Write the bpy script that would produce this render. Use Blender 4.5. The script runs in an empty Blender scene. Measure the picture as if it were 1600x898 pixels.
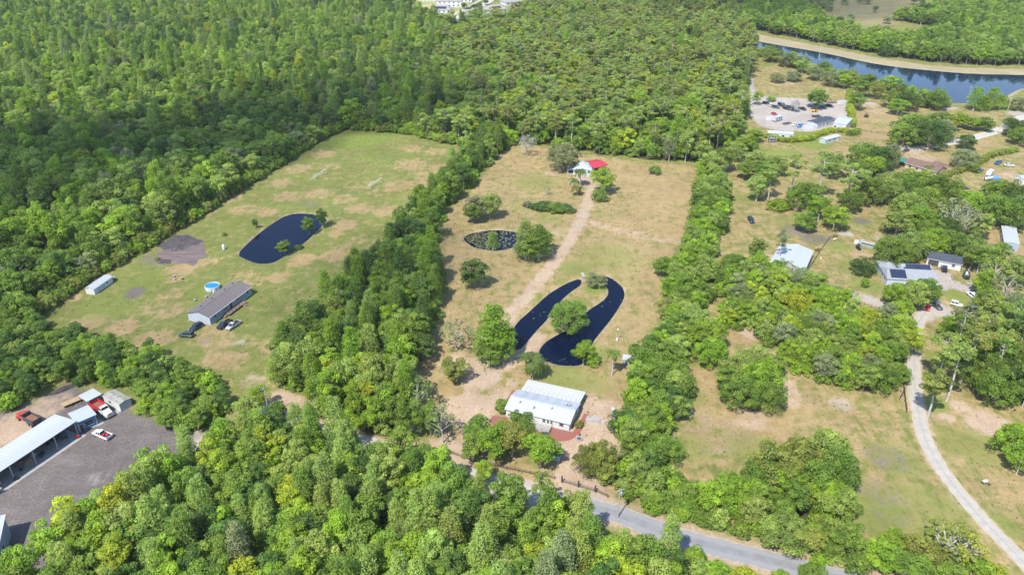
import bpy, math, random
import numpy as np
from mathutils import Vector, Matrix

# ------------------------------------------------------------------ camera, sky, sun, exposure
SC = bpy.context.scene
COL = SC.collection
CAM_H, PITCH, FPX = 130.0, math.radians(28.3), 1232.0
cam_data = bpy.data.cameras.new('camera')
cam_data.sensor_width = 36.0
cam_data.lens = FPX / 1600.0 * 36.0
cam_data.clip_start = 1.0
cam_data.clip_end = 20000.0
cam = bpy.data.objects.new('camera', cam_data)
cam.location = (0, 0, CAM_H)
cam.rotation_euler = (math.pi / 2 - PITCH, 0, 0)
COL.objects.link(cam)
SC.camera = cam

SUN_ELEV, SUN_AZ = math.radians(54), math.radians(180 + 31)     # azimuth clockwise from +Y
world = bpy.data.worlds.new('World')
SC.world = world
world.use_nodes = True
wn = world.node_tree
bg = wn.nodes['Background']
sky = wn.nodes.new('ShaderNodeTexSky')
sky.sky_type = 'NISHITA'
sky.sun_disc = False
sky.sun_elevation = SUN_ELEV
sky.sun_rotation = SUN_AZ
sky.altitude = 50
sky.dust_density = 0.25
sky.ozone_density = 2.5
wn.links.new(sky.outputs[0], bg.inputs[0])
bg.inputs[1].default_value = 0.15
sun_data = bpy.data.lights.new('sun', 'SUN')
sun_data.energy = 4.1
sun_data.angle = math.radians(0.5)
sun_data.color = (1.0, 0.955, 0.88)
sun = bpy.data.objects.new('sun', sun_data)
S_DIR = Vector((math.sin(SUN_AZ) * math.cos(SUN_ELEV), math.cos(SUN_AZ) * math.cos(SUN_ELEV), math.sin(SUN_ELEV)))
sun.rotation_euler = S_DIR.to_track_quat('Z', 'Y').to_euler()
sun.location = (0, 0, 300)
COL.objects.link(sun)
SC.view_settings.view_transform = 'Standard'
SC.view_settings.look = 'None'
SC.view_settings.exposure = 1.15
SC.view_settings.gamma = 1.0
SC.cycles.max_bounces = 6
SC.cycles.diffuse_bounces = 3
SC.cycles.glossy_bounces = 3
SC.cycles.transmission_bounces = 4
SC.cycles.volume_bounces = 1
SC.cycles.transparent_max_bounces = 6
SC.cycles.caustics_reflective = False
SC.cycles.caustics_refractive = False

# ------------------------------------------------------------------ surveying helpers: photo point -> place on the ground
CT, ST = math.cos(PITCH), math.sin(PITCH)
def P(px, py, h=0.0):
    x, y = (px - 800) / FPX, (py - 449) / FPX
    d = (CAM_H - h) / (ST + y * CT)
    return (x * d, (CT - y * ST) * d)
def PV(px, py, h=0.0, z=None):
    a = P(px, py, h)
    return Vector((a[0], a[1], h if z is None else z))
def PIX(x, y, z=0.0):
    zc = y * CT + (CAM_H - z) * ST
    return (800 + FPX * x / zc, 449 + FPX * ((CAM_H - z) * CT - y * ST) / zc)
def PL(pts):
    return [P(*p) for p in pts]
def inside(poly, X, Y):
    X, Y = np.asarray(X, float), np.asarray(Y, float)
    r = np.zeros(X.shape, bool)
    n = len(poly)
    for i in range(n):
        x0, y0 = poly[i]; x1, y1 = poly[(i + 1) % n]
        if y0 == y1: continue
        c = ((y0 > Y) != (y1 > Y)) & (X < (x1 - x0) * (Y - y0) / (y1 - y0) + x0)
        r ^= c
    return r
def segdist(pts, X, Y, closed=False):
    D = np.full(X.shape, 1e9)
    n = len(pts)
    for i in range(n if closed else n - 1):
        x0, y0 = pts[i]; x1, y1 = pts[(i + 1) % n]
        dx, dy = x1 - x0, y1 - y0
        t = np.clip(((X - x0) * dx + (Y - y0) * dy) / (dx * dx + dy * dy + 1e-9), 0, 1)
        D = np.minimum(D, np.hypot(X - x0 - t * dx, Y - y0 - t * dy))
    return D
def sdist(poly, X, Y):                      # > 0 inside
    d = segdist(poly, X, Y, True)
    return np.where(inside(poly, X, Y), d, -d)
def smooth(pts, closed=True, it=2):         # Chaikin corner cutting
    for _ in range(it):
        q = []
        n = len(pts)
        for i in range(n if closed else n - 1):
            a, b = pts[i], pts[(i + 1) % n]
            q.append((a[0] * .75 + b[0] * .25, a[1] * .75 + b[1] * .25))
            q.append((a[0] * .25 + b[0] * .75, a[1] * .25 + b[1] * .75))
        if not closed: q = [pts[0]] + q + [pts[-1]]
        pts = q
    return pts
def sstep(a, b, v):
    t = np.clip((v - a) / (b - a), 0, 1)
    return t * t * (3 - 2 * t)

# ------------------------------------------------------------------ object helpers
def tag(o, label=None, cat=None, group=None, kind=None):
    if label: o['label'] = label
    if cat: o['category'] = cat
    if group: o['group'] = group
    if kind: o['kind'] = kind
    return o
def empty(name, loc=(0, 0, 0), rz=0.0, label=None, cat=None, group=None):
    o = bpy.data.objects.new(name, None)
    o.empty_display_size = 0.5
    o.location = loc if len(loc) == 3 else (loc[0], loc[1], 0)
    o.rotation_euler = (0, 0, rz)
    COL.objects.link(o)
    return tag(o, label, cat, group)
def ang(a, b):
    return math.atan2(b[1] - a[1], b[0] - a[0])
class MB:
    def __init__(s): s.v = []; s.f = []; s.m = []; s.mi = 0
    def add(s, vs, fs):
        o = len(s.v)
        s.v += [tuple(v) for v in vs]
        s.f += [tuple(i + o for i in f) for f in fs]
        s.m += [s.mi] * len(fs)
        return s
    def hexa(s, b, t):                       # 4 bottom and 4 top corners, counter-clockwise
        return s.add(list(b) + list(t), [(3, 2, 1, 0), (4, 5, 6, 7), (0, 1, 5, 4), (1, 2, 6, 5), (2, 3, 7, 6), (3, 0, 4, 7)])
    def box(s, x0, x1, y0, y1, z0, z1, tx=0.0, ty=0.0):
        b = [(x0, y0, z0), (x1, y0, z0), (x1, y1, z0), (x0, y1, z0)]
        t = [(x0 + tx, y0 + ty, z1), (x1 - tx, y0 + ty, z1), (x1 - tx, y1 - ty, z1), (x0 + tx, y1 - ty, z1)]
        return s.hexa(b, t)
    def slab(s, quad, th):                   # quad of 3-d points, thickened downward
        q = [Vector(p) for p in quad]
        return s.hexa([p - Vector((0, 0, th)) for p in q], q)
    def prism(s, prof, y0, y1):              # profile of (x, z), extruded along y
        n = len(prof)
        vs = [(x, y0, z) for x, z in prof] + [(x, y1, z) for x, z in prof]
        fs = [tuple(range(n)), tuple(range(2 * n - 1, n - 1, -1))]
        fs += [((i + 1) % n, i, i + n, (i + 1) % n + n) for i in range(n)]
        return s.add(vs, fs)
    def prismx(s, prof, x0, x1):             # profile of (y, z), extruded along x
        n = len(prof)
        vs = [(x0, y, z) for y, z in prof] + [(x1, y, z) for y, z in prof]
        fs = [tuple(range(n - 1, -1, -1)), tuple(range(n, 2 * n))]
        fs += [(i, (i + 1) % n, (i + 1) % n + n, i + n) for i in range(n)]
        return s.add(vs, fs)
    def prismz(s, poly, z0, z1):
        n = len(poly)
        vs = [(x, y, z0) for x, y in poly] + [(x, y, z1) for x, y in poly]
        fs = [tuple(range(n - 1, -1, -1)), tuple(range(n, 2 * n))]
        fs += [(i, (i + 1) % n, (i + 1) % n + n, i + n) for i in range(n)]
        return s.add(vs, fs)
    def tube(s, pts, rad, n=6, caps=True):
        pts = [Vector(p) for p in pts]
        if not hasattr(rad, '__len__'): rad = [rad] * len(pts)
        o = len(s.v); vs = []; fs = []
        for i, p in enumerate(pts):
            d = (pts[min(i + 1, len(pts) - 1)] - pts[max(i - 1, 0)]).normalized()
            u = d.cross(Vector((0, 0, 1)) if abs(d.z) < .9 else Vector((1, 0, 0))).normalized()
            w = d.cross(u)
            for k in range(n):
                a = 2 * math.pi * k / n
                vs.append(p + (u * math.cos(a) + w * math.sin(a)) * rad[i])
        for i in range(len(pts) - 1):
            for k in range(n):
                fs.append((i * n + k, i * n + (k + 1) % n, (i + 1) * n + (k + 1) % n, (i + 1) * n + k))
        if caps:
            fs.append(tuple(range(n - 1, -1, -1))); e = (len(pts) - 1) * n
            fs.append(tuple(range(e, e + n)))
        return s.add(vs, fs)
    def lathe(s, prof, n=16, c=(0, 0)):      # profile of (r, z)
        vs = [(c[0] + r * math.cos(2 * math.pi * k / n), c[1] + r * math.sin(2 * math.pi * k / n), z) for r, z in prof for k in range(n)]
        fs = [(i * n + k, i * n + (k + 1) % n, (i + 1) * n + (k + 1) % n, (i + 1) * n + k) for i in range(len(prof) - 1) for k in range(n)]
        fs.append(tuple(range(n - 1, -1, -1))); e = (len(prof) - 1) * n
        fs.append(tuple(range(e, e + n)))
        return s.add(vs, fs)
    def wheel(s, x, y, z, r, w, n=14):       # disc with its axle along y
        vs = [(x + r * math.cos(2 * math.pi * k / n), y + q, z + r * math.sin(2 * math.pi * k / n)) for q in (-w / 2, w / 2) for k in range(n)]
        fs = [(k, n + k, n + (k + 1) % n, (k + 1) % n) for k in range(n)] + [tuple(range(n)), tuple(range(2 * n - 1, n - 1, -1))]
        return s.add(vs, fs)
    def loft(s, rings):
        n = len(rings[0]); vs = [p for r in rings for p in r]
        fs = [(i * n + k, i * n + (k + 1) % n, (i + 1) * n + (k + 1) % n, (i + 1) * n + k) for i in range(len(rings) - 1) for k in range(n)]
        fs.append(tuple(range(n - 1, -1, -1))); e = (len(rings) - 1) * n
        fs.append(tuple(range(e, e + n)))
        return s.add(vs, fs)
    def mesh(s, name, mats):
        me = bpy.data.meshes.new(name)
        me.from_pydata(s.v, [], s.f)
        for m in (mats if isinstance(mats, (list, tuple)) else [mats]): me.materials.append(m)
        if any(s.m): me.polygons.foreach_set('material_index', s.m)
        me.validate(); me.update()
        return me
    def build(s, name, mats, parent=None, smooth_it=False, loc=None):
        me = s.mesh(name, mats)
        if smooth_it: me.polygons.foreach_set('use_smooth', [True] * len(me.polygons))
        return link(name, me, parent, loc)
def link(name, me, parent=None, loc=None):
    o = bpy.data.objects.new(name, me)
    if parent: o.parent = parent
    if loc: o.location = loc
    COL.objects.link(o)
    return o
def kids(o): return list(o.children)
def copy_tree(o, parent=None):
    c = o.copy(); COL.objects.link(c)
    if parent: c.parent = parent
    for ch in kids(o): copy_tree(ch, c)
    return c

# ------------------------------------------------------------------ materials
def hexc(c): return c if len(c) == 4 else (*c, 1)
def mat(name, c, rough=.6, c2=None, scale=1.5, metal=0.0, bump=0.0, spec=.4, stretch=None, lo=.35, hi=.65, detail=4):
    m = bpy.data.materials.new(name); m.use_nodes = True
    nt = m.node_tree; b = nt.nodes['Principled BSDF']
    b.inputs['Roughness'].default_value = rough
    b.inputs['Metallic'].default_value = metal
    b.inputs['Specular IOR Level'].default_value = spec
    if c2 is None: c2 = tuple(v * .78 for v in c[:3])
    tc = nt.nodes.new('ShaderNodeTexCoord'); mp = nt.nodes.new('ShaderNodeMapping')
    if stretch: mp.inputs['Scale'].default_value = stretch
    ns = nt.nodes.new('ShaderNodeTexNoise'); ns.inputs['Scale'].default_value = scale; ns.inputs['Detail'].default_value = detail
    mr = nt.nodes.new('ShaderNodeMapRange'); mr.inputs['From Min'].default_value = lo; mr.inputs['From Max'].default_value = hi
    mx = nt.nodes.new('ShaderNodeMix'); mx.data_type = 'RGBA'
    mx.inputs['A'].default_value = hexc(c); mx.inputs['B'].default_value = hexc(c2)
    L = nt.links.new
    L(tc.outputs['Object'], mp.inputs[0]); L(mp.outputs[0], ns.inputs['Vector']); L(ns.outputs[0], mr.inputs[0])
    L(mr.outputs[0], mx.inputs['Factor']); L(mx.outputs['Result'], b.inputs['Base Color'])
    if bump:
        bp = nt.nodes.new('ShaderNodeBump'); bp.inputs['Strength'].default_value = bump; bp.inputs['Distance'].default_value = .05
        L(ns.outputs[0], bp.inputs['Height']); L(bp.outputs[0], b.inputs['Normal'])
    return m
M = {}
M['white_metal'] = mat('white_metal_roof', (.325, .342, .36), .45, (.24, .255, .27), .55, .0, stretch=(3, .22, 1), lo=.4, hi=.78, detail=6)
M['worn_metal'] = mat('worn_white_metal', (.40, .405, .40), .5, (.215, .205, .19), .8, .0, stretch=(4, .25, 1), lo=.44, hi=.72, detail=6)
M['grey_or_shade_metal'] = mat('grey_or_shade_metal_roof', (.31, .335, .365), .42, (.26, .285, .315), .6, .0, stretch=(2, .3, 1))  # grey workshop roof, and the white house's back slope with shade painted in
M['blue_metal'] = mat('pale_blue_metal_roof', (0.335, 0.386, 0.446), .4, (0.268, 0.312, 0.372), .5)
M['red_roof'] = mat('red_metal_roof', (0.378, 0.031, 0.048), .45, (0.302, 0.021, 0.034), .6)
M['shingle'] = mat('grey_brown_shingle', (0.138, 0.116, 0.112), .9, (0.099, 0.086, 0.086), 3.0, bump=.3)
M['brown_shingle'] = mat('brown_shingle', (.15, .09, .07), .9, (.105, .065, .055), 2.5, bump=.3)
M['dark_shingle'] = mat('dark_blue_shingle', (.045, .055, .075), .85, (.03, .037, .052), 2.0, bump=.3)
M['grey_shingle'] = mat('grey_shingle', (0.216, 0.230, 0.245), .9, (0.173, 0.180, 0.194), 2.0, bump=.3)
M['tan_shingle'] = mat('tan_grey_shingle', (0.238, 0.216, 0.202), .9, (0.194, 0.176, 0.166), .7, bump=.2)
M['moss_shingle'] = mat('weathered_grey_shingle', (.26, .25, .22), .9, (.17, .165, .13), 1.2, bump=.3)
M['white_wall'] = mat('white_siding', (0.490, 0.490, 0.478), .6, (0.439, 0.439, 0.426), 1.0)
M['bluegrey_wall'] = mat('blue_grey_siding', (0.250, 0.295, 0.349), .6, (0.219, 0.262, 0.310), 1.0)
M['pale_wall'] = mat('pale_siding', (0.380, 0.405, 0.442), .6, (0.337, 0.368, 0.405), 1.0)
M['blue_wall'] = mat('blue_siding', (.035, .16, .30), .55, (.03, .13, .25), 1.0)
M['green_pale'] = mat('pale_green_siding', (0.350, 0.420, 0.406), .6, (0.294, 0.364, 0.350), 1.0)
M['grey_wall'] = mat('grey_siding', (.26, .31, .36), .6, (.22, .26, .3), 1.0)
M['tan_wall'] = mat('tan_brick_wall', (.42, .33, .25), .8, (.34, .26, .2), 2.0)
M['trim'] = mat('white_trim', (0.512, 0.512, 0.499), .5)
M['glass'] = mat('dark_window_glass', (.012, .016, .022), .08, (.02, .026, .034), 1.0, spec=.6)
M['solar'] = mat('solar_panel', (.014, .02, .045), .25, (.02, .026, .055), 2.0, spec=.5)
M['wood'] = mat('weathered_wood', (0.206, 0.142, 0.095), .85, (0.138, 0.099, 0.073), 3.0, stretch=(1, 6, 6))
M['greywood'] = mat('grey_deck_wood', (.33, .31, .29), .85, (.24, .23, .21), 2.5)
M['tanwood'] = mat('tan_plywood', (0.344, 0.241, 0.138), .8, (0.258, 0.172, 0.095), 2.0)
M['blackwood'] = mat('dark_stained_wood', (.045, .042, .04), .8, (.03, .028, .027), 2.0)
M['postwood'] = mat('pale_pole_wood', (.36, .32, .28), .85, (.27, .24, .2), 2.0)
M['concrete'] = mat('pale_concrete', (0.272, 0.266, 0.254), .9, (0.210, 0.204, 0.192), .8, bump=.1)
M['brickred'] = mat('red_brick_paving', (0.224, 0.080, 0.059), .9, (0.176, 0.064, 0.048), 6.0, bump=.3)
M['tyre'] = mat('black_rubber', (.02, .02, .02), .85)
M['rim'] = mat('silver_rim', (.55, .55, .56), .3, metal=.8)
M['steel'] = mat('grey_steel', (.35, .36, .37), .45, metal=.4)
M['darksteel'] = mat('dark_steel', (.06, .06, .065), .5)
M['black'] = mat('black_plastic', (.02, .02, .022), .5)
M['lamp'] = mat('clear_lamp', (.75, .75, .72), .15)
M['redlamp'] = mat('red_lamp', (.35, .02, .02), .2)
M['white_gel'] = mat('white_fibreglass', (0.520, 0.526, 0.534), .3, (0.480, 0.486, 0.493), .6)
M['cream_gel'] = mat('cream_fibreglass', (0.374, 0.323, 0.245), .4, (0.323, 0.277, 0.213), .8)
M['pool_blue'] = mat('pool_liner_water', (.008, .12, .46), .06, (.015, .20, .60), 1.2, spec=.5)
M['tarp_blue'] = mat('blue_tarp', (0.086, 0.224, 0.533), .55, (0.060, 0.163, 0.413), 1.2, bump=.4)
M['tarp_green'] = mat('green_tarp', (.02, .17, .16), .6, (.015, .12, .115), 1.2, bump=.4)
M['orange'] = mat('red_orange_paint', (.40, .04, .022), .5)
M['yellow'] = mat('yellow_paint', (.62, .33, .04), .5)
M['red'] = mat('red_paint', (.50, .012, .025), .35, (.42, .012, .02), 1.0)
M['rust'] = mat('rusty_steel', (.22, .09, .05), .8, (.14, .07, .045), 1.6)
M['rope_net'] = mat('white_net', (0.560, 0.560, 0.544), .8)
M['animal_tan'] = mat('tan_coat', (.48, .34, .18), .9, (.6, .48, .3), 3.0)
M['animal_dark'] = mat('dark_brown_coat', (.05, .03, .022), .9, (.07, .04, .03), 3.0)
M['bark'] = mat('grey_bark', (.20, .165, .13), .95, (.13, .105, .085), 3.0, bump=.6)
M['palebark'] = mat('pale_grey_bark', (.40, .37, .33), .95, (.27, .245, .22), 3.0, bump=.5)
M['deadbark'] = mat('dead_grey_branches', (.36, .33, .30), .95, (.25, .23, .21), 3.0)
M['mulch'] = mat('dark_mulch', (.035, .03, .033), .95, (.055, .045, .046), 1.0, bump=.8)
PAINTS = {}
def paint(name, c):
    if name not in PAINTS:
        m = mat(name + '_car_paint', c, .3, tuple(v * .9 for v in c), 1.0, spec=.5)
        m.node_tree.nodes['Principled BSDF'].inputs['Coat Weight'].default_value = .5
        PAINTS[name] = m
    return PAINTS[name]

def leaf_material():
    m = bpy.data.materials.new('leaves'); m.use_nodes = True
    nt = m.node_tree; L = nt.links.new; b = nt.nodes['Principled BSDF']; out = nt.nodes['Material Output']
    at = nt.nodes.new('ShaderNodeAttribute'); at.attribute_type = 'INSTANCER'; at.attribute_name = 'tint'
    lv = nt.nodes.new('ShaderNodeAttribute'); lv.attribute_name = 'leafvar'
    hv = nt.nodes.new('ShaderNodeHueSaturation')
    mh = nt.nodes.new('ShaderNodeMapRange'); mh.inputs['From Min'].default_value = .5; mh.inputs['From Max'].default_value = 1.5
    mh.inputs['To Min'].default_value = .512; mh.inputs['To Max'].default_value = .490
    L(at.outputs['Color'], hv.inputs['Color']); L(lv.outputs['Fac'], hv.inputs['Value']); L(lv.outputs['Fac'], mh.inputs[0]); L(mh.outputs[0], hv.inputs['Hue'])
    L(hv.outputs[0], b.inputs['Base Color'])
    b.inputs['Roughness'].default_value = .55; b.inputs['Specular IOR Level'].default_value = .25
    tr = nt.nodes.new('ShaderNodeBsdfTranslucent'); L(hv.outputs[0], tr.inputs[0])
    mx = nt.nodes.new('ShaderNodeMixShader'); mx.inputs[0].default_value = .45
    L(b.outputs[0], mx.inputs[1]); L(tr.outputs[0], mx.inputs[2]); L(mx.outputs[0], out.inputs['Surface'])
    return m
M['leaf'] = leaf_material()

def water_material(name, c):
    m = bpy.data.materials.new(name); m.use_nodes = True
    nt = m.node_tree; b = nt.nodes['Principled BSDF']
    b.inputs['Base Color'].default_value = hexc(c)
    b.inputs['Roughness'].default_value = .06
    b.inputs['IOR'].default_value = 1.33; b.inputs['Specular IOR Level'].default_value = .15
    tc = nt.nodes.new('ShaderNodeTexCoord')
    ns = nt.nodes.new('ShaderNodeTexNoise'); ns.inputs['Scale'].default_value = .9; ns.inputs['Detail'].default_value = 3
    bp = nt.nodes.new('ShaderNodeBump'); bp.inputs['Strength'].default_value = .12; bp.inputs['Distance'].default_value = .04
    nt.links.new(tc.outputs['Object'], ns.inputs['Vector']); nt.links.new(ns.outputs[0], bp.inputs['Height']); nt.links.new(bp.outputs[0], b.inputs['Normal'])
    return m
M['water'] = water_material('pond_water', (.001, .0042, .017))
M['canal'] = water_material('canal_water', (.002, .010, .034))
# ------------------------------------------------------------------ layout of the land (surveyed from the photograph)
POND_LEFT = smooth(PL([(367.5, 397), (385, 405), (400, 411), (425, 411), (445, 400), (475, 380), (500, 357), (511, 345), (510, 338), (492, 333), (465, 331), (445, 335), (425, 347), (407, 360), (388, 376)]), True, 1)
POND_LILY = smooth(PL([(721.7, 371), (729, 365), (743.4, 361), (772, 357), (801, 359.5), (818, 364), (816, 378), (801, 386.4), (781, 391), (758, 389), (740.5, 386), (729, 378.5)]))
POND_WEST = smooth(PL([(909, 432), (895, 436), (881.5, 441.7), (854, 458), (829, 482), (802, 505), (797, 527), (806, 552), (822, 537), (839, 515.8), (858, 496.7), (879.4, 466), (898.5, 451), (911, 443)]))
POND_EAST = smooth(PL([(915, 431), (930, 428), (946, 428), (964, 437), (976.7, 450), (978, 463), (968.3, 480), (955.6, 499), (936.5, 522), (926, 536), (922, 560), (908, 570), (894, 571), (868.8, 569), (849.8, 562.3), (840.3, 552), (841.3, 543), (852, 530.6), (868.8, 521), (895, 508), (915, 484), (936.5, 471), (948, 461), (950, 451), (944, 443), (930, 440), (917, 440)]))
CANAL = smooth(PL([(1165, 60), (1200, 67), (1290, 82), (1350, 96), (1400, 104), (1450, 109), (1500, 113.5), (1560, 116), (1720, 117), (1720, 131), (1602, 136), (1586, 142), (1570, 152), (1520, 163), (1470, 158), (1420, 141), (1388, 130), (1345, 119), (1290, 104), (1215, 84), (1170, 70)]))
LAKE = PL([(980, 4), (1000, 14), (1012, 12), (1020, -4), (970, -4)])
PONDS = [POND_LEFT, POND_LILY, POND_WEST, POND_EAST, CANAL]
FIELD_LEFT = PL([(40, 500), (130, 447), (230, 388), (300, 347), (400, 284), (500, 222), (540, 203), (640, 213), (722, 230), (690, 262), (650, 300), (612, 345), (575, 395), (535, 430), (495, 480), (470, 515), (440, 540), (412, 570), (400, 610), (365, 600), (350, 588), (250, 548), (130, 515), (60, 503)])
FIELD_MID = PL([(800, 225), (870, 236), (960, 247), (1010, 256), (1060, 257), (1088, 262), (1082, 300), (1075, 340), (1055, 380), (1045, 430), (1040, 480), (1010, 530), (985, 590), (975, 640), (960, 690), (955, 740), (965, 785), (900, 770), (820, 742), (740, 730), (690, 700), (650, 640), (640, 590), (660, 555), (690, 500), (697, 440), (685, 385), (700, 330), (745, 290), (770, 255)])
YARD = PL([(-200, 640), (0, 640), (60, 625), (100, 600), (130, 610), (200, 640), (310, 680), (330, 697), (250, 740), (205, 790), (150, 840), (90, 890), (60, 960), (-250, 960)])
SUBURB = PL([(652, 20), (668, -2), (690, -40), (850, -40), (835, 4), (795, 22), (770, 34), (700, 34)])
BANK = PL([(1150, 45), (1200, 57), (1290, 74), (1380, 92), (1450, 102), (1520, 107), (1720, 108), (1720, 117), (1500, 114), (1400, 106), (1290, 84), (1200, 69), (1150, 60)])
MARSH = PL([(1330, 44), (1400, 40), (1440, 20), (1440, -60), (1230, -60), (1235, 0), (1285, 28)])
STORAGE = smooth(PL([(1172, 112), (1168, 150), (1170, 178), (1182, 196), (1215, 205), (1275, 206), (1318, 196), (1330, 172), (1322, 158), (1290, 158), (1235, 152), (1195, 152), (1178, 140), (1176, 114)]))
RIGHT_LAND = PL([(1105, 275), (1110, 240), (1165, 200), (1178, 110), (1230, 95), (1300, 112), (1420, 150), (1500, 168), (1600, 150), (1750, 140), (1800, 500), (1800, 1000), (1350, 960), (1330, 885), (1240, 865), (1050, 800), (1050, 750), (1060, 640), (1080, 540), (1120, 400), (1128, 330)])
WOOD_MAIN = PL([(-260, 620), (-260, -34), (1185, -34), (1150, 40), (1178, 66), (1172, 108), (1164, 150), (1160, 205), (1108, 245), (1088, 258), (1060, 254), (1010, 253), (960, 244), (905, 238), (870, 232), (800, 222), (790, 232), (722, 227), (640, 210), (540, 199), (500, 216), (400, 278), (300, 340), (230, 381), (130, 438), (45, 494), (60, 506), (-60, 520)])
WOOD_BELT = PL([(738, 236), (714, 264), (680, 304), (648, 347), (608, 397), (565, 436), (518, 484), (486, 520), (452, 548), (420, 575), (420, 600), (455, 605), (500, 650), (560, 690), (625, 700), (640, 650), (632, 600), (652, 555), (680, 500), (688, 450), (676, 395), (692, 332), (735, 292), (765, 255), (796, 228)])
WOOD_FRONT = PL([(348, 712), (352, 700), (400, 690), (440, 668), (500, 685), (560, 708), (600, 722), (675, 750), (726, 782), (790, 812), (840, 838), (890, 850), (940, 864), (1000, 880), (1040, 890), (1070, 950), (1060, 1010), (-20, 1010), (30, 930), (72, 895), (132, 845), (190, 797), (258, 750)])
WOOD_HEDGE = PL([(-80, 520), (50, 512), (130, 528), (250, 566), (345, 606), (352, 640), (318, 682), (262, 676), (212, 634), (186, 612), (160, 604), (132, 603), (96, 600), (64, 616), (24, 640), (-80, 655)])
WOOD_STRIP = PL([(1096, 266), (1122, 276), (1134, 320), (1128, 365), (1110, 402), (1112, 440), (1100, 480), (1062, 560), (1060, 640), (1050, 700), (1046, 750), (1090, 770), (1150, 778), (1200, 810), (1170, 832), (1100, 815), (1040, 798), (985, 788), (968, 745), (974, 690), (984, 640), (996, 595), (1010, 560), (1042, 500), (1056, 440), (1066, 385), (1086, 340), (1092, 300)])
WOOD_RIGHT = PL([(1112, 425), (1180, 408), (1222, 432), (1275, 452), (1320, 480), (1340, 500), (1395, 512), (1420, 505), (1420, 560), (1405, 600), (1370, 618), (1300, 602), (1250, 588), (1232, 560), (1195, 545), (1185, 510), (1130, 520), (1125, 470)])
WOOD_LOW = PL([(1170, 772), (1200, 745), (1260, 740), (1325, 750), (1345, 790), (1330, 840), (1375, 880), (1400, 930), (1345, 920), (1310, 885), (1250, 868), (1190, 845), (1160, 810)])
WOOD_EAST = PL([(1480, 560), (1520, 520), (1600, 500), (1750, 500), (1750, 640), (1620, 650), (1560, 632), (1520, 605)])
WOOD_FAR = PL([(1185, -34), (1232, -10), (1240, 10), (1300, 44), (1345, 60), (1420, 66), (1500, 50), (1750, 40), (1750, 104), (1520, 103), (1450, 98), (1380, 88), (1290, 70), (1200, 53), (1150, 40)])
WOOD_TOP = PL([(1460, 18), (1480, -40), (1800, -40), (1800, 70), (1640, 62), (1560, 60), (1480, 48), (1400, 32)])
WOODS = [WOOD_MAIN, WOOD_BELT, WOOD_FRONT, WOOD_HEDGE, WOOD_STRIP, WOOD_RIGHT, WOOD_LOW, WOOD_EAST, WOOD_FAR, WOOD_TOP]
ROAD = smooth(PL([(412, 632), (430, 645), (470, 662), (560, 690), (640, 710), (690, 726), (735, 743), (776, 756), (830, 772), (880, 783), (930, 793), (975, 805), (1035, 830), (1075, 843), (1199, 874), (1300, 900), (1420, 930), (1600, 975)]), False)
DRIVE_EAST = smooth(PL([(1462, 470), (1445, 488), (1434, 505), (1429, 530), (1428, 560), (1429, 600), (1434, 640), (1443, 680), (1460, 715), (1482, 748), (1512, 785), (1545, 822), (1585, 862), (1640, 920)]), False)
DRIVE_MID = smooth(PL([(928, 262), (925, 295), (915, 325), (900, 358), (880, 392), (855, 425), (830, 455), (802, 484), (785, 510), (760, 545), (745, 575), (738, 605), (742, 640), (735, 680), (720, 715)]), False)
DRIVE_HOUSE = smooth(PL([(870, 690), (900, 720), (910, 745), (918, 790)]), False)
ROAD_NORTH = smooth(PL([(1620, 180), (1590, 184), (1565, 203), (1530, 213), (1490, 222), (1450, 230), (1420, 232), (1395, 225)]), False)

def blob_field(X, Y, blobs, k=1.0):
    W = np.zeros(X.shape)
    for px, py, r, w in blobs:
        cx, cy = P(px, py)
        sel = (np.abs(X - cx) < r * 2.2) & (np.abs(Y - cy) < r * 2.2)
        d = np.hypot(X[sel] - cx, Y[sel] - cy) / r
        W[sel] = np.maximum(W[sel], w * (1 - sstep(.45, 1.35, d)))
    return W

def axis(segs):
    out = [segs[0][0]]
    for a, b, st in segs:
        n = max(1, int(round((b - a) / st)))
        out += list(np.linspace(a, b, n + 1)[1:])
    return np.array(out)
GX = axis([(-4000, -1500, 250), (-1500, -600, 40), (-600, -300, 6), (-300, 330, 1.3), (330, 620, 3), (620, 1500, 40), (1500, 4000, 250)])
GY = axis([(-400, 30, 30), (30, 90, 3), (90, 470, 1.2), (470, 700, 2.5), (700, 1100, 8), (1100, 2000, 60), (2000, 9000, 350)])
X, Y = np.meshgrid(GX, GY)
Z = np.zeros(X.shape)
bank = np.zeros(X.shape)
for poly in PONDS:
    q = np.array(poly); lo, hi = q.min(0) - 12, q.max(0) + 12
    sel = (X > lo[0]) & (X < hi[0]) & (Y > lo[1]) & (Y < hi[1])
    d = sdist(poly, X[sel], Y[sel])
    wide = 5.0 if poly is CANAL else 1.0
    Z[sel] = np.minimum(Z[sel], -1.3 * sstep(-1.0, 2.6, d))
    bank[sel] = np.maximum(bank[sel], sstep(-1.3 * wide, 0, d))
WATER_Z = -.42
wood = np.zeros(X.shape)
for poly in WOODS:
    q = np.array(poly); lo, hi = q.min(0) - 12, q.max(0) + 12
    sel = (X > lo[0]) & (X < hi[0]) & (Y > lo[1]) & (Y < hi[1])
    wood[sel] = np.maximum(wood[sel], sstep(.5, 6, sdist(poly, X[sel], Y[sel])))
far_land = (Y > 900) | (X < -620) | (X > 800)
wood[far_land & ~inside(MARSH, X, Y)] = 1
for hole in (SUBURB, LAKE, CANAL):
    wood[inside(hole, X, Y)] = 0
fl, fm, rl = inside(FIELD_LEFT, X, Y), inside(FIELD_MID, X, Y), inside(RIGHT_LAND, X, Y)
dry = np.where(fm, .70, np.where(fl, .22, np.where(rl, .56, .3))).astype(float)
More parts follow.
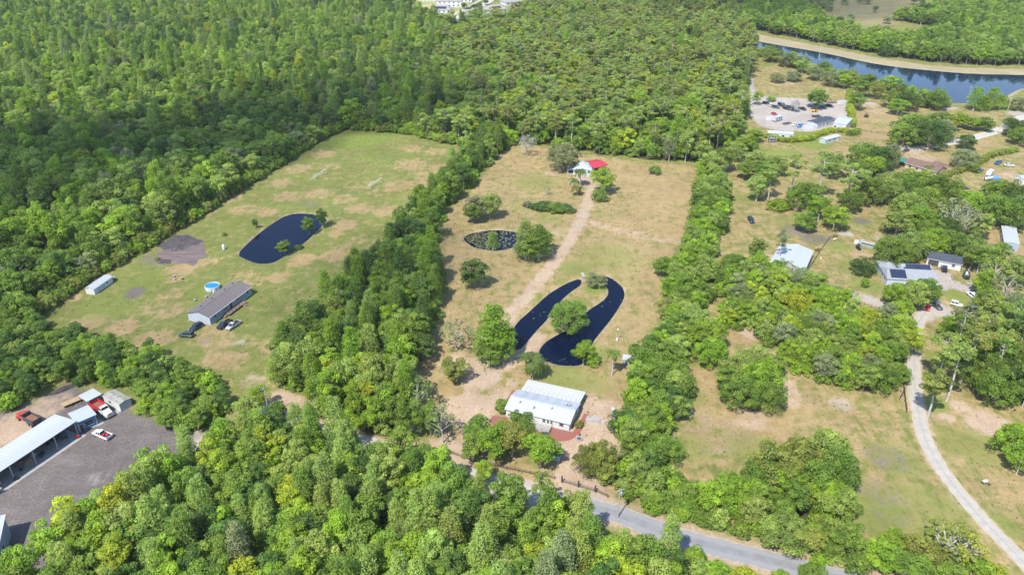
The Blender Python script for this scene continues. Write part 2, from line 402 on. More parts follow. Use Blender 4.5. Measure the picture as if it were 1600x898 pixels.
LEFT_DRY = [(505, 241, 7, .8), (467, 264, 8, .7), (514, 261, 7, .55), (643, 232, 7, .7), (680, 237, 8, .6), (645, 258, 11, .7), (690, 262, 8, .7), (437, 286, 7, .7), (450, 307, 8, .75), (496, 303, 8, .7), (538, 310, 7, .6), (562, 326, 7, .85), (606, 330, 7, .8), (417, 332, 6, .7), (622, 290, 9, .7), (655, 290, 7, .8), (537, 352, 6.5, .85), (526, 364, 5, .7), (474, 405, 6, .9), (462, 412, 4, .7), (522, 400, 6, .85), (535, 390, 5, .7), (435, 433, 5, .85), (600, 380, 6, .7), (357, 310, 6, .75), (380, 327, 7, .75), (322, 331, 5, .8), (285, 420, 6.5, .9), (300, 412, 5, .8), (325, 408, 6, .6), (270, 437, 4, .7), (385, 432, 6, .6), (140, 502, 6, .95), (192, 510, 6, .95), (178, 514, 4, .8), (240, 530, 7, .9), (265, 487, 6, .7), (112, 466, 4, .7), (268, 460, 5, .6), (350, 560, 7, .8), (330, 522, 7, .75), (372, 560, 5, .6), (425, 540, 5, .9), (395, 530, 5, .45), (340, 535, 6, .7), (240, 480, 7, .5), (560, 290, 8, .45), (590, 300, 6, .5), (665, 275, 8, .7), (400, 440, 5, .5), (560, 375, 7, .45)]
dry = np.maximum(dry, blob_field(X, Y, LEFT_DRY))
MID_DRY = [(835, 238, 10, .95), (815, 262, 8, .9), (1000, 280, 22, .92), (1050, 300, 18, .92), (1020, 320, 14, .9), (985, 345, 12, .9), (1050, 365, 12, .95), (960, 360, 10, .9), (1000, 375, 9, .8), (720, 395, 10, .9), (705, 350, 7, .9), (735, 310, 8, .85), (700, 470, 8, .8), (760, 470, 10, .75), (680, 560, 8, .95), (730, 545, 6, .95), (700, 600, 9, .95), (660, 585, 7, .95), (1000, 470, 5, .9), (1005, 500, 5, .9), (960, 610, 8, .9), (975, 580, 6, .9), (930, 560, 6, .7), (800, 420, 7, .8), (850, 395, 8, .8), (900, 340, 8, .9), (780, 745, 9, .9), (850, 760, 8, .95), (730, 722, 9, .95)]
dry = np.maximum(dry, np.where(fm | True, blob_field(X, Y, MID_DRY), 0))
RIGHT_DRY = [(1110, 590, 9, .9), (1130, 640, 12, .85), (1180, 660, 14, .9), (1260, 640, 10, .8), (1310, 645, 12, .7), (1120, 680, 12, .7), (1165, 525, 8, .95), (1200, 300, 14, .8), (1250, 320, 10, .8), (1150, 350, 10, .7), (1330, 320, 14, .7), (1365, 430, 10, .7), (1350, 400, 7, .9), (1270, 440, 6, .9), (1380, 700, 14, .6), (1400, 760, 12, .6), (1330, 470, 7, .85), (1365, 180, 18, .95), (1340, 200, 12, .95), (1370, 210, 14, .9), (1470, 250, 14, .9), (1450, 265, 10, .95), (1530, 225, 14, .85), (1560, 270, 9, .95), (1590, 290, 9, .95), (1225, 130, 14, .9), (1280, 150, 14, .8), (1330, 240, 14, .8), (1310, 235, 10, .8), (1215, 225, 14, .5), (1560, 370, 12, .95), (1580, 390, 8, .95), (1530, 650, 8, .8), (1500, 640, 9, .6), (1580, 720, 8, .7), (1595, 770, 10, .75), (1540, 770, 8, .6)]
dry = np.maximum(dry, blob_field(X, Y, RIGHT_DRY))
GREEN = [(905, 472, 4.5, .8), (928, 452, 4.5, .85), (940, 450, 3.5, .8), (884, 492, 3, .6), (865, 508, 2.2, .5), (835, 285, 14, .5), (820, 320, 10, .45), (855, 340, 8, .5), (955, 335, 9, .35), (945, 400, 14, .5), (900, 420, 8, .6), (880, 440, 4, .6), (1000, 410, 10, .35), (965, 420, 8, .4), (880, 590, 10, .6), (930, 600, 7, .5), (840, 465, 5, .6), (990, 440, 6, .3), (940, 550, 5, .6), (760, 440, 8, .3), (1000, 540, 6, .3), (1090, 560, 7, .6), (1075, 620, 7, .55), (1175, 700, 9, .5), (1080, 700, 7, .5), (1400, 720, 9, .5), (1370, 800, 10, .6), (1420, 840, 12, .5), (1440, 780, 8, .5), (1480, 800, 8, .5), (1450, 590, 5, .7), (1470, 560, 6, .7), (1460, 630, 5, .7), (1490, 690, 8, .5), (1530, 700, 9, .5), (1350, 350, 8, .5), (1340, 420, 10, .55), (1355, 445, 8, .6), (1310, 385, 6, .6), (1370, 395, 5, .5), (1245, 215, 14, .9), (1270, 225, 12, .8), (1180, 240, 14, .9), (1230, 240, 10, .7), (1260, 290, 9, .6), (1160, 310, 8, .6), (1230, 345, 8, .5), (1560, 820, 6, .6), (560, 220, 16, .8), (520, 225, 9, .8), (600, 212, 9, .7), (590, 245, 12, .5), (325, 450, 7, .6), (380, 470, 5, .6), (160, 480, 12, .5), (230, 440, 10, .5), (370, 350, 12, .4), (1590, 170, 15, .8), (1470, 440, 3, .5), (1490, 460, 5, .8), (1500, 470, 5, .7), (1210, 160, 6, .4), (1275, 145, 8, .6), (1400, 130, 8, .6), (1560, 235, 9, .5)]
lush = blob_field(X, Y, GREEN)
dirt = blob_field(X, Y, [(25, 668, 9, .8), (60, 640, 7, .7), (85, 628, 6, .6), (10, 690, 7, .6), (720, 570, 7, .8), (750, 590, 7, .85), (735, 640, 9, .85), (920, 650, 11, .85), (930, 680, 10, .9), (900, 710, 8, .95), (905, 745, 7, .95), (918, 770, 6, .95), (940, 700, 6, .9), (785, 620, 5, .8), (690, 700, 6, .8), (730, 715, 6, .7), (640, 655, 6, .8), (1175, 655, 6, .6), (1230, 620, 6, .6), (1220, 600, 5, .8), (1210, 560, 5, .8), (1180, 520, 6, .7), (1345, 395, 5, .5), (905, 280, 5, .8), (922, 285, 5, .9), (1200, 405, 6, .8), (1195, 420, 5, .7), (1500, 635, 3.5, .8), (1479, 652, 2.5, .85), (1540, 660, 7, .8), (1380, 175, 10, .5), (1360, 165, 8, .6), (1225, 130, 8, .5), (1420, 235, 9, .8), (1440, 245, 9, .6), (1270, 165, 4, .8), (1585, 275, 7, .6), (1440, 385, 5, .5), (435, 625, 6, .85), (450, 632, 5, .9), (470, 640, 4, .9), (395, 595, 5, .5), (1480, 478, 5, .5), (1545, 560, 5, .5), (800, 600, 3, .6), (862, 272, 4, .6), (870, 365, 4, .5), (640, 585, 4, .6)])
dirt = np.maximum(dirt, .74 * (1 - sstep(1.2, 4.6, segdist(DRIVE_MID, X, Y))))
dirt = np.maximum(dirt, .95 * (1 - sstep(2.0, 5.5, segdist(DRIVE_HOUSE, X, Y))))
dirt = np.maximum(dirt, .62 * (1 - sstep(3.2, 7.5, segdist(ROAD, X, Y))))
dirt = np.maximum(dirt, .55 * (1 - sstep(2.2, 3.6, segdist(DRIVE_EAST, X, Y))))
TRACK = PL([(905, 345), (960, 358), (1010, 370), (1060, 378)])
dirt = np.maximum(dirt, .5 * (1 - sstep(1.5, 5, segdist(TRACK, X, Y))))
dirt = np.maximum(dirt, .45 * bank * (~inside(CANAL, X, Y)) * (X < 250))
LANDBRIDGE = PL([(838, 526), (820, 548), (800, 565), (785, 572)])
dirt = np.maximum(dirt, .95 * (1 - sstep(1.5, 4.5, segdist(LANDBRIDGE, X, Y))))
sandbank = np.where(inside(BANK, X, Y), .9, 0.)
sandbank = np.maximum(sandbank, bank * (X > 150) * .75)
lot = sstep(-4, 4, sdist(YARD, X, Y))
lot = np.maximum(lot, blob_field(X, Y, [(212, 455, 4, .75), (205, 462, 3, .75), (1265, 620, 5, .3), (1385, 715, 7, .45), (1375, 770, 7, .4), (1390, 800, 7, .35), (1345, 345, 5, .6), (1240, 360, 7, .55), (1270, 372, 7, .6), (1290, 372, 5, .5), (1085, 660, 9, .35), (1120, 690, 9, .3), (1150, 670, 8, .35), (1390, 360, 4, .6), (475, 318, 5, .4), (490, 320, 5, .4), (598, 245, 8, .3), (240, 405, 7, .5), (320, 530, 4, .4)]))
gravel = .85 * sstep(-3, 3, sdist(STORAGE, X, Y))
gravel = np.maximum(gravel, blob_field(X, Y, [(1455, 480, 5.5, 1), (1440, 492, 4.5, 1), (1468, 485, 5, .9), (1470, 430, 5, .9), (1465, 445, 4.5, 1), (1490, 445, 4, .8), (1505, 450, 3.5, .8), (1375, 372, 5, .4), (1325, 366, 3, .7), (1318, 365, 3, .6), (1340, 462, 4, .6), (1358, 468, 4, .7), (1375, 475, 4, .6), (1385, 482, 3, .6), (1425, 232, 5, .9), (1350, 155, 4, .9), (1362, 162, 4, .8), (820, 770, 5, .8), (790, 760, 5, .8), (750, 748, 5, .7), (765, 752, 4, .7), (850, 782, 5, .8), (920, 790, 5, .7), (305, 685, 5, .5), (300, 695, 4, .6), (155, 745, 4, .4), (375, 535, 2.5, .5), (385, 555, 3, .3), (915, 335, 4, .4), (905, 350, 4, .4), (930, 655, 4, .4), (765, 585, 5, .4), (1315, 632, 4, .5), (1480, 168, 6, .8), (1590, 178, 7, .8), (1075, 655, 6, .3)]))
marsh = np.where(inside(MARSH, X, Y), .9, 0.)
marsh = np.maximum(marsh, .5 * bank)

def ground_mesh(name, X, Y, Z):
    ny, nx = X.shape
    me = bpy.data.meshes.new(name)
    co = np.stack([X, Y, Z], -1).reshape(-1, 3).astype(np.float32)
    i = (np.arange(ny - 1)[:, None] * nx + np.arange(nx - 1)[None, :]).ravel()
    quads = np.stack([i, i + 1, i + 1 + nx, i + nx], 1).astype(np.int32)
    n = len(quads)
    me.vertices.add(len(co)); me.vertices.foreach_set('co', co.ravel())
    me.loops.add(n * 4); me.loops.foreach_set('vertex_index', quads.ravel())
    me.polygons.add(n); me.polygons.foreach_set('loop_start', np.arange(0, n * 4, 4, dtype=np.int32))
    me.update(calc_edges=True)
    return me
def color_attr(me, name, chans):
    a = me.attributes.new(name, 'FLOAT_COLOR', 'POINT')
    a.data.foreach_set('color', np.stack([c.ravel() for c in chans], -1).astype(np.float32).ravel())

def ground_material():
    m = bpy.data.materials.new('ground_cover'); m.use_nodes = True
    nt = m.node_tree; L = nt.links.new; N = nt.nodes.new; b = nt.nodes['Principled BSDF']
    b.inputs['Roughness'].default_value = .95; b.inputs['Specular IOR Level'].default_value = .1
    geo = N('ShaderNodeNewGeometry')
    def noise(scale, detail=4, rough=.6, stretch=None, rot=0):
        n = N('ShaderNodeTexNoise'); n.inputs['Scale'].default_value = scale; n.inputs['Detail'].default_value = detail; n.inputs['Roughness'].default_value = rough
        if stretch:
            mp = N('ShaderNodeMapping'); mp.inputs['Scale'].default_value = stretch; mp.inputs['Rotation'].default_value = (0, 0, rot)
            L(geo.outputs['Position'], mp.inputs[0]); L(mp.outputs[0], n.inputs['Vector'])
        else: L(geo.outputs['Position'], n.inputs['Vector'])
        return n.outputs[0]
    def math_(op, a, b_=None):
        n = N('ShaderNodeMath'); n.operation = op
        for k, v in enumerate((a, b_)):
            if v is None: continue
            if isinstance(v, (int, float)): n.inputs[k].default_value = v
            else: L(v, n.inputs[k])
        return n.outputs[0]
    def rng(v, a, c, lo=0, hi=1):
        n = N('ShaderNodeMapRange'); n.interpolation_type = 'SMOOTHSTEP'
        L(v, n.inputs[0]); n.inputs[1].default_value = a; n.inputs[2].default_value = c; n.inputs[3].default_value = lo; n.inputs[4].default_value = hi
        return n.outputs[0]
    def mix(f, a, c):
        n = N('ShaderNodeMix'); n.data_type = 'RGBA'
        if isinstance(f, (int, float)): n.inputs['Factor'].default_value = f
        else: L(f, n.inputs['Factor'])
        for k, v in (('A', a), ('B', c)):
            if isinstance(v, tuple): n.inputs[k].default_value = hexc(v)
            else: L(v, n.inputs[k])
        return n.outputs['Result']
    def attr(name):
        a = N('ShaderNodeAttribute'); a.attribute_name = name
        s = N('ShaderNodeSeparateColor'); L(a.outputs['Color'], s.inputs[0])
        return s.outputs[0], s.outputs[1], s.outputs[2], a.outputs['Alpha']
    dry_, dirt_, lot_, wood_ = attr('cover_a')
    lush_, grav_, sand_, marsh_ = attr('cover_b')
    fine = noise(1.6, 5, .7); mid = noise(.28, 5, .65); big = noise(.055, 4, .6); streak = noise(.5, 4, .7, (1.2, .22, 1), math.radians(-30)); grain = noise(5.0, 3, .7); tyre = noise(.11, 6, .65, (.4, 2.2, 1), math.radians(-27)); mow = noise(.9, 3, .6, (1.6, .12, 1), math.radians(-24))
    def weight(w, amt=.7, soft=.22):
        j = math_('ADD', math_('MULTIPLY', math_('SUBTRACT', mid, .5), amt), math_('MULTIPLY', math_('SUBTRACT', fine, .5), amt * .7))
        j = math_('ADD', j, math_('MULTIPLY', math_('SUBTRACT', streak, .5), amt * .7))
        return rng(math_('ADD', w, j), .5 - soft, .5 + soft)
    def two(c1, c2, f): return mix(f, c1, c2)
    f1 = rng(fine, .32, .68); m1 = rng(mid, .32, .68); g1 = rng(grain, .3, .7)
    green = mix(f1, mix(m1, (.100, .128, .028), (.165, .160, .050)), (.118, .132, .034))
    dryc = mix(f1, mix(m1, (.235, .170, .080), (.305, .228, .124)), (.205, .150, .066))
    lushc = mix(f1, (0.1040, 0.1480, 0.0240), (0.1360, 0.1640, 0.0360))
    dirtc = mix(f1, mix(m1, (.315, .232, .160), (.365, .28, .205)), (.26, .19, .125))
    lotc = mix(f1, mix(m1, (.112, .096, .089), (.158, .136, .125)), (.088, .075, .070))
    lotc = mix(rng(tyre, .50, .80, 0, .7), lotc, (0.1720, 0.1520, 0.1424))
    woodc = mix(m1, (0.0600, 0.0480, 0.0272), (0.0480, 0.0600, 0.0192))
    gravc = mix(g1, mix(m1, (0.2720, 0.2400, 0.2120), (0.2320, 0.2000, 0.1720)), (0.3040, 0.2680, 0.2400))
    sandc = mix(f1, (0.2640, 0.2160, 0.1360), (0.2160, 0.1840, 0.1040))
    marshc = mix(m1, (0.2160, 0.1720, 0.0880), (0.1440, 0.1360, 0.0560))
    c = mix(weight(dry_, 1.9, .3), green, dryc)
    c = mix(rng(noise(.75, 6, .75), .56, .70, 0, .55), c, mix(f1, (.075, .098, .022), (.11, .13, .03)))
    c = mix(rng(noise(.42, 6, .8, (1.3, .5, 1), .5), .60, .74, 0, .5), c, (.25, .20, .12))
    c = mix(math_('MULTIPLY', weight(lush_, .8, .3), .8), c, lushc)
    c = mix(weight(marsh_), c, marshc)
    c = mix(weight(lot_, .8, .28), c, lotc)
    c = mix(weight(dirt_, .9, .3), c, dirtc)
    c = mix(weight(sand_, .5, .2), c, sandc)
    c = mix(weight(grav_, .7, .25), c, gravc)
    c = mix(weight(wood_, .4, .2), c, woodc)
    hv = N('ShaderNodeHueSaturation'); L(c, hv.inputs['Color']); L(math_('MULTIPLY', rng(grain, .25, .75, .78, 1.2), math_('MULTIPLY', rng(mow, .3, .7, .96, 1.04), rng(big, .3, .7, .9, 1.1))), hv.inputs['Value'])
    L(hv.outputs[0], b.inputs['Base Color'])
    bp = N('ShaderNodeBump'); bp.inputs['Strength'].default_value = .6; bp.inputs['Distance'].default_value = .12
    L(math_('ADD', fine, grain), bp.inputs['Height']); L(bp.outputs[0], b.inputs['Normal'])
    return m
me = ground_mesh('ground', X, Y, Z)
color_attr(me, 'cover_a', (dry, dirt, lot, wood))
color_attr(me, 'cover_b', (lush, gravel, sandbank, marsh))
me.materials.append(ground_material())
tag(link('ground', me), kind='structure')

def sheet(name, poly, z, m, kind='structure'):
    import bmesh
    bm = bmesh.new()
    f = bm.faces.new([bm.verts.new((x, y, z)) for x, y in poly])
    if f.calc_area() and f.normal.z < 0: f.normal_flip()
    bmesh.ops.triangulate(bm, faces=bm.faces[:])
    me = bpy.data.meshes.new(name); bm.to_mesh(me); bm.free()
    me.materials.append(m)
    for p in me.polygons:
        if p.normal.z < 0: p.flip()
    return tag(link(name, me), kind=kind)
def grow(poly, d):
    q = np.array(poly); n = len(q); a = sum(q[i][0] * q[(i + 1) % n][1] - q[(i + 1) % n][0] * q[i][1] for i in range(n))
    s = 1 if a > 0 else -1
    t = np.roll(q, -1, 0) - np.roll(q, 1, 0); t /= np.linalg.norm(t, axis=1)[:, None] + 1e-9
    return [(x + s * ty * d, y - s * tx * d) for (x, y), (tx, ty) in zip(q, t)]
for nm, poly in (('pond', POND_LEFT), ('pond', POND_LILY), ('pond', POND_WEST), ('pond', POND_EAST)):
    sheet(nm, grow(poly, 1.2), WATER_Z, M['water'])
sheet('canal', grow(CANAL, 1.2), WATER_Z, M['canal'])
sheet('lake', LAKE, .05, M['canal'])

# roads as strips with slightly ragged edges
def resample(pts, st):
    q = np.array(pts); s = np.r_[0, np.cumsum(np.hypot(*np.diff(q, axis=0).T))]
    t = np.arange(0, s[-1], st)
    return np.stack([np.interp(t, s, q[:, 0]), np.interp(t, s, q[:, 1])], 1)
def strip(name, pts, width, z, m, jit=.12, seed=1, na=7):
    q = resample(pts, 1.0); rg = np.random.default_rng(seed)
    t = np.gradient(q, axis=0); t /= np.linalg.norm(t, axis=1)[:, None]
    nrm = np.stack([-t[:, 1], t[:, 0]], 1)
    n = len(q); wl = width / 2 + rg.normal(0, jit, n); wr = width / 2 + rg.normal(0, jit, n)
    acr = np.linspace(-1, 1, na)
    co = np.zeros((n, na, 3))
    for k, a in enumerate(acr):
        co[:, k, :2] = q + nrm * (a * (wl if a > 0 else wr))[:, None] if a else q
    co[..., 2] = z
    me = bpy.data.meshes.new(name)
    i = (np.arange(n - 1)[:, None] * na + np.arange(na - 1)).ravel()
    me.from_pydata(co.reshape(-1, 3).tolist(), [], np.stack([i, i + na, i + na + 1, i + 1], 1)[:, ::-1].tolist())
    a = me.attributes.new('across', 'FLOAT', 'POINT'); a.data.foreach_set('value', np.tile(acr, n).astype(np.float32))
    me.materials.append(m)
    me.update()
    if me.polygons[0].normal.z < 0: me.flip_normals()
    return tag(link(name, me), kind='structure')
def road_material(name, cols, track=None, edge=None):
    m = mat(name, cols[0], .95, cols[1], .5, bump=.15, detail=6)
    nt = m.node_tree; L = nt.links.new; b = nt.nodes['Principled BSDF']; b.inputs['Specular IOR Level'].default_value = .15
    src = b.inputs['Base Color'].links[0].from_socket
    a = nt.nodes.new('ShaderNodeAttribute'); a.attribute_name = 'across'
    ab = nt.nodes.new('ShaderNodeMath'); ab.operation = 'ABSOLUTE'; L(a.outputs['Fac'], ab.inputs[0])
    ns = nt.nodes.new('ShaderNodeTexNoise'); ns.inputs['Scale'].default_value = 1.2; ns.inputs['Detail'].default_value = 5
    geo = nt.nodes.new('ShaderNodeNewGeometry'); L(geo.outputs['Position'], ns.inputs['Vector'])
    for col, lo, hi, k in (track, edge):
        ad = nt.nodes.new('ShaderNodeMath'); ad.operation = 'MULTIPLY_ADD'; L(ns.outputs[0], ad.inputs[0]); ad.inputs[1].default_value = .5
        L(ab.outputs[0], ad.inputs[2])
        mr = nt.nodes.new('ShaderNodeMapRange'); mr.interpolation_type = 'SMOOTHSTEP'; L(ad.outputs[0], mr.inputs[0])
        mr.inputs[1].default_value = lo + .25; mr.inputs[2].default_value = hi + .25; mr.inputs[4].default_value = k
        mx = nt.nodes.new('ShaderNodeMix'); mx.data_type = 'RGBA'
        L(mr.outputs[0], mx.inputs['Factor']); L(src, mx.inputs['A']); mx.inputs['B'].default_value = hexc(col)
        src = mx.outputs['Result']
    L(src, b.inputs['Base Color'])
    return m
asph = road_material('old_asphalt', ((0.180, 0.182, 0.188), (0.152, 0.152, 0.156)), ((0.208, 0.208, 0.210), .25, .45, .7), ((0.320, 0.264, 0.200), .86, 1.02, .9))
grv = road_material('gravel_track', ((.315, .288, .262), (.27, .248, .225)), ((.24, .22, .155), .20, -.05, .9), ((.31, .255, .12), .72, 1.0, .9))
sandr = road_material('sandy_road', ((.36, .32, .27), (.29, .265, .235)), ((.26, .255, .25), .25, .6, .5), ((.33, .265, .19), .8, 1.0, .9))
_cut = int(np.argmin([math.hypot(q[0] - P(905, 788)[0], q[1] - P(905, 788)[1]) for q in ROAD]))
strip('road', ROAD[_cut - 1:], 5.6, .012, asph, .12, 3)
strip('road', ROAD[:_cut + 1], 5.3, .008, sandr, .22, 4)
strip('driveway', DRIVE_EAST, 3.9, .012, grv, .12, 5)
concr = road_material('pale_concrete_road', ((0.320, 0.300, 0.268), (0.288, 0.268, 0.240)), ((0.400, 0.376, 0.336), .2, .4, .4), ((0.336, 0.288, 0.208), .8, 1.05, .8))
strip('road', ROAD_NORTH, 6.0, .012, concr, .15, 7)
# ------------------------------------------------------------------ trees
RNG = np.random.default_rng(11)
TINT = {'yellow green': (0.275, 0.329, 0.024), 'bright green': (0.200, 0.308, 0.026), 'light green': (0.232, 0.308, 0.063), 'mid green': (0.149, 0.229, 0.032),
        'dark green': (0.084, 0.147, 0.029), 'grey green': (0.216, 0.251, 0.106), 'olive green': (0.211, 0.238, 0.045)}
def unit(v): return v / (np.linalg.norm(v, axis=-1, keepdims=True) + 1e-9)
def leaf_cloud(clumps, n, size, rg, wild=.75, zmin=-.45, flat=False):
    V = []; A = []
    for c in clumps:
        cx, cy, cz, rx, ry, rz, sh = c
        k = max(6, int(n * rg.uniform(.8, 1.2)))
        d = unit(rg.normal(size=(k, 3))); d[:, 2] = np.where(d[:, 2] < zmin, -d[:, 2], d[:, 2])
        rr = rg.uniform(.72, 1.08, (k, 1))
        p = np.array([cx, cy, cz]) + d * np.array([rx, ry, rz]) * rr
        nr = unit(d * np.array([1 / rx, 1 / ry, 1 / rz]) * min(rx, rz) + rg.normal(size=(k, 3)) * wild * .6 + np.array([0, 0, .35]))
        t = unit(np.cross(nr, rg.normal(size=(k, 3)))); b = np.cross(nr, t)
        s = size * rg.uniform(.65, 1.35, (k, 1))
        q = np.stack([p - t * s, p - b * s * .62, p + t * s, p + b * s * .62], 1)
        V.append(q); A.append(np.repeat(sh * rg.uniform(.87, 1.13, k), 4))
    V = np.concatenate(V).reshape(-1, 3); A = np.concatenate(A)
    return V, A
def cloud_mesh(name, V, A, extra=None):
    n = len(V) // 4
    me = bpy.data.meshes.new(name)
    me.vertices.add(len(V)); me.vertices.foreach_set('co', V.astype(np.float32).ravel())
    me.loops.add(len(V)); me.loops.foreach_set('vertex_index', np.arange(len(V), dtype=np.int32))
    me.polygons.add(n); me.polygons.foreach_set('loop_start', np.arange(0, len(V), 4, dtype=np.int32))
    me.update(calc_edges=True)
    a = me.attributes.new('leafvar', 'FLOAT', 'POINT'); a.data.foreach_set('value', A.astype(np.float32))
    me.materials.append(M['leaf'])
    return me
def limbs(mb, base_h, r, clumps, rg, n_limb, start=.45, sides=5):
    c = sorted(clumps, key=lambda q: rg.random())[:n_limb]
    for q in c:
        z0 = base_h * rg.uniform(start, .95); e = Vector(q[:3]); s = Vector((0, 0, z0))
        if e.z < z0 + .3: s.z = max(.3, e.z - .8)
        m = s.lerp(e, .5) + Vector((rg.normal() * .2, rg.normal() * .2, -.25))
        mb.tube([s, m, e], [r * .5, r * .32, r * .12], sides)
def ell_clumps(rg, n, R, zc, Rz, rc, shell=.8, zlow=-.5, rz=.8, var=.14):
    out = []
    gold = math.pi * (3 - math.sqrt(5))
    for i in range(n):
        z = 1 - (i + .5) / n * (1 - zlow); a = i * gold + rg.uniform(-.5, .5)
        rr = math.sqrt(max(0, 1 - z * z)) * shell * rg.uniform(.78, 1.12)
        s = rc * rg.uniform(.7, 1.3)
        out.append((R * rr * math.cos(a), R * rr * math.sin(a), zc + Rz * z * shell * rg.uniform(.85, 1.1), s, s, s * rz, rg.normal(1, var)))
    return out
PROTO = {}
def proto(sp, cr, V, A, trunk, tm, H, R, lite=None):
    PROTO.setdefault(sp, []).append(dict(crown=cloud_mesh('crown', V, A), trunk=trunk.mesh('trunk', tm), H=H, R=R))
def make_protos():
    for v in range(8):                                          # broadleaf: upright uneven dome, 12 m
        rg = np.random.default_rng(100 + v); R, H = 3.4, 12.0
        cl = ell_clumps(rg, 24, R, 6.8, 5.0, 1.15, .8, -.8, .85) + ell_clumps(rg, 6, R * .5, 6.2, 3.4, 1.4, .8, -.6)
        lean = rg.normal(size=2) * .7; sx_, sy_ = rg.uniform(.8, 1.2, 2)
        cl = [(q[0] * sx_ + lean[0] * (q[2] - 5) * .14, q[1] * sy_ + lean[1] * (q[2] - 5) * .14, q[2] + rg.normal() * .45, q[3], q[4], q[5], q[6]) for q in cl if rg.random() < .88]
        for _ in range(5):
            a = rg.uniform(0, 6.28); k = rg.uniform(.55, 1.05); s = rg.uniform(.6, 1.15); cl.append((R * k * math.cos(a), R * k * math.sin(a), rg.uniform(5, 11.6 - 2.5 * k), s, s, s * rg.uniform(.7, 1.2), rg.normal(1.05, .12)))
        V, A = leaf_cloud(cl, 150, .21, rg, 1.0)
        t = MB().tube([(0, 0, -.3), (.1, 0, 3), (rg.normal() * .2, rg.normal() * .2, 7.5), (lean[0] * .7, lean[1] * .7, 10)], [.24, .19, .13, .05], 7)
        limbs(t, 7.5, .2, cl, rg, 9); proto('broadleaf_tree', 0, V, A, t, M['bark'] if v % 2 else M['palebark'], H, R)
    for v in range(3):                                          # live oak: broad, low, heavy limbs, 10 m tall
        rg = np.random.default_rng(200 + v); R, H = 6.0, 10.0
        cl = ell_clumps(rg, 54, R, 4.7, 4.7, 1.4, .86, -.6, .75, .17) + ell_clumps(rg, 10, R * .5, 5, 3, 1.5, .8, -.4)
        cl = [(q[0], q[1], q[2] + rg.normal() * .4, q[3] * rg.uniform(.8, 1.15), q[4], q[5], q[6]) for q in cl if rg.random() < .9]
        V, A = leaf_cloud(cl, 150, .215, rg, 1.0)
        t = MB().tube([(0, 0, -.3), (.1, .1, 1.6), (.2, 0, 3.4), (0, .3, 6)], [.5, .4, .33, .12], 8)
        limbs(t, 3.4, .42, cl, rg, 12, .5); proto('oak_tree', 0, V, A, t, M['bark'], H, R)
    for v in range(4):                                          # cypress: tall cone of feathery tiers, 15 m
        rg = np.random.default_rng(300 + v); R, H = 2.7, 15.0; cl = []
        for i in range(40):
            z = 2.6 + 12.0 * (i / 39) ** .92; f = (1 - (z - 2.6) / 12.9) ** .45
            a = i * 2.4 + rg.uniform(-.4, .4); rr = R * f * rg.uniform(.55, .95); s = (.55 + .75 * f) * rg.uniform(.8, 1.2)
            cl.append((rr * math.cos(a), rr * math.sin(a), z, s, s, s * 1.05, rg.normal(1, .12)))
        V, A = leaf_cloud(cl, 125, .165, rg, 1.0, -.7)
        t = MB().tube([(0, 0, -.3), (0, 0, 1), (0, 0, 8), (0, 0, 14.4)], [.4, .24, .15, .03], 7)
        limbs(t, 11, .12, cl, rg, 9, .25, 4); proto('cypress_tree', 0, V, A, t, M['palebark'], H, R)
    for v in range(4):                                          # pine: long bare trunk, loose flat tufts at the top, 18 m
        rg = np.random.default_rng(400 + v); R, H = 3.4, 18.0; cl = []
        for i in range(19):
            z = rg.uniform(9.5, 17.2); f = math.sin(math.pi * min(1, max(.12, (17.8 - z) / 9.5)) ** .8); a = rg.uniform(0, 6.28)
            rr = R * (.25 + .75 * f) * rg.uniform(.35, 1.0); s = rg.uniform(.75, 1.25)
            cl.append((rr * math.cos(a), rr * math.sin(a), z, s, s, s * .55, rg.normal(1, .13)))
        cl.append((0, 0, 17.3, .9, .9, .7, 1))
        V, A = leaf_cloud(cl, 120, .22, rg, 1.2, -.8)
        t = MB().tube([(0, 0, -.3), (.1, 0, 5), (rg.normal() * .25, rg.normal() * .25, 11), (0, 0, 17.4)], [.24, .2, .15, .04], 7)
        for q in cl: t.tube([(0, 0, q[2] - .5), (q[0] * .5, q[1] * .5, q[2] - .15), q[:3]], [.07, .05, .02], 4)
        proto('pine_tree', 0, V, A, t, M['palebark'], H, R)
    for v in range(4):                                          # shrub: low mound to the ground, 4 m
        rg = np.random.default_rng(500 + v); R, H = 2.4, 4.0
        cl = ell_clumps(rg, 18, R, 1.5, 2.3, .85, .82, -.4, .85, .15) + [(0, 0, 2.2, 1.5, 1.5, 1.3, 1)]
        V, A = leaf_cloud(cl, 72, .21, rg)
        t = MB().tube([(0, 0, -.2), (.1, 0, .8), (0, .1, 2.2)], [.12, .1, .04], 5)
        limbs(t, 1.2, .1, cl, rg, 5, .2, 4); proto('shrub', 0, V, A, t, M['bark'], H, R)
    for v in range(2):                                          # thin tree: open crown with its limbs showing, 9 m
        rg = np.random.default_rng(600 + v); R, H = 3.2, 9.0
        cl = ell_clumps(rg, 15, R, 5.6, 3.2, .8, .95, -.4, .7, .12)
        V, A = leaf_cloud(cl, 30, .25, rg, 1.2, -.9)
        t = MB().tube([(0, 0, -.3), (.15, .1, 2), (-.1, .2, 4.5), (.1, 0, 7.5)], [.2, .16, .12, .04], 6)
        for q in cl: t.tube([(0, .1, max(1.5, q[2] * .55)), (q[0] * .5, q[1] * .5, q[2] * .8), q[:3]], [.09, .06, .02], 4)
        proto('thin_tree', 0, V, A, t, M['palebark'], H, R)
make_protos()
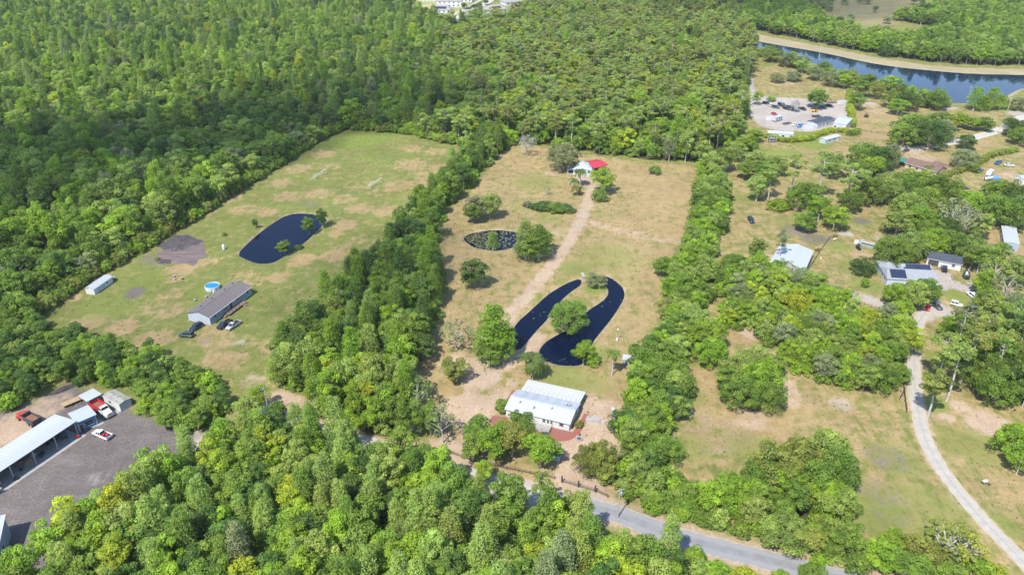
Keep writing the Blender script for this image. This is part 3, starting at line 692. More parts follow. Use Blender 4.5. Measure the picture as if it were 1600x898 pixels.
for v in range(3):
    rg = np.random.default_rng(700 + v); V, A = leaf_cloud([(rg.normal() * .18, rg.normal() * .18, .12, .22, .22, .2, 1) for _ in range(4)], 14, .11, rg, 1.2)
    proto('tuft', 0, V, A, MB().tube([(0, 0, -.05), (0, 0, .15)], .02, 3), M['bark'], .4, .4)

def dead_tree_mesh(seed, H=7.0):
    rg = np.random.default_rng(seed); mb = MB()
    def grow_(p, d, l, r, k):
        e = p + d * l
        mb.tube([p, p.lerp(e, .5) + Vector(rg.normal(size=3)) * l * .06, e], [r, r * .8, r * .6], 4 if k < 3 else 5, False)
        if k == 0: return
        for _ in range(3 if k > 1 else 2):
            nd = (d + Vector(rg.normal(size=3)) * .62 + Vector((0, 0, .12))).normalized()
            grow_(e, nd, l * rg.uniform(.6, .85), r * .58, k - 1)
    grow_(Vector((0, 0, -.2)), Vector((0, 0, 1)), H * .22, H * .028, 5)
    return mb

TREES = []
def put(sp, x, y, h, tone, R=None, region=None, v=None, jit=True):
    TREES.append(dict(sp=sp, x=x, y=y, h=h, tone=tone, R=R, region=region, v=v))
def T(cx, cy, h, sp='broadleaf_tree', tone='mid green', R=None, region=None):        # crown centre in the photo -> trunk on the ground
    far = P(cx, cy)[1] > 300
    if sp != 'shrub': h *= 1.36 if far else 1.18
    if R: R *= 1.2 if far else 1.08
    x, y = P(cx, cy, h * .58 if sp != 'shrub' else h * .45)
    put(sp, x, y, h, tone, R, region)
def grid_points(poly, step, seed, jit=.48):
    rg = np.random.default_rng(seed); q = np.array(poly); lo, hi = q.min(0), q.max(0)
    xs = np.arange(lo[0], hi[0], step); ys = np.arange(lo[1], hi[1], step * .87)
    GX_, GY_ = np.meshgrid(xs, ys); GX_ = GX_ + (np.arange(len(ys)) % 2)[:, None] * step * .5
    GX_ = GX_ + rg.uniform(-jit, jit, GX_.shape) * step; GY_ = GY_ + rg.uniform(-jit, jit, GY_.shape) * step
    x, y = GX_.ravel(), GY_.ravel(); ok = inside(poly, x, y)
    return x[ok], y[ok], rg
def in_view(x, y, m=45):
    px, py = PIX(x, y, 6)
    return (px > -m) & (px < 1600 + m) & (py < 898 + 150) & (py > -40)
def pick(rg, table):
    r = rg.random() * sum(w for _, w in table)
    for k, w in table:
        r -= w
        if r <= 0: return k
    return table[-1][0]
def fill(poly, step, seed, region, species, tones, hscale=(.8, 1.2), spots=()):
    x, y, rg = grid_points(poly, step, seed)
    for a, b in zip(x, y):
        if not in_view(a, b): continue
        sp = pick(rg, species); H = PROTO[sp][0]['H']
        if any(math.hypot(a - s[0], b - s[1]) < s[2] for s in spots): continue
        put(sp, a, b, H * rg.uniform(*hscale), pick(rg, tones[sp] if isinstance(tones, dict) else tones), None, region)
ROAD_KEEP = [(q[0], q[1], 4.2) for q in resample(ROAD, 3.0)]
FRONT_T = {'cypress_tree': [('light green', 7), ('mid green', 3), ('grey green', 1.5)], 'broadleaf_tree': [('mid green', 6), ('bright green', 3.5), ('yellow green', 2), ('dark green', 2), ('light green', 2)], 'shrub': [('mid green', 1), ('dark green', 1)], 'oak_tree': [('grey green', 2), ('mid green', 2)]}
fill(WOOD_FRONT, 5.0, 1, 'front', [('cypress_tree', 3), ('broadleaf_tree', 6), ('oak_tree', .5)], FRONT_T, (.75, 1.2), ROAD_KEEP)
fill(WOOD_HEDGE, 4.4, 2, 'hedge', [('broadleaf_tree', 6), ('shrub', 3)], [('mid green', 5), ('dark green', 4), ('bright green', 1.5)], (.48, .72))
fill(WOOD_BELT, 4.5, 3, 'belt', [('broadleaf_tree', 6), ('cypress_tree', 2.0), ('shrub', 2.4)], [('mid green', 5), ('dark green', 4), ('bright green', 1.6), ('light green', .8)], (.75, 1.15), ROAD_KEEP)
fill(WOOD_STRIP, 4.6, 4, 'strip', [('broadleaf_tree', 5), ('shrub', 2), ('oak_tree', 1)], [('mid green', 4), ('bright green', 3), ('light green', 2.5), ('dark green', 1)], (.6, .9), ROAD_KEEP)
fill(WOOD_RIGHT, 4.8, 5, 'right', [('broadleaf_tree', 5), ('shrub', 3), ('oak_tree', 1.4), ('thin_tree', .7)], [('mid green', 3), ('bright green', 3.4), ('yellow green', 1.8), ('light green', 2), ('grey green', 1)], (.55, .85))
fill(WOOD_LOW, 4.8, 6, 'low', [('broadleaf_tree', 4), ('shrub', 3), ('oak_tree', 1)], [('mid green', 4), ('bright green', 2.5), ('light green', 2), ('olive green', 1)], (.55, .8), ROAD_KEEP)
fill(WOOD_EAST, 6.0, 7, 'east', [('oak_tree', 4), ('pine_tree', 2.4), ('broadleaf_tree', 2)], [('mid green', 3), ('light green', 2), ('olive green', 2), ('grey green', 1.5)], (.75, 1.05))
for q in resample(PL([(980, 782), (1040, 800), (1100, 818), (1170, 838), (1250, 858), (1310, 876)]), 3.2):
    for r_ in (0, 1): put('shrub', q[0] + RNG.normal() * .8, q[1] + RNG.normal() * .7 + r_ * 3, RNG.uniform(2.0, 3.6) + r_, pick(RNG, [('mid green', 3), ('bright green', 3), ('light green', 1.5)]), RNG.uniform(1.7, 2.5), 'low')
for q in resample(PL([(1192, 90), (1240, 104), (1290, 118), (1345, 132), (1400, 148), (1440, 158), (1480, 168)]), 6.5):
    put(pick(RNG, [('oak_tree', 3), ('broadleaf_tree', 2)]), q[0] + RNG.normal() * 3, q[1] + RNG.normal() * 3, RNG.uniform(6, 10.5), pick(RNG, [('grey green', 2), ('mid green', 3), ('light green', 2), ('bright green', 1.5)]), RNG.uniform(3.4, 6), 'bank')
# hedge of shrubs along the edge of the left field
EDGE = resample(PL([(20, 512), (52, 494), (128, 441), (228, 384), (298, 343), (398, 280), (498, 218), (538, 200), (640, 209), (715, 226)]), 3.4)
for k, q in enumerate(EDGE):
    for r_ in (0, 1):
        put('shrub', q[0] + RNG.normal() * .6 - r_ * 2.0 + .9, q[1] + RNG.normal() * .6 + r_ * 2.4 - 1.1, RNG.uniform(3.2, 5.2) + r_ * 1.2, pick(RNG, [('mid green', 2), ('bright green', 2), ('olive green', 1.6), ('light green', .6)]), RNG.uniform(2.1, 3.0), 'field hedge')
# single trees: left parcel
for a in [(443, 385, 5.0, 'broadleaf_tree', 'mid green', 2.4), (481, 350, 6.2, 'broadleaf_tree', 'mid green', 2.6), (502, 338, 6.0, 'broadleaf_tree', 'dark green', 2.0), (398, 348, 3.6, 'broadleaf_tree', 'dark green', 1.1), (466, 386, 1.6, 'shrub', 'dark green', 1.6), (350, 366, 1.2, 'shrub', 'mid green', .9), (245, 404, 1.1, 'shrub', 'light green', 1.0)]:
    T(*a, region='single')
# single trees: middle parcel
for a in [(740, 424, 9.5, 'broadleaf_tree', 'dark green', 4.4), (742, 322, 8.5, 'broadleaf_tree', 'grey green', 3.8), (765, 318, 8.5, 'broadleaf_tree', 'light green', 3.8), (738, 330, 7, 'broadleaf_tree', 'mid green', 3), (770, 374, 6.0, 'cypress_tree', 'light green', 2.2),
          (822, 372, 13, 'cypress_tree', 'light green', 4.0), (842, 376, 12, 'cypress_tree', 'mid green', 4.0), (828, 385, 9, 'broadleaf_tree', 'mid green', 4.0), (815, 384, 8, 'broadleaf_tree', 'grey green', 3.0), (850, 372, 8, 'broadleaf_tree', 'bright green', 3.0),
          (772, 515, 15, 'cypress_tree', 'bright green', 5.0), (784, 535, 10.5, 'broadleaf_tree', 'bright green', 3.6), (762, 545, 9, 'broadleaf_tree', 'mid green', 3.4), (792, 530, 9, 'broadleaf_tree', 'bright green', 3.0),
          (712, 522, 8.5, 'thin_tree', 'grey green', 4.2), (712, 575, 7.0, 'broadleaf_tree', 'olive green', 3.6), (660, 540, 7.0, 'broadleaf_tree', 'dark green', 4.0),
          (888, 490, 8.5, 'oak_tree', 'mid green', 5.9), (912, 549, 7.0, 'broadleaf_tree', 'bright green', 3.0), (927, 563, 3.6, 'shrub', 'bright green', 1.9), (931, 436, 4.2, 'oak_tree', 'grey green', 3.4),
          (942, 278, 9.0, 'broadleaf_tree', 'bright green', 4.6), (938, 305, 4.6, 'shrub', 'mid green', 3.4), (881, 240, 11, 'oak_tree', 'grey green', 6.2), (1023, 266, 4.0, 'shrub', 'mid green', 2.5), (1034, 414, 6.5, 'broadleaf_tree', 'mid green', 3.0),
          (855, 297, 3.0, 'thin_tree', 'grey green', 1.4), (850, 322, 2.6, 'shrub', 'dark green', 4), (868, 324, 3.0, 'shrub', 'mid green', 4), (882, 326, 2.6, 'shrub', 'dark green', 3.6), (838, 322, 2.0, 'shrub', 'dark green', 2.4), (824, 319, 2.2, 'shrub', 'grey green', 1.9),
          (405, 618, 6.5, 'broadleaf_tree', 'bright green', 2.6), (385, 640, 8, 'broadleaf_tree', 'light green', 3.2), (432, 640, 6, 'broadleaf_tree', 'mid green', 2.4), (652, 615, 10, 'thin_tree', 'light green', 3.6), (690, 660, 9.5, 'thin_tree', 'grey green', 3.8), (672, 650, 9, 'broadleaf_tree', 'mid green', 2.8), (640, 650, 10, 'broadleaf_tree', 'mid green', 3.2),
          (745, 672, 8.5, 'broadleaf_tree', 'mid green', 3.6), (738, 695, 7.5, 'broadleaf_tree', 'mid green', 3.0), (772, 690, 9.5, 'broadleaf_tree', 'bright green', 3.4), (800, 686, 8.5, 'broadleaf_tree', 'olive green', 3.6), (824, 672, 11, 'cypress_tree', 'mid green', 2.3), (845, 700, 8.5, 'broadleaf_tree', 'bright green', 4.2), (790, 668, 5, 'broadleaf_tree', 'olive green', 2.4), (786, 634, 3.0, 'shrub', 'mid green', 2.2), (808, 650, 3.0, 'shrub', 'mid green', 1.8), (905, 662, 1.6, 'shrub', 'olive green', 1.2),
          (920, 716, 7.5, 'oak_tree', 'olive green', 3.6), (940, 712, 8.0, 'oak_tree', 'olive green', 4.0), (945, 736, 5, 'broadleaf_tree', 'olive green', 2.6), (755, 735, 6, 'broadleaf_tree', 'bright green', 2.2), (842, 762, 10, 'pine_tree', 'light green', 2.0)]:
    T(*a, region='single')
# single trees: right side, near
for a in [(1160, 575, 8.5, 'oak_tree', 'light green', 5.5), (1190, 590, 9.5, 'oak_tree', 'bright green', 6.2), (1160, 608, 8.0, 'oak_tree', 'mid green', 5.5), (1140, 588, 7, 'broadleaf_tree', 'mid green', 3.6), (1200, 615, 7.5, 'oak_tree', 'mid green', 4.6), (1180, 562, 8.0, 'broadleaf_tree', 'light green', 4.0), (1205, 570, 7, 'broadleaf_tree', 'bright green', 3.6),
          (1105, 520, 9, 'oak_tree', 'bright green', 5.5), (1085, 500, 9, 'broadleaf_tree', 'light green', 4.4), (1110, 545, 8, 'oak_tree', 'bright green', 4.6), (1040, 560, 9.0, 'oak_tree', 'mid green', 5.6), (1010, 555, 9.0, 'oak_tree', 'mid green', 5.2), (1040, 590, 8.0, 'oak_tree', 'mid green', 4.6),
          (1215, 725, 9.5, 'oak_tree', 'olive green', 6.0), (1255, 715, 10.5, 'oak_tree', 'olive green', 5.4), (1290, 700, 11, 'oak_tree', 'light green', 5.6), (1310, 730, 10.0, 'oak_tree', 'mid green', 5.2), (1275, 745, 9, 'oak_tree', 'mid green', 5.2), (1235, 755, 8, 'broadleaf_tree', 'bright green', 4.0), (1170, 770, 7, 'broadleaf_tree', 'mid green', 3.6), (1190, 740, 7.5, 'oak_tree', 'mid green', 4.5), (1300, 775, 8, 'oak_tree', 'bright green', 4.8),
          (1480, 850, 8.0, 'thin_tree', 'olive green', 5.4), (1450, 860, 6, 'broadleaf_tree', 'olive green', 3.6), (1510, 855, 6.5, 'thin_tree', 'yellow green', 4.2), (1420, 880, 5, 'broadleaf_tree', 'mid green', 3.2), (1380, 868, 5, 'broadleaf_tree', 'bright green', 3.2), (1480, 895, 5, 'broadleaf_tree', 'mid green', 3.4), (1530, 888, 4, 'shrub', 'bright green', 2.6), (1340, 880, 4, 'shrub', 'mid green', 2.4), (1555, 895, 3.5, 'shrub', 'yellow green', 2.2), (1395, 845, 4.4, 'broadleaf_tree', 'bright green', 3.0),
          (1270, 896, 3, 'shrub', 'mid green', 2.4), (1220, 905, 3, 'shrub', 'bright green', 2.0), (868, 792, 8.5, 'broadleaf_tree', 'bright green', 2.8), (893, 786, 7.5, 'broadleaf_tree', 'light green', 2.4), (1120, 892, 3.5, 'shrub', 'bright green', 2.6), (1165, 903, 3.2, 'shrub', 'yellow green', 2.6), (1085, 870, 4, 'shrub', 'bright green', 2.4), (1095, 888, 3.6, 'shrub', 'light green', 2.2),
          (1590, 685, 8.5, 'oak_tree', 'bright green', 5.2), (1596, 720, 6, 'broadleaf_tree', 'bright green', 3.0), (1475, 555, 15, 'pine_tree', 'light green', 4.0), (1462, 610, 13, 'pine_tree', 'olive green', 4.2), (1495, 575, 16, 'pine_tree', 'light green', 4.4), (1518, 545, 17, 'pine_tree', 'olive green', 4.8), (1535, 580, 9, 'oak_tree', 'mid green', 5.0), (1560, 600, 9, 'oak_tree', 'mid green', 5.5), (1590, 590, 10, 'oak_tree', 'dark green', 6.0), (1575, 560, 10, 'oak_tree', 'mid green', 6), (1545, 540, 10, 'oak_tree', 'light green', 5.5),
          (1495, 510, 6.5, 'oak_tree', 'bright green', 4.6), (1520, 505, 8, 'oak_tree', 'mid green', 5), (1550, 505, 11, 'pine_tree', 'light green', 4), (1580, 520, 10, 'oak_tree', 'light green', 5.6), (1560, 480, 8, 'broadleaf_tree', 'yellow green', 3.6), (1540, 470, 8, 'broadleaf_tree', 'mid green', 3.6), (1590, 480, 9, 'broadleaf_tree', 'grey green', 4.4), (1575, 450, 9, 'thin_tree', 'grey green', 4.6), (1555, 425, 10, 'thin_tree', 'light green', 4.2), (1590, 420, 10, 'broadleaf_tree', 'light green', 5), (1535, 400, 10, 'broadleaf_tree', 'mid green', 4.4), (1520, 385, 9, 'oak_tree', 'light green', 5), (1560, 395, 9, 'broadleaf_tree', 'mid green', 3.8), (1540, 440, 8, 'broadleaf_tree', 'bright green', 3.8),
          (1430, 455, 8.5, 'oak_tree', 'light green', 5.6), (1450, 450, 8, 'oak_tree', 'mid green', 4.6), (1405, 458, 7.5, 'oak_tree', 'bright green', 4.6), (1408, 485, 7, 'broadleaf_tree', 'bright green', 3.8), (1410, 510, 7, 'broadleaf_tree', 'bright green', 3.6), (1402, 535, 6.5, 'oak_tree', 'light green', 4), (1395, 388, 9.5, 'oak_tree', 'mid green', 6.0), (1425, 380, 9.5, 'oak_tree', 'light green', 6.0), (1455, 375, 9.5, 'oak_tree', 'bright green', 5.5), (1485, 375, 9, 'broadleaf_tree', 'mid green', 4.6), (1410, 395, 8, 'broadleaf_tree', 'mid green', 4), (1500, 380, 9, 'oak_tree', 'mid green', 4.5),
          (1350, 414, 5.0, 'oak_tree', 'dark green', 4.3), (1352, 442, 3.6, 'shrub', 'bright green', 1.4), (1330, 463, 5, 'thin_tree', 'grey green', 2.0), (1293, 463, 8.0, 'oak_tree', 'bright green', 5.0), (1270, 445, 8, 'broadleaf_tree', 'light green', 4.4), (1220, 440, 8.5, 'broadleaf_tree', 'light green', 4.0), (1255, 432, 7, 'broadleaf_tree', 'grey green', 3.2), (1221, 382, 12, 'pine_tree', 'grey green', 2.4), (1245, 470, 8, 'oak_tree', 'yellow green', 5)]:
    T(*a, region='single')
# single trees: right side, far
for a in [(1306, 338, 7.5, 'broadleaf_tree', 'bright green', 4.2), (1260, 345, 7, 'broadleaf_tree', 'mid green', 4.2), (1215, 320, 3.5, 'shrub', 'bright green', 4.6), (1205, 280, 12, 'pine_tree', 'light green', 3.8), (1240, 270, 15, 'pine_tree', 'light green', 4.4), (1285, 268, 16, 'pine_tree', 'light green', 4.4), (1330, 285, 15, 'pine_tree', 'light green', 5), (1270, 300, 9, 'broadleaf_tree', 'mid green', 5), (1250, 305, 8, 'oak_tree', 'mid green', 5), (1282, 322, 8, 'broadleaf_tree', 'bright green', 4), (1330, 310, 8, 'oak_tree', 'mid green', 4.4), (1360, 295, 9, 'oak_tree', 'mid green', 6), (1385, 290, 10, 'oak_tree', 'light green', 6),
          (1350, 240, 9.5, 'oak_tree', 'mid green', 6.8), (1375, 245, 9.5, 'oak_tree', 'dark green', 6.2), (1390, 240, 9, 'oak_tree', 'grey green', 5), (1365, 258, 8, 'broadleaf_tree', 'bright green', 4.4), (1345, 262, 7, 'broadleaf_tree', 'mid green', 4.4), (1300, 255, 9, 'broadleaf_tree', 'light green', 4.8), (1410, 285, 9, 'oak_tree', 'mid green', 5.6), (1435, 280, 8.5, 'broadleaf_tree', 'bright green', 4.6), (1460, 290, 9, 'oak_tree', 'mid green', 6), (1485, 295, 8, 'oak_tree', 'mid green', 5.4), (1450, 310, 10, 'oak_tree', 'mid green', 6), (1420, 320, 10, 'oak_tree', 'light green', 6), (1440, 340, 9, 'broadleaf_tree', 'bright green', 5), (1470, 330, 9, 'oak_tree', 'olive green', 6), (1405, 345, 9, 'broadleaf_tree', 'light green', 5), (1490, 335, 12, 'thin_tree', 'grey green', 5), (1520, 315, 9, 'broadleaf_tree', 'bright green', 4.6), (1510, 345, 12, 'thin_tree', 'grey green', 5), (1480, 355, 9, 'oak_tree', 'dark green', 5), (1455, 358, 9, 'oak_tree', 'mid green', 5), (1530, 350, 9, 'broadleaf_tree', 'light green', 4.4),
          (1565, 300, 10, 'oak_tree', 'mid green', 6.4), (1590, 305, 10, 'oak_tree', 'dark green', 6), (1560, 325, 10, 'oak_tree', 'mid green', 6), (1585, 330, 10, 'oak_tree', 'mid green', 6), (1454, 265, 4, 'shrub', 'mid green', 3), (1508, 245, 7.0, 'oak_tree', 'grey green', 5.4), (1520, 262, 3.4, 'shrub', 'mid green', 3.2),
          (1430, 195, 11, 'oak_tree', 'mid green', 8.6), (1455, 205, 11, 'oak_tree', 'dark green', 8), (1415, 208, 9, 'oak_tree', 'mid green', 7), (1475, 200, 9, 'oak_tree', 'grey green', 6), (1470, 185, 7, 'oak_tree', 'light green', 6), (1500, 185, 6, 'broadleaf_tree', 'bright green', 4.6), (1520, 190, 6, 'broadleaf_tree', 'bright green', 4.4), (1540, 192, 6, 'broadleaf_tree', 'mid green', 4.0), (1485, 190, 6, 'broadleaf_tree', 'yellow green', 4.4), (1510, 220, 6, 'broadleaf_tree', 'dark green', 4.0), (1590, 198, 7, 'oak_tree', 'dark green', 6), (1600, 210, 7, 'oak_tree', 'mid green', 6), (1580, 190, 4, 'shrub', 'mid green', 3.4),
          (1526, 152, 10, 'cypress_tree', 'bright green', 4.2), (1552, 152, 9.5, 'cypress_tree', 'bright green', 4.2), (1538, 160, 6, 'cypress_tree', 'bright green', 4), (1566, 158, 6, 'cypress_tree', 'bright green', 3.6), (1595, 160, 6, 'oak_tree', 'grey green', 5),
          (1345, 135, 8, 'broadleaf_tree', 'mid green', 5), (1370, 138, 8, 'oak_tree', 'olive green', 5), (1395, 152, 8, 'oak_tree', 'mid green', 5.2), (1420, 155, 8.5, 'oak_tree', 'dark green', 5.8), (1445, 150, 8, 'oak_tree', 'light green', 5.8), (1465, 155, 8, 'oak_tree', 'mid green', 5.4), (1340, 155, 8, 'broadleaf_tree', 'mid green', 4.4), (1405, 165, 7, 'broadleaf_tree', 'bright green', 4.8), (1300, 120, 8, 'oak_tree', 'grey green', 5.4), (1275, 112, 7, 'oak_tree', 'grey green', 5), (1255, 102, 7, 'broadleaf_tree', 'light green', 4.8), (1230, 92, 7, 'oak_tree', 'grey green', 5.6), (1205, 85, 7, 'oak_tree', 'light green', 5.4), (1320, 125, 7, 'broadleaf_tree', 'bright green', 4.4), (1240, 118, 5, 'oak_tree', 'grey green', 5), (1215, 120, 5, 'oak_tree', 'grey green', 4.4), (1280, 152, 8.5, 'broadleaf_tree', 'mid green', 5.4), (1184, 152, 6, 'broadleaf_tree', 'bright green', 2.6), (1205, 155, 3, 'shrub', 'bright green', 2.4), (1330, 120, 7, 'broadleaf_tree', 'light green', 4),
          (1162, 222, 6, 'broadleaf_tree', 'bright green', 4), (1180, 210, 5, 'broadleaf_tree', 'bright green', 4), (1175, 228, 4, 'shrub', 'mid green', 3.6), (1150, 235, 7, 'broadleaf_tree', 'light green', 4), (1185, 250, 7, 'broadleaf_tree', 'light green', 4.4), (1130, 245, 9, 'broadleaf_tree', 'mid green', 4.6), (1115, 255, 9, 'broadleaf_tree', 'light green', 4.4), (1165, 262, 7, 'broadleaf_tree', 'mid green', 4), (1198, 268, 8, 'broadleaf_tree', 'mid green', 4.4), (1215, 255, 8, 'broadleaf_tree', 'light green', 4), (1125, 285, 8, 'thin_tree', 'light green', 3.6), (1185, 290, 9, 'broadleaf_tree', 'light green', 4)]:
    T(*a, region='single')
# clipped hedges in the upper right
for pts, h_, tone in (([(1188, 213), (1225, 222), (1262, 220), (1290, 208), (1325, 206)], 2.7, 'yellow green'), ([(1326, 148), (1328, 175), (1332, 200)], 4.0, 'yellow green'), ([(1585, 236), (1555, 243), (1525, 256), (1500, 268), (1470, 278), (1440, 292)], 2.2, 'olive green'), ([(1340, 210), (1325, 212)], 3.0, 'mid green')):
    for q in resample(PL(pts), 2.9):
        put('shrub', q[0] + RNG.normal() * .3, q[1] + RNG.normal() * .3, h_ * RNG.uniform(.85, 1.15), tone if RNG.random() < .75 else 'bright green', RNG.uniform(1.8, 2.3), 'clipped hedge')

MARKS = {k: P(*v) for k, v in {'pole barn': (60, 690), 'red dump truck': (160, 637), 'dirt yard': (215, 720), 'grey mobile home': (343, 485), 'swimming pool': (332, 447), 'left field pond': (440, 372), 'long white shed': (155, 440), 'burnt dark patch': (285, 390), 'pair of goals': (540, 285), 'lily pond': (765, 375), 'winding pond': (850, 510), 'pond island': (900, 470), 'white metal house': (848, 650), 'small grey hut': (980, 565), 'front gate': (890, 775), 'paved road bend': (1060, 840), 'red carport': (935, 262), 'meadow car': (1173, 346), 'white metal barn': (1243, 405), 'solar house': (1425, 425), 'dark roofed garage': (1478, 405), 'gravel turning circle': (1450, 490), 'black board fence': (1415, 600), 'gravel driveway': (1475, 740), 'white mailbox': (1537, 760), 'storage yard': (1245, 182), 'brown roofed house': (1430, 258), 'parked vans': (1550, 270), 'long grey trailer': (1590, 375), 'concrete road': (1540, 213), 'canal': (1450, 135), 'meadow clearing': (1170, 525), 'lower right meadow': (1390, 740), 'upper field corner': (540, 206), 'left photo edge': (0, 560), 'lower left corner': (60, 900), 'bottom photo edge': (620, 860), 'dirt drive': (880, 395), 'tan lawn': (1020, 320), 'white edge hut': (1598, 283), 'concrete basin': (1365, 385), 'gate utility pole': (965, 805), 'wood utility pole': (420, 648), 'sand causeway': (825, 545)}.items()}
NOUN = {'broadleaf_tree': 'broadleaf', 'oak_tree': 'oak', 'cypress_tree': 'cypress', 'pine_tree': 'pine', 'shrub': 'shrub', 'thin_tree': 'open tree'}
REGION = {'front': ' in bottom wood', 'hedge': ' in yard thicket', 'belt': ' in middle belt', 'strip': ' in lawn strip', 'right': ' in right copse', 'low': ' in roadside copse', 'east': ' in east grove', 'field hedge': ' in field hedge', 'bank': ' on canal bank', 'clipped hedge': ' in hedge row', 'single': ''}
ORD = ['nearest', 'second nearest', 'third nearest', 'fourth nearest', 'fifth nearest', 'sixth nearest', 'seventh nearest', 'eighth nearest', 'ninth nearest', 'tenth nearest', 'eleventh nearest', 'twelfth nearest', 'thirteenth nearest']
def label_trees():
    for t in TREES:
        d = sorted((math.hypot(t['x'] - q[0], t['y'] - q[1]), k) for k, q in MARKS.items())
        t['d'], k = d[0]; q = MARKS[k]; dx, dy = t['x'] - q[0], t['y'] - q[1]
        if abs(dx) > abs(dy): side = 'right of' if dx > 0 else 'left of'
        else: side = 'behind' if dy > 0 else 'in front of'
        f = t['h'] / PROTO[t['sp']][0]['H']
        t['size'] = 'small' if f < .75 else 'tall' if f > 1.02 else 'medium'
        t['key'] = (t['size'], t['tone'], t['sp'], t['region'], side, k)
    groups = {}
    for t in TREES: groups.setdefault(t['key'], []).append(t)
    for key, g in groups.items():
        g.sort(key=lambda t: t['d']); size, tone, sp, reg, side, k = key
        base = f"{size} {tone} {NOUN[sp]}{REGION[reg]}"
        for i, t in enumerate(g):
            if len(g) == 1: t['label'] = f"{base}, {side} the {k}"
            elif i < 13: t['label'] = f"{base}, {ORD[i]} {side} the {k}"
            else: t['label'] = f"{base}, farther {side} the {k}"
GROUPN = {'front': 'trees of the wood along the bottom', 'hedge': 'trees of the thicket behind the dirt yard', 'belt': 'trees of the belt between the fields', 'strip': 'trees of the strip right of the lawn', 'right': 'trees of the right hand copse', 'low': 'trees of the copse above the road', 'east': 'trees of the grove at the right edge', 'field hedge': 'shrubs edging the left field', 'bank': 'trees along the near canal bank', 'clipped hedge': 'shrubs of the hedge rows'}
GROUPS_SINGLE = {'broadleaf_tree': 'broadleaf trees standing by themselves', 'oak_tree': 'oaks standing by themselves', 'cypress_tree': 'cypresses standing by themselves', 'pine_tree': 'pines standing by themselves', 'shrub': 'shrubs standing by themselves', 'thin_tree': 'thin trees standing by themselves'}
def plant_trees():
    rg = np.random.default_rng(77)
    for t in TREES:
        pr = PROTO[t['sp']][int(rg.integers(len(PROTO[t['sp']])))]
        sz = t['h'] / pr['H']; sx = (t['R'] / pr['R']) if t['R'] else sz ** .6 * rg.uniform(.92, 1.12)
        nm = {'thin_tree': 'broadleaf_tree'}.get(t['sp'], t['sp'])
        e = empty(nm, (t['x'], t['y'], 0), rg.uniform(0, 6.28), t['label'], 'shrub' if nm == 'shrub' else 'tree', GROUPN.get(t['region']) or GROUPS_SINGLE[t['sp']])
        e.scale = (sx, sx * rg.uniform(.92, 1.08), sz)
        c = link('crown', pr['crown'], e)
        k = rg.uniform(.88, 1.14) * (1.2 if t['region'] == 'front' else 1.0); w = rg.uniform(.92, 1.1)
        c['tint'] = [TINT[t['tone']][0] * k * w, TINT[t['tone']][1] * k, TINT[t['tone']][2] * k]
        link('trunk', pr['trunk'], e)

# far woods: scattered copies held in one object each
SRC = bpy.data.collections.new('wood_source')
SRC_IDX = {}
def make_sources():
    k = 0
    for sp in ('broadleaf_tree', 'cypress_tree', 'pine_tree', 'oak_tree', 'shrub', 'thin_tree', 'tuft'):
        for pr in PROTO[sp][:5]:
            c, t = pr['crown'], pr['trunk']
            me = bpy.data.meshes.new('wood_tree')
            nv = len(c.vertices); co = np.empty(nv * 3); c.vertices.foreach_get('co', co); av = np.empty(nv); c.attributes['leafvar'].data.foreach_get('value', av)
            tv = [tuple(v.co) for v in t.vertices]; tf = [[i + nv for i in p.vertices] for p in t.polygons]
            me.from_pydata(co.reshape(-1, 3).tolist() + tv, [], np.arange(nv).reshape(-1, 4).tolist() + tf)
            a = me.attributes.new('leafvar', 'FLOAT', 'POINT'); a.data.foreach_set('value', np.r_[av, np.ones(len(tv))].astype(np.float32))
            me.materials.append(M['leaf']); me.materials.append(t.materials[0])
            me.polygons.foreach_set('material_index', [0] * (nv // 4) + [1] * len(tf))
            o = bpy.data.objects.new('wood_tree_%02d' % k, me); SRC.objects.link(o)
            SRC_IDX.setdefault(sp, []).append(k); k += 1
def wood_nodes():
    g = bpy.data.node_groups.new('scatter_wood', 'GeometryNodeTree')
    g.interface.new_socket('Geometry', in_out='INPUT', socket_type='NodeSocketGeometry')
    g.interface.new_socket('Geometry', in_out='OUTPUT', socket_type='NodeSocketGeometry')
    N, L = g.nodes.new, g.links.new
    i, o = N('NodeGroupInput'), N('NodeGroupOutput')
    ci = N('GeometryNodeCollectionInfo'); ci.inputs['Collection'].default_value = SRC
    ci.inputs['Separate Children'].default_value = True; ci.inputs['Reset Children'].default_value = True
    ip = N('GeometryNodeInstanceOnPoints'); ip.inputs['Pick Instance'].default_value = True
    def named(n, t):
        a = N('GeometryNodeInputNamedAttribute'); a.data_type = t; a.inputs['Name'].default_value = n
        return a.outputs['Attribute']
    L(i.outputs[0], ip.inputs['Points']); L(ci.outputs[0], ip.inputs['Instance'])
    L(named('kind_index', 'INT'), ip.inputs['Instance Index'])
    er = N('FunctionNodeEulerToRotation'); L(named('turn', 'FLOAT_VECTOR'), er.inputs[0]); L(er.outputs[0], ip.inputs['Rotation'])
    L(named('size', 'FLOAT_VECTOR'), ip.inputs['Scale'])
    L(ip.outputs[0], o.inputs[0])
    return g
make_sources()
WOODN = wood_nodes()
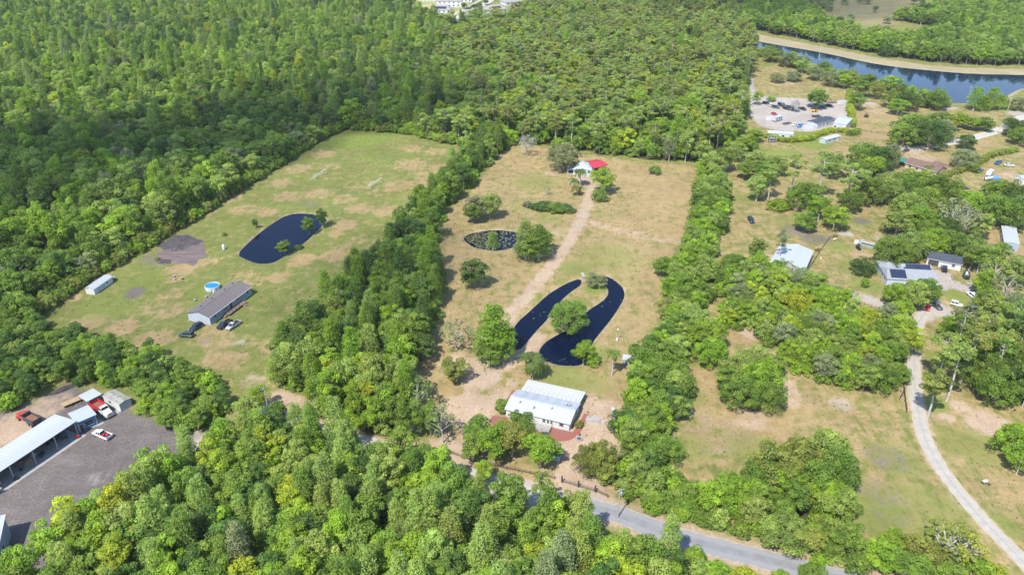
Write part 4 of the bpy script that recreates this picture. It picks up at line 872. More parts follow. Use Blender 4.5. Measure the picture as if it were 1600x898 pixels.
def far_wood(name, label, pts):                 # pts: x, y, species, height factor, width factor, tone
    rg = np.random.default_rng(len(pts))
    me = bpy.data.meshes.new(name); me.from_pydata([(p[0], p[1], 0) for p in pts], [], [])
    def at(n, t, key, v):
        a = me.attributes.new(n, t, 'POINT'); a.data.foreach_set(key, v)
    n = len(pts)
    at('kind_index', 'INT', 'value', np.array([SRC_IDX[p[2]][int(rg.integers(len(SRC_IDX[p[2]])))] for p in pts], np.int32))
    at('turn', 'FLOAT_VECTOR', 'vector', np.stack([np.zeros(n), np.zeros(n), rg.uniform(0, 6.28, n)], 1).astype(np.float32).ravel())
    at('size', 'FLOAT_VECTOR', 'vector', np.array([(p[4], p[4], p[3]) for p in pts], np.float32).ravel())
    k = rg.uniform(.92, 1.3, n)
    at('tint', 'FLOAT_COLOR', 'color', np.array([(*(np.array(TINT[p[5]]) * q), 1) for p, q in zip(pts, k)], np.float32).ravel())
    o = link(name, me); tag(o, label, 'trees', kind='stuff')
    md = o.modifiers.new('scatter', 'NODES'); md.node_group = WOODN
    return o
def wood_points():
    rg = np.random.default_rng(5); L1, L2 = [t for t in REST], []
    x, y, _ = grid_points(WOOD_MAIN, 7.0, 21)
    bad = np.zeros(len(x), bool)
    for hole in (SUBURB, LAKE): bad |= inside(grow(hole, 15 if hole is SUBURB else 4), x, y)
    for a, b in zip(x[~bad], y[~bad]):
        if not in_view(a, b, 60): continue
        px, py = PIX(a, b)
        pf = float(sstep(640, 800, px) * sstep(255, 235, py) ) if px < 1200 else 0
        if rg.random() < pf * .42: L2.append((a, b, 'pine_tree', rg.uniform(.75, 1.02), rg.uniform(1.1, 1.5), pick(rg, [('olive green', 4), ('light green', 5), ('yellow green', 1)])))
        elif px > 640 and rg.random() < .75 and pf > .2: L2.append((a, b, pick(rg, [('broadleaf_tree', 4), ('shrub', 2), ('oak_tree', .8)]), rg.uniform(.6, .95), rg.uniform(.8, 1.15), pick(rg, [('bright green', 4), ('mid green', 2.5), ('light green', 3), ('yellow green', 1), ('grey green', .8)])))
        else:
            cy_ = float(sstep(330, 90, py)) * .45
            sp = 'cypress_tree' if rg.random() < cy_ else 'broadleaf_tree'
            nz = math.sin(a * .021 + 1.3 * math.sin(b * .017)) + math.sin(b * .031 + a * .011)
            L1.append((a, b, sp, rg.choice([.7, .9, 1.0, 1.15, 1.45], p=[.14, .28, .3, .2, .08]) * rg.uniform(.9, 1.1) * (1 + .1 * nz), rg.choice([.8, 1.1, 1.4, 1.8], p=[.15, .35, .35, .15]) * rg.uniform(.9, 1.1), pick(rg, [('mid green', 5), ('dark green', max(.4, 2.0 - 1.2 * nz)), ('bright green', max(.5, 2.4 + nz)), ('light green', max(.4, 2.0 + 4 * cy_ + nz)), ('yellow green', .35), ('grey green', .4)])))
    for poly, st, sd in ((WOOD_FRONT, 4.2, 51), (WOOD_BELT, 4.2, 52), (WOOD_HEDGE, 4.2, 53), (WOOD_RIGHT, 4.6, 54), (WOOD_STRIP, 4.6, 55)):
        x, y, _ = grid_points(poly, st, sd)
        dr = segdist(list(map(tuple, resample(ROAD, 3.0))), x, y)
        for a, b, c in zip(x, y, dr):
            if c > 4.5 and in_view(a, b): L1.append((a, b, 'shrub', rg.uniform(.6, 1.5), rg.uniform(.8, 1.3), pick(rg, [('mid green', 3), ('bright green', 2.5), ('light green', 1)])))
    _sub = grow(SUBURB, 12); x, y, _ = grid_points(WOOD_MAIN, 9.5, 56)
    for a, b in zip(x, y):
        if in_view(a, b, 20) and not inside(_sub, np.array([a]), np.array([b]))[0] and not inside(LAKE, np.array([a]), np.array([b]))[0]: L1.append((a, b, 'shrub', rg.uniform(1, 2.2), rg.uniform(1.2, 1.9), pick(rg, [('mid green', 3), ('bright green', 3)])))
    far_wood('broadleaf_wood', 'dense green broadleaf wood covering the upper left of the photo', L1)
    far_wood('pine_wood', 'loose olive green pine wood behind the tan lawn at the top middle', L2)
    L4 = []; n = 40000
    tx, ty = rg.uniform(-150, 210, n), rg.uniform(100, 430, n)
    ok = (inside(FIELD_LEFT, tx, ty) | inside(FIELD_MID, tx, ty) | inside(RIGHT_LAND, tx, ty)) & (rg.random(n) < np.clip(.35 + .5 * np.sin(tx * .13 + 2 * np.sin(ty * .07)) * np.sin(ty * .11 + 1.5 * np.sin(tx * .05)), .05, 1))
    for poly in PONDS: ok &= sdist(poly, tx, ty) < -1
    for line, w in ((ROAD, 4.5), (DRIVE_EAST, 2.2), (DRIVE_MID, 2.0), (DRIVE_HOUSE, 3)): ok &= segdist(line, tx, ty) > w
    for a, b in zip(tx[ok], ty[ok]): s = rg.uniform(.3, .75); L4.append((a, b, 'tuft', s * rg.uniform(.6, 1.2), s, 'weed' if rg.random() < .62 else 'straw'))
    far_wood('grass_tufts', 'rough grass tufts and weeds scattered over the fields', L4); print('tufts', len(L4))
    L3 = []
    for poly, s in ((WOOD_FAR, 31), (WOOD_TOP, 32)):
        x, y, _ = grid_points(poly, 7.0, s)
        for a, b in zip(x, y):
            if in_view(a, b, 60): L3.append((a, b, pick(rg, [('broadleaf_tree', 6), ('oak_tree', 1), ('cypress_tree', .8)]), rg.uniform(.8, 1.15), rg.uniform(1, 1.35), pick(rg, [('mid green', 4), ('light green', 2), ('dark green', 2.5 if s == 32 else .8), ('bright green', 2)])))  # top corner wood leans to dark tints: cloud shade put into leaf colour
    x, y, _ = grid_points(MARSH, 9, 33)
    for a, b in zip(x, y):
        px, py = PIX(a, b)
        if (px < 1300 and py < 22 and rg.random() < .8) or rg.random() < .06: L3.append((a, b, 'broadleaf_tree', rg.uniform(.5, .9), rg.uniform(.9, 1.2), 'grey green'))
    far_wood('far_wood', 'green wood beyond the canal in the upper right corner', L3)
_rg = np.random.default_rng(8)
for t in TREES:
    if t['region'] == 'belt' and PIX(t['x'], t['y'])[1] > 575:
        t['tone'] = pick(_rg, [('bright green', 4), ('light green', 4), ('yellow green', .8), ('mid green', 1.5)]); t['h'] *= 1.12  # lower belt gets brighter tints: sunlight beyond the cloud painted into the leaves
REST = []
def cap_kinds(n=296):
    global TREES
    keep = []
    for names in (('broadleaf_tree', 'thin_tree'), ('oak_tree',), ('cypress_tree',), ('pine_tree',), ('shrub',)):
        g = [t for t in TREES if t['sp'] in names]
        for t in g:
            zc = t['y'] * CT + CAM_H * ST
            t['rank'] = (t['region'] != 'single', -t['h'] / zc)
        g.sort(key=lambda t: t['rank']); keep += g[:n]
        for t in g[n:]: REST.append((t['x'], t['y'], t['sp'], t['h'] / PROTO[t['sp']][0]['H'], (t['R'] / PROTO[t['sp']][0]['R']) if t['R'] else (t['h'] / PROTO[t['sp']][0]['H']) ** .6, t['tone']))
    TREES = keep
cap_kinds()
print('individual trees', len(TREES), 'rest', len(REST))
TINT['straw'] = (.34, .27, .12); TINT['weed'] = (.19, .215, .05)
label_trees(); plant_trees(); wood_points()
for cx, cy, h_, s_ in ((824, 226, 10.5, 41), (1243, 165, 7.0, 42), (892, 641, 3.5, 43), (1126, 262, 8, 44), (180, 300, 9, 45), (690, 800, 9, 46), (1510, 340, 11, 47)):
    x, y = P(cx, cy, h_ * .55)
    lab = {824: 'bare grey tree at the back left corner of the tan lawn', 1243: 'bare grey tree among the parked cars of the storage yard', 892: 'small bare bush behind the right end of the white metal roofed house', 1126: 'bare pale tree at the top of the strip right of the lawn', 180: 'bare grey tree inside the upper left wood', 690: 'bare grey tree in the wood along the bottom near the paved road', 1510: 'bare pale tree leaning among oaks at the upper right'}[cx]
    e = empty('dead_tree', (x, y, 0), RNG.uniform(0, 6), lab, 'tree', 'bare trees')
    dead_tree_mesh(s_, h_).build('branches', M['deadbark'], e)
    rg_ = np.random.default_rng(s_); tw = ell_clumps(rg_, 20, h_ * .42, h_ * .58, h_ * .42, h_ * .13, .8, -.5)
    V_, A_ = leaf_cloud(tw, 110 if cx < 1300 and cx > 800 and cx != 1126 else 34, .14, rg_, 1.3); c_ = link('twigs', cloud_mesh('twigs', V_, A_), e); c_['tint'] = [.42, .395, .37]
# ------------------------------------------------------------------ building helpers
def win(par, plane, off, u, z, w, h, sgn=-1, frame='trim', name='window', bars=True):
    f = MB(); g = MB(); t = .07
    def bx(mb, a0, a1, z0, z1, d0, d1):
        lo, hi = sorted((off + sgn * d0, off + sgn * d1))
        if plane == 'y': mb.box(a0, a1, lo, hi, z0, z1)
        else: mb.box(lo, hi, a0, a1, z0, z1)
    a, b = u - w / 2, u + w / 2
    bx(f, a - t, b + t, z - t, z, -.02, .06); bx(f, a - t, b + t, z + h, z + h + t, -.02, .06)
    bx(f, a - t, a, z, z + h, -.02, .057); bx(f, b, b + t, z, z + h, -.02, .057)
    if bars and h > .9: bx(f, a, b, z + h / 2 - .025, z + h / 2 + .025, .02, .05)
    bx(g, a, b, z, z + h, -.02, .024)
    o = f.build(name, M[frame], par); g.build('pane', M['glass'], o)
    return o
def door(par, plane, off, u, z, w=.95, h=2.05, sgn=-1, m='trim', frame='trim'):
    d = MB(); f = MB()
    def bx(mb, a0, a1, z0, z1, d0, d1):
        lo, hi = sorted((off + sgn * d0, off + sgn * d1))
        if plane == 'y': mb.box(a0, a1, lo, hi, z0, z1)
        else: mb.box(lo, hi, a0, a1, z0, z1)
    bx(d, u - w / 2, u + w / 2, z, z + h, -.02, .035)
    o = d.build('door', M[m], par)
    bx(f, u - w / 2 - .09, u - w / 2, z, z + h, -.02, .06); bx(f, u + w / 2, u + w / 2 + .09, z, z + h, -.02, .06); bx(f, u - w / 2 - .09, u + w / 2 + .09, z + h, z + h + .09, -.02, .062)
    f.build('door_frame', M[frame], o)
    return o
def roof_side(par, L, y0, z0, y1, z1, m, pw=None, th=.09, name='roof', x0=0.0, over=.35, mats=None):
    """one slope from the eave (y0, z0) to the upper edge (y1, z1); pw builds it from separate sheets"""
    xa, xb = x0 - over, x0 + L + over
    if not pw:
        q = [(xa, y0, z0), (xb, y0, z0), (xb, y1, z1), (xa, y1, z1)]
        return MB().slab(q, th).build(name, m, par)
    n = max(1, int(round((xb - xa) / pw))); w = (xb - xa) / n
    base = MB().slab([(xa + .05, y0, z0 - .05), (xb - .05, y0, z0 - .05), (xb - .05, y1, z1 - .05), (xa + .05, y1, z1 - .05)], th).build(name, M['steel'], par)
    mb = MB().slab([(.012, y0, z0), (w - .012, y0, z0), (w - .012, y1, z1), (.012, y1, z1)], .035)
    mb.slab([(w - .06, y0 - .01, z0 + .045), (w + .012, y0 - .01, z0 + .045), (w + .012, y1, z1 + .045), (w - .06, y1, z1 + .045)], .04)
    me = mb.mesh('roof_panel', m); alt = None
    for i in range(n):
        o = link('roof_panel', me if not (mats and i % mats[1] == 0) else (alt or mb.mesh('roof_panel', mats[0])), base, (xa + i * w, 0, .004 * (i % 2)))
    return base
def gable(name, label, cat, loc, rz, L, W, eave, ridge, wallm, roofm, over=.35, pw=None, group=None, back=None):
    e = empty(name, loc, rz, label, cat, group)
    MB().prismx([(0, -.1), (W, -.1), (W, eave), (W / 2, ridge - .12), (0, eave)], 0, L).build('wall', M[wallm], e)
    s = (ridge - eave) / (W / 2)
    if pw:
        roof_side(e, L, -over, eave - over * s + .06, W / 2, ridge + .06, M[roofm], pw, over=over)
        roof_side(e, L, W + over, eave - over * s + .06, W / 2, ridge + .055, M[back or roofm], pw, over=over)
    else:
        mb = MB()
        for y0, y1 in ((-over, W / 2), (W + over, W / 2)):
            q = [(-over, y0, eave - over * s + .06), (L + over, y0, eave - over * s + .06), (L + over, y1, ridge + .06), (-over, y1, ridge + .06)]
            mb.slab(q if y0 < y1 else q[::-1], .1)
        r = mb.build('roof', M[roofm], e)
        MB().box(-over + .01, L + over - .01, W / 2 - .14, W / 2 + .14, ridge + .01, ridge + .10).build('ridge_cap', M[roofm], r)
    f = MB()
    for y in (-over - .03, W + over + .0):
        f.box(-over, L + over, y, y + .03, eave - over * s - .13, eave - over * s + .05)
    f.build('fascia', M['trim'], e)
    return e
def frame2(a, b, h):
    pa, pb = P(*a, h), P(*b, h)
    return pa, ang(pa, pb), math.hypot(pb[0] - pa[0], pb[1] - pa[1])

# ------------------------------------------------------------------ grey mobile home and its pool
o, r, L = frame2((327, 495), (391.6, 447.4), 3.0)
home = gable('mobile_home', 'long grey mobile home with brown shingle roof beside the round swimming pool', 'house', o, r, L, 8.4, 3.0, 4.25, 'bluegrey_wall', 'shingle')
MB().box(-.04, L + .04, -.05, 8.45, -.1, .62).build('skirting', M['pale_wall'], home)
for x_ in (3.5, 9.0, 15.5, 20.0): MB().box(x_ - .18, x_ + .18, 5.6, 5.96, 3.5, 4.2).build('roof_vent', M['darksteel'], home)
MB().box(-.35, L + .35, -.5, -.39, 2.78, 2.9).build('gutter', M['trim'], home)
MB().prismx([(-.01, .63), (8.41, .63), (8.41, 3.0), (4.2, 4.13), (-.01, 3.0)], -.03, .0).build('lit_end_wall', M['pale_wall'], home)  # same siding made paler on the end gable: sunlight put into its colour
for f_, w_, h_ in ((.12, .95, 1.25), (.33, .6, 1.25), (.38, .6, 1.25), (.655, .7, 1.0), (.90, .8, 1.0)):
    win(home, 'y', 0, L * f_, 1.45, w_, h_)
door(home, 'y', 0, L * .49, .65, 1.3, 2.05, m='glass')
win(home, 'x', 0, 2.2, 1.5, .9, 1.0)
for f_ in (.03, .97): MB().box(L * f_ - .12, L * f_ + .12, -.045, -.02, .62, 2.9).build('corner_trim', M['trim'], home)
dk = empty('deck', (0, 0, 0), r, 'brown wooden deck with steps along the front of the grey mobile home', 'deck'); dk.location = (*o, 0)
for k in range(18): MB().box(L * .30 + k * .52, L * .30 + k * .52 + .49, -2.2, -.06, .58, .63).build('deck_board', M['wood'], dk)
for k in range(6):
    x = L * .30 + k * 1.85
    MB().box(x, x + .1, -2.2, -2.1, -.1, 1.55).build('post', M['wood'], dk)
MB().box(L * .30, L * .30 + 6.2, -2.19, -2.11, 1.4, 1.48).build('rail', M['wood'], dk); MB().box(L * .30, L * .30 + 6.2, -2.19, -2.11, 1.0, 1.06).build('rail', M['wood'], dk)
for k in range(4): MB().box(L * .30 + 7.2, L * .30 + 8.6, -2.25 - .32 * (k + 1), -2.25 - .32 * k, -.1, .5 - k * .13).build('step', M['wood'], dk)
for s_ in (0, 1): MB().tube([(L * .30 + 7.15 + 1.5 * s_, -2.3, 1.4), (L * .30 + 7.15 + 1.5 * s_, -3.7, .9)], .05, 5).build('handrail', M['wood'], dk)
for k in range(3): MB().box(L * .27 - .3 * (k + 1), L * .27 + .55 - .3 * k, -1.6, -.3, -.1, .5 - k * .14).build('step', M['wood'], dk)
px_, py_ = P(331.5, 446, 1.2)
pl = empty('swimming_pool', (px_, py_, 0), 0, 'round blue above ground swimming pool with white rim', 'swimming pool'); pl.scale = (.86, .86, 1)
MB().lathe([(2.85, -.1), (2.9, 1.25), (2.75, 1.25), (2.7, .2)], 28).build('wall', M['white_gel'], pl)
MB().lathe([(2.71, .2), (2.72, 1.02)], 28).build('water', M['pool_blue'], pl)
for k in range(14):
    a = k * math.pi / 7; c, s = math.cos(a), math.sin(a)
    MB().tube([(2.95 * c, 2.95 * s, -.1), (2.95 * c, 2.95 * s, 1.3)], .07, 5).build('post', M['trim'], pl)
    a2 = a + math.pi / 7; MB().tube([(2.83 * c, 2.83 * s, 1.29), (2.83 * math.cos(a2), 2.83 * math.sin(a2), 1.29)], .1, 5).build('top_rail', M['white_gel'], pl)
ld = MB()
for s_ in (-.3, .3): ld.tube([(s_, -3.6, 0), (s_, -2.85, 1.7), (s_, -2.4, 1.1)], .05, 5)
for z in (.4, .8, 1.2): ld.box(-.3, .3, -3.45 + z * .4, -3.2 + z * .4, z, z + .06)
ld.build('ladder', M['white_gel'], pl)
sk = P(334, 456, .4); tag(MB().lathe([(.3, 0), (.35, .7), (.2, .95)], 10).build('pool_pump', M['white_gel'], loc=(*sk, 0)), 'small white pool pump beside the round swimming pool', 'pump')

# ------------------------------------------------------------------ long white shed
o, r, L = frame2((146.5, 453), (175, 433.5), 1.9)
sh = gable('shed', 'long white metal shed at the edge of the left field', 'shed', o, r, max(L, 9.5), 3.4, 2.2, 2.8, 'white_wall', 'white_metal', .2, 1.05)
door(sh, 'y', 0, 4.6, 0, 1.4, 1.85, m='pale_wall'); win(sh, 'y', 0, 6.6, 1.0, .7, .7); door(sh, 'y', 0, 2.4, 0, 1.6, 1.85, m='pale_wall')
MB().slab([(L + .4, .2, 1.5), (L + 2.0, .2, 1.25), (L + 2.0, 3.0, 1.25), (L + .4, 3.0, 1.5)], .08).build('lean_to_roof', M['white_metal'], sh)
for y in (.3, 2.9): MB().box(L + 1.85, L + 1.95, y - .05, y + .05, -.1, 1.2).build('lean_to_post', M['wood'], sh)

# ------------------------------------------------------------------ pole barn, blue workshop, lean-tos of the dirt yard
PB_, PA_ = P(118, 657, 4.6), P(0, 735, 4.6)
r = ang(PA_, PB_); L = math.hypot(PB_[0] - PA_[0], PB_[1] - PA_[1]) + 16
o = (PB_[0] - L * math.cos(r), PB_[1] - L * math.sin(r))
pb = empty('pole_barn', o, r, 'long open pole barn with pale metal roof at the left edge', 'barn')
roof_side(pb, L, -.3, 4.6, 8.1, 4.05, M['white_metal'], .95, over=.1)
for i in range(7):
    x = L - .4 - i * 6.0
    if x < 0: break
    MB().box(x - .12, x + .12, -.02, .22, 0, 4.45).build('post', M['greywood'], pb); MB().box(x - .12, x + .12, 7.7, 7.94, 0, 3.95).build('post', M['greywood'], pb)
    MB().box(x - .06, x + .06, .24, 7.68, 4.0, 4.1).build('rafter', M['wood'], pb)
MB().box(0, L, .04, .16, 4.2, 4.42).build('beam', M['wood'], pb)
MB().box(0, L, -.2, 8.0, -.2, .08).build('slab', M['concrete'], pb); MB().box(0, L + .6, -1.6, -.205, -.2, .075).build('apron', M['concrete'], pb)
MB().box(0, L - .3, 7.62, 7.68, .1, 3.8).build('back_wall', M['grey_wall'], pb)
def at_barn(x, y, z=.08): return (o_barn[0] + x * math.cos(r_barn) - y * math.sin(r_barn), o_barn[1] + x * math.sin(r_barn) + y * math.cos(r_barn), z)
o_barn, r_barn, L_barn = o, r, L
o, r, L = frame2((119, 660.5), (150, 647), 3.3)
bl = empty('workshop', o, r, 'small blue workshop with grey metal roof beside the pole barn', 'workshop')
MB().box(.2, L - .2, .25, 5.0, -.1, 3.2).build('wall', M['blue_wall'], bl)
roof_side(bl, L, -.1, 3.3, 5.3, 3.6, M['grey_or_shade_metal'], 1.0, over=.1)
win(bl, 'y', .25, L * .58, .9, 2.2, 1.4); door(bl, 'y', .25, L * .2, 0, 1.0, 2.1, m='darksteel'); win(bl, 'x', L - .2, 2.2, 1.2, 1.0, 1.0, 1)
for x in (.26, L - .26): MB().box(x - .08, x + .08, .2, .24, 0, 3.15).build('corner_trim', M['trim'], bl)
o, r, L = frame2((136, 627), (158.5, 615.5), 3.0)
cp = empty('carport', o, r, 'small open carport with pale metal roof behind the red dump truck', 'carport')
roof_side(cp, L, 0, 3.0, 4.4, 3.1, M['white_metal'], 1.0, over=.1)
for x in (.15, L - .15):
    for y in (.15, 4.2): MB().box(x - .07, x + .07, y - .07, y + .07, -.1, 2.9).build('post', M['wood'], cp)
o, r, L = frame2((160.5, 618), (186, 632), 2.4)
ts = gable('storage_trailer', 'old pale box shed with mossy grey roof right of the red dump truck', 'shed', o, r, max(L, 7.4), 3.4, 2.4, 2.75, 'white_wall', 'moss_shingle', .12)
MB().box(max(L, 7.4) + .0, max(L, 7.4) + .06, .05, 3.35, .3, 2.35).build('end_panel', M['blue_metal'], ts); win(ts, 'y', 0, 3, 1.2, 1.0, .7)
tr = empty('flat_trailer', P(113, 630), ang(P(102, 634), P(124, 625)), 'flat brown wooden trailer deck behind the blue workshop', 'trailer')
for k in range(10): MB().box(-2.6 + k * .52, -2.6 + k * .52 + .5, -1.1, 1.1, .75, .82).build('deck_board', M['tanwood'], tr)
MB().box(-2.6, 2.6, -.6, .6, .6, .74).build('frame', M['darksteel'], tr); MB().tube([(2.6, 0, .65), (3.9, 0, .55)], .06, 5).build('tow_bar', M['darksteel'], tr)
for s_ in (-1.2, 1.2): MB().wheel(-.4, s_, .36, .36, .22).build('wheel', M['tyre'], tr)
tag(MB().loft([[(x + .5 * math.sin(3 * x), y * w, z * w - .1) for y, z in ((-1.2, 0), (-.7, .7), (.1, .95), (.8, .6), (1.2, 0))] for x, w in ((-4.5, .3), (-2.5, .9), (-.5, 1.1), (1.5, .8), (3.2, 1), (4.6, .25))]).build('mulch_pile', M['mulch'], loc=(*P(105, 606), 0)), 'long black heap of mulch at the back of the dirt yard', 'mulch heap')
bpy.data.objects['mulch_pile'].rotation_euler.z = ang(P(85, 615), P(122, 600))
lha, lhb = P(5, 882), P(11, 803, 4.4); lr = ang(lha, lhb) - math.pi / 2
lh = empty('house', (lha[0] - 10.6 * math.cos(lr), lha[1] - 10.6 * math.sin(lr), 0), lr, 'grey sided house with pale metal roof cut off by the left edge', 'house')
MB().box(0, 10.6, 0, 9.0, -.1, 4.4).build('wall', M['grey_wall'], lh); roof_side(lh, 10.6, -.3, 4.4, 9.4, 5.6, M['white_metal'], .9, over=.3)
win(lh, 'x', 10.6, 3, 1.2, 1.2, 1.3, 1); win(lh, 'y', 0, 9.2, 1.2, 1.4, 1.5); MB().box(10.55, 10.66, -.05, .05, 0, 4.3).build('corner_trim', M['trim'], lh)

# ------------------------------------------------------------------ white metal roofed house in the middle
o, r, L = frame2((788, 639), (891, 663), 2.5)
hs = empty('house', o, r, 'white house with long pale metal roof and red brick patio near the road', 'house')
W = 9.6
MB().prismx([(.3, -.1), (W - .3, -.1), (W - .3, 2.45), (W / 2, 3.6), (.3, 2.45)], .35, L - .35).build('wall', M['white_wall'], hs)
roof_side(hs, L, -.05, 2.5, W / 2, 3.75, M['white_metal'], 1.55, over=0); roof_side(hs, L, W + .05, 2.5, W / 2, 3.745, M['grey_or_shade_metal'], 3.1, over=0)  # back slope in greyer metal: its turn from the sun put into colour
MB().box(-.02, L + .02, W / 2 - .16, W / 2 + .16, 3.76, 3.83).build('ridge_cap', M['grey_or_shade_metal'], hs)
roof_side(hs, L - 1.4, W + .1, 2.52, W + 6.0, 2.2, M['worn_metal'], 1.25, over=0, x0=1.1, name='carport_roof')
for k in range(6): MB().box(1.3 + k * 3.3, 1.42 + k * 3.3, W + 5.7, W + 5.82, -.1, 2.1).build('carport_post', M['trim'], hs)
for x_, y_ in ((3.2, 3.1), (7.4, 2.2), (12.0, 3.4), (15.2, 6.4)): MB().lathe([(.2, 2.6), (.2, 3.85), (.34, 3.9), (.05, 4.1)], 8, (x_, y_)).build('roof_vent', M['steel'], hs)
for u, w_ in ((L * .13, 1.0), (L * .34, 1.0), (L * .60, .85), (L * .665, .55), (L * .69 + .5, .55), (L * .865, 1.1)): win(hs, 'y', .3, u, 1.05, w_, 1.05)
door(hs, 'y', .3, L * .55, .3, .95, 2.0); win(hs, 'x', L - .35, 3.0, 1.1, 1.0, 1.0, 1); win(hs, 'x', L - .35, 6.5, 1.1, 1.0, 1.0, 1)
MB().box(.36, L - .36, .27, .295, .0, .35).build('skirting', M['pale_wall'], hs)
dk = empty('deck', o, r, 'grey wooden deck with railing at the front door of the white house', 'deck')
x0, x1 = L * .50, L * .735
nb = int((x1 - x0) / .32)
bdm = MB().box(0, .29, -2.5, .2, .50, .55).mesh('deck_board', M['greywood'])
for k in range(nb): link('deck_board', bdm, dk, (x0 + k * .32, 0, 0))
for x in (x0, (x0 + x1) / 2, x1 - .1):
    MB().box(x, x + .1, -2.6, -2.5, -.1, 1.5).build('post', M['greywood'], dk)
for x in (x0, x1 - .1): MB().box(x + .02, x + .08, -2.5, .1, 1.35, 1.43).build('rail', M['greywood'], dk)
MB().box(x0 + .1, x1 - .1, -2.58, -2.52, 1.35, 1.43).build('rail', M['greywood'], dk); MB().box(x0 + .1, x1 - .1, -2.57, -2.53, .1, .45).build('skirt', M['greywood'], dk)
for k in range(3): MB().box(x1 - 1.5, x1 - .2, -2.62 - .3 * (k + 1), -2.62 - .3 * k, -.1, .42 - k * .13).build('step', M['greywood'], dk)
cl, sl = math.cos(r), math.sin(r)
def at_house(x, y): return (o_h[0] + x * math.cos(r_h) - y * math.sin(r_h), o_h[1] + x * math.sin(r_h) + y * math.cos(r_h))
o_h, r_h, L_h = o, r, L
pat = [at_house(*q) for q in [(L_h * .70, .2), (L_h + .7, .3), (L_h + 1.3, 9), (L_h + 2.6, 9), (L_h + 2.6, 1.5)] + [(L_h * .80 + 5.2 * math.cos(a) * 1.1, -.2 + 4.6 * math.sin(a)) for a in np.linspace(0, -math.pi * .98, 14)]]
sheet('brick_patio', pat, .02, M['brickred'])
sheet('brick_patio', [at_house(*q) for q in [(-.2, 0), (-3.0, -.6), (-3.4, -3.2), (-1.6, -4.2), (.6, -3.4), (1.0, .1)]], .02, M['brickred'])
sheet('brick_patio', [at_house(*q) for q in [(-.3, 5), (-2.2, 5.5), (-2.3, 12), (-.3, 13)]], .02, M['brickred'])
tag(MB().box(-1.9, 1.9, -1.0, 1.0, -.1, .16).build('concrete_slab', M['concrete'], loc=(*P(927, 655), 0)), 'bare pale concrete slab right of the white house', 'slab'); bpy.data.objects['concrete_slab'].rotation_euler.z = -.25
fp = empty('fire_pit', P(905, 686), .3, 'round stone fire pit on the bare ground right of the brick patio', 'fire pit')
for k in range(8):
    a = k * math.pi / 4; MB().box(-.28, .28, -.16, .16, -.05, .42, .03, .03).build('stone', M['concrete'], fp, loc=(.75 * math.cos(a), .75 * math.sin(a), 0)).rotation_euler.z = a + math.pi / 2
MB().lathe([(.55, -.02), (.5, .2)], 10).build('ash_bed', M['mulch'], fp)
bw = P(905, 678, .5); tag(MB().lathe([(.25, 0), (.3, .5), (.12, 1.0), (.2, 1.25)], 9).build('garden_urn', M['rust'], loc=(*bw, 0)), 'rusty brown garden urn beside the brick patio', 'urn')

# ------------------------------------------------------------------ small grey hut, weir, post by the winding pond
h_ = empty('hut', P(979, 567), -.25, 'small grey metal hut at the edge of the trees right of the winding pond', 'hut')
MB().box(-1.1, 1.1, -1.2, 1.2, -.1, 1.9).build('wall', M['grey_wall'], h_); MB().slab([(-1.3, -1.4, 1.9), (1.3, -1.4, 2.1), (1.3, 1.5, 2.1), (-1.3, 1.5, 1.9)], .08).build('roof', M['white_metal'], h_); door(h_, 'y', -1.2, 0, 0, .8, 1.7, m='darksteel')
wr = empty('weir', P(911, 431), ang(P(907, 427), P(914, 441)), 'small concrete weir between the winding pond and the lawn', 'weir')
MB().box(-1.6, 1.6, -.45, .45, -1.4, .35).build('wall', M['concrete'], wr); MB().box(-1.7, 1.7, -.55, .55, .352, .45).build('cap', M['concrete'], wr)
po = empty('bird_feeder', P(964, 532), 0, 'thin post with a white base on the lawn right of the winding pond', 'post')
MB().lathe([(.35, -.05), (.4, .5), (.25, .9)], 10).build('base', M['white_gel'], po); MB().tube([(0, 0, .8), (0, 0, 3.9)], .06, 6).build('pole', M['steel'], po); MB().box(-.25, .25, -.25, .25, 3.9, 4.1).build('tray', M['trim'], po)

# ------------------------------------------------------------------ upper barn with the red carport
o = P(887, 273); r = -.06
ub = empty('cottage', o, r, 'white cottage with pale hipped metal roof at the back of the lawn', 'house')
w_, d_ = 8.6, 8.0; q0 = 2.6
MB().box(2.6, 2.6 + w_, 0, d_, -.1, 2.7).build('wall', M['white_wall'], ub)
cx_, cy_ = 2.6 + w_ / 2, d_ / 2
rb = MB(); e4 = [(2.3, -.3, 2.7), (2.9 + w_, -.3, 2.7), (2.9 + w_, d_ + .3, 2.7), (2.3, d_ + .3, 2.7)]
rb.add(e4 + [(cx_, 3.4, 5.2), (cx_, d_ - 2.4, 5.2)], [(0, 1, 4), (1, 2, 5, 4), (2, 3, 5), (3, 0, 4, 5), (3, 2, 1, 0)])
rb.build('roof', M['blue_metal'], ub)
MB().slab([(-.2, .2, 2.35), (2.55, .2, 2.6), (2.55, 6, 2.6), (-.2, 6, 2.35)], .1).build('porch_roof', M['white_metal'], ub)
for y in (.35, 3, 5.8): MB().box(-.05, .09, y - .07, y + .07, -.1, 2.25).build('porch_post', M['trim'], ub)
MB().box(-.1, 2.55, .3, 5.9, -.1, .2).build('porch_floor', M['concrete'], ub)
for u in (3.8, 9.9): win(ub, 'y', 0, u, 1.0, 1.1, 1.2)
door(ub, 'y', 0, 6.9, 0, 1.9, 2.1, m='pale_wall'); win(ub, 'x', 2.6, 2.2, 1.0, 1.0, 1.2, -1)
MB().box(4.0, 11.0, -2.6, -.05, -.1, .06).build('terrace', M['concrete'], ub)
o, r, L = frame2((927, 263.5), (950.5, 258.5), 2.6)
rc = empty('carport', o, r, 'open carport with bright red metal roof right of the white cottage', 'carport')
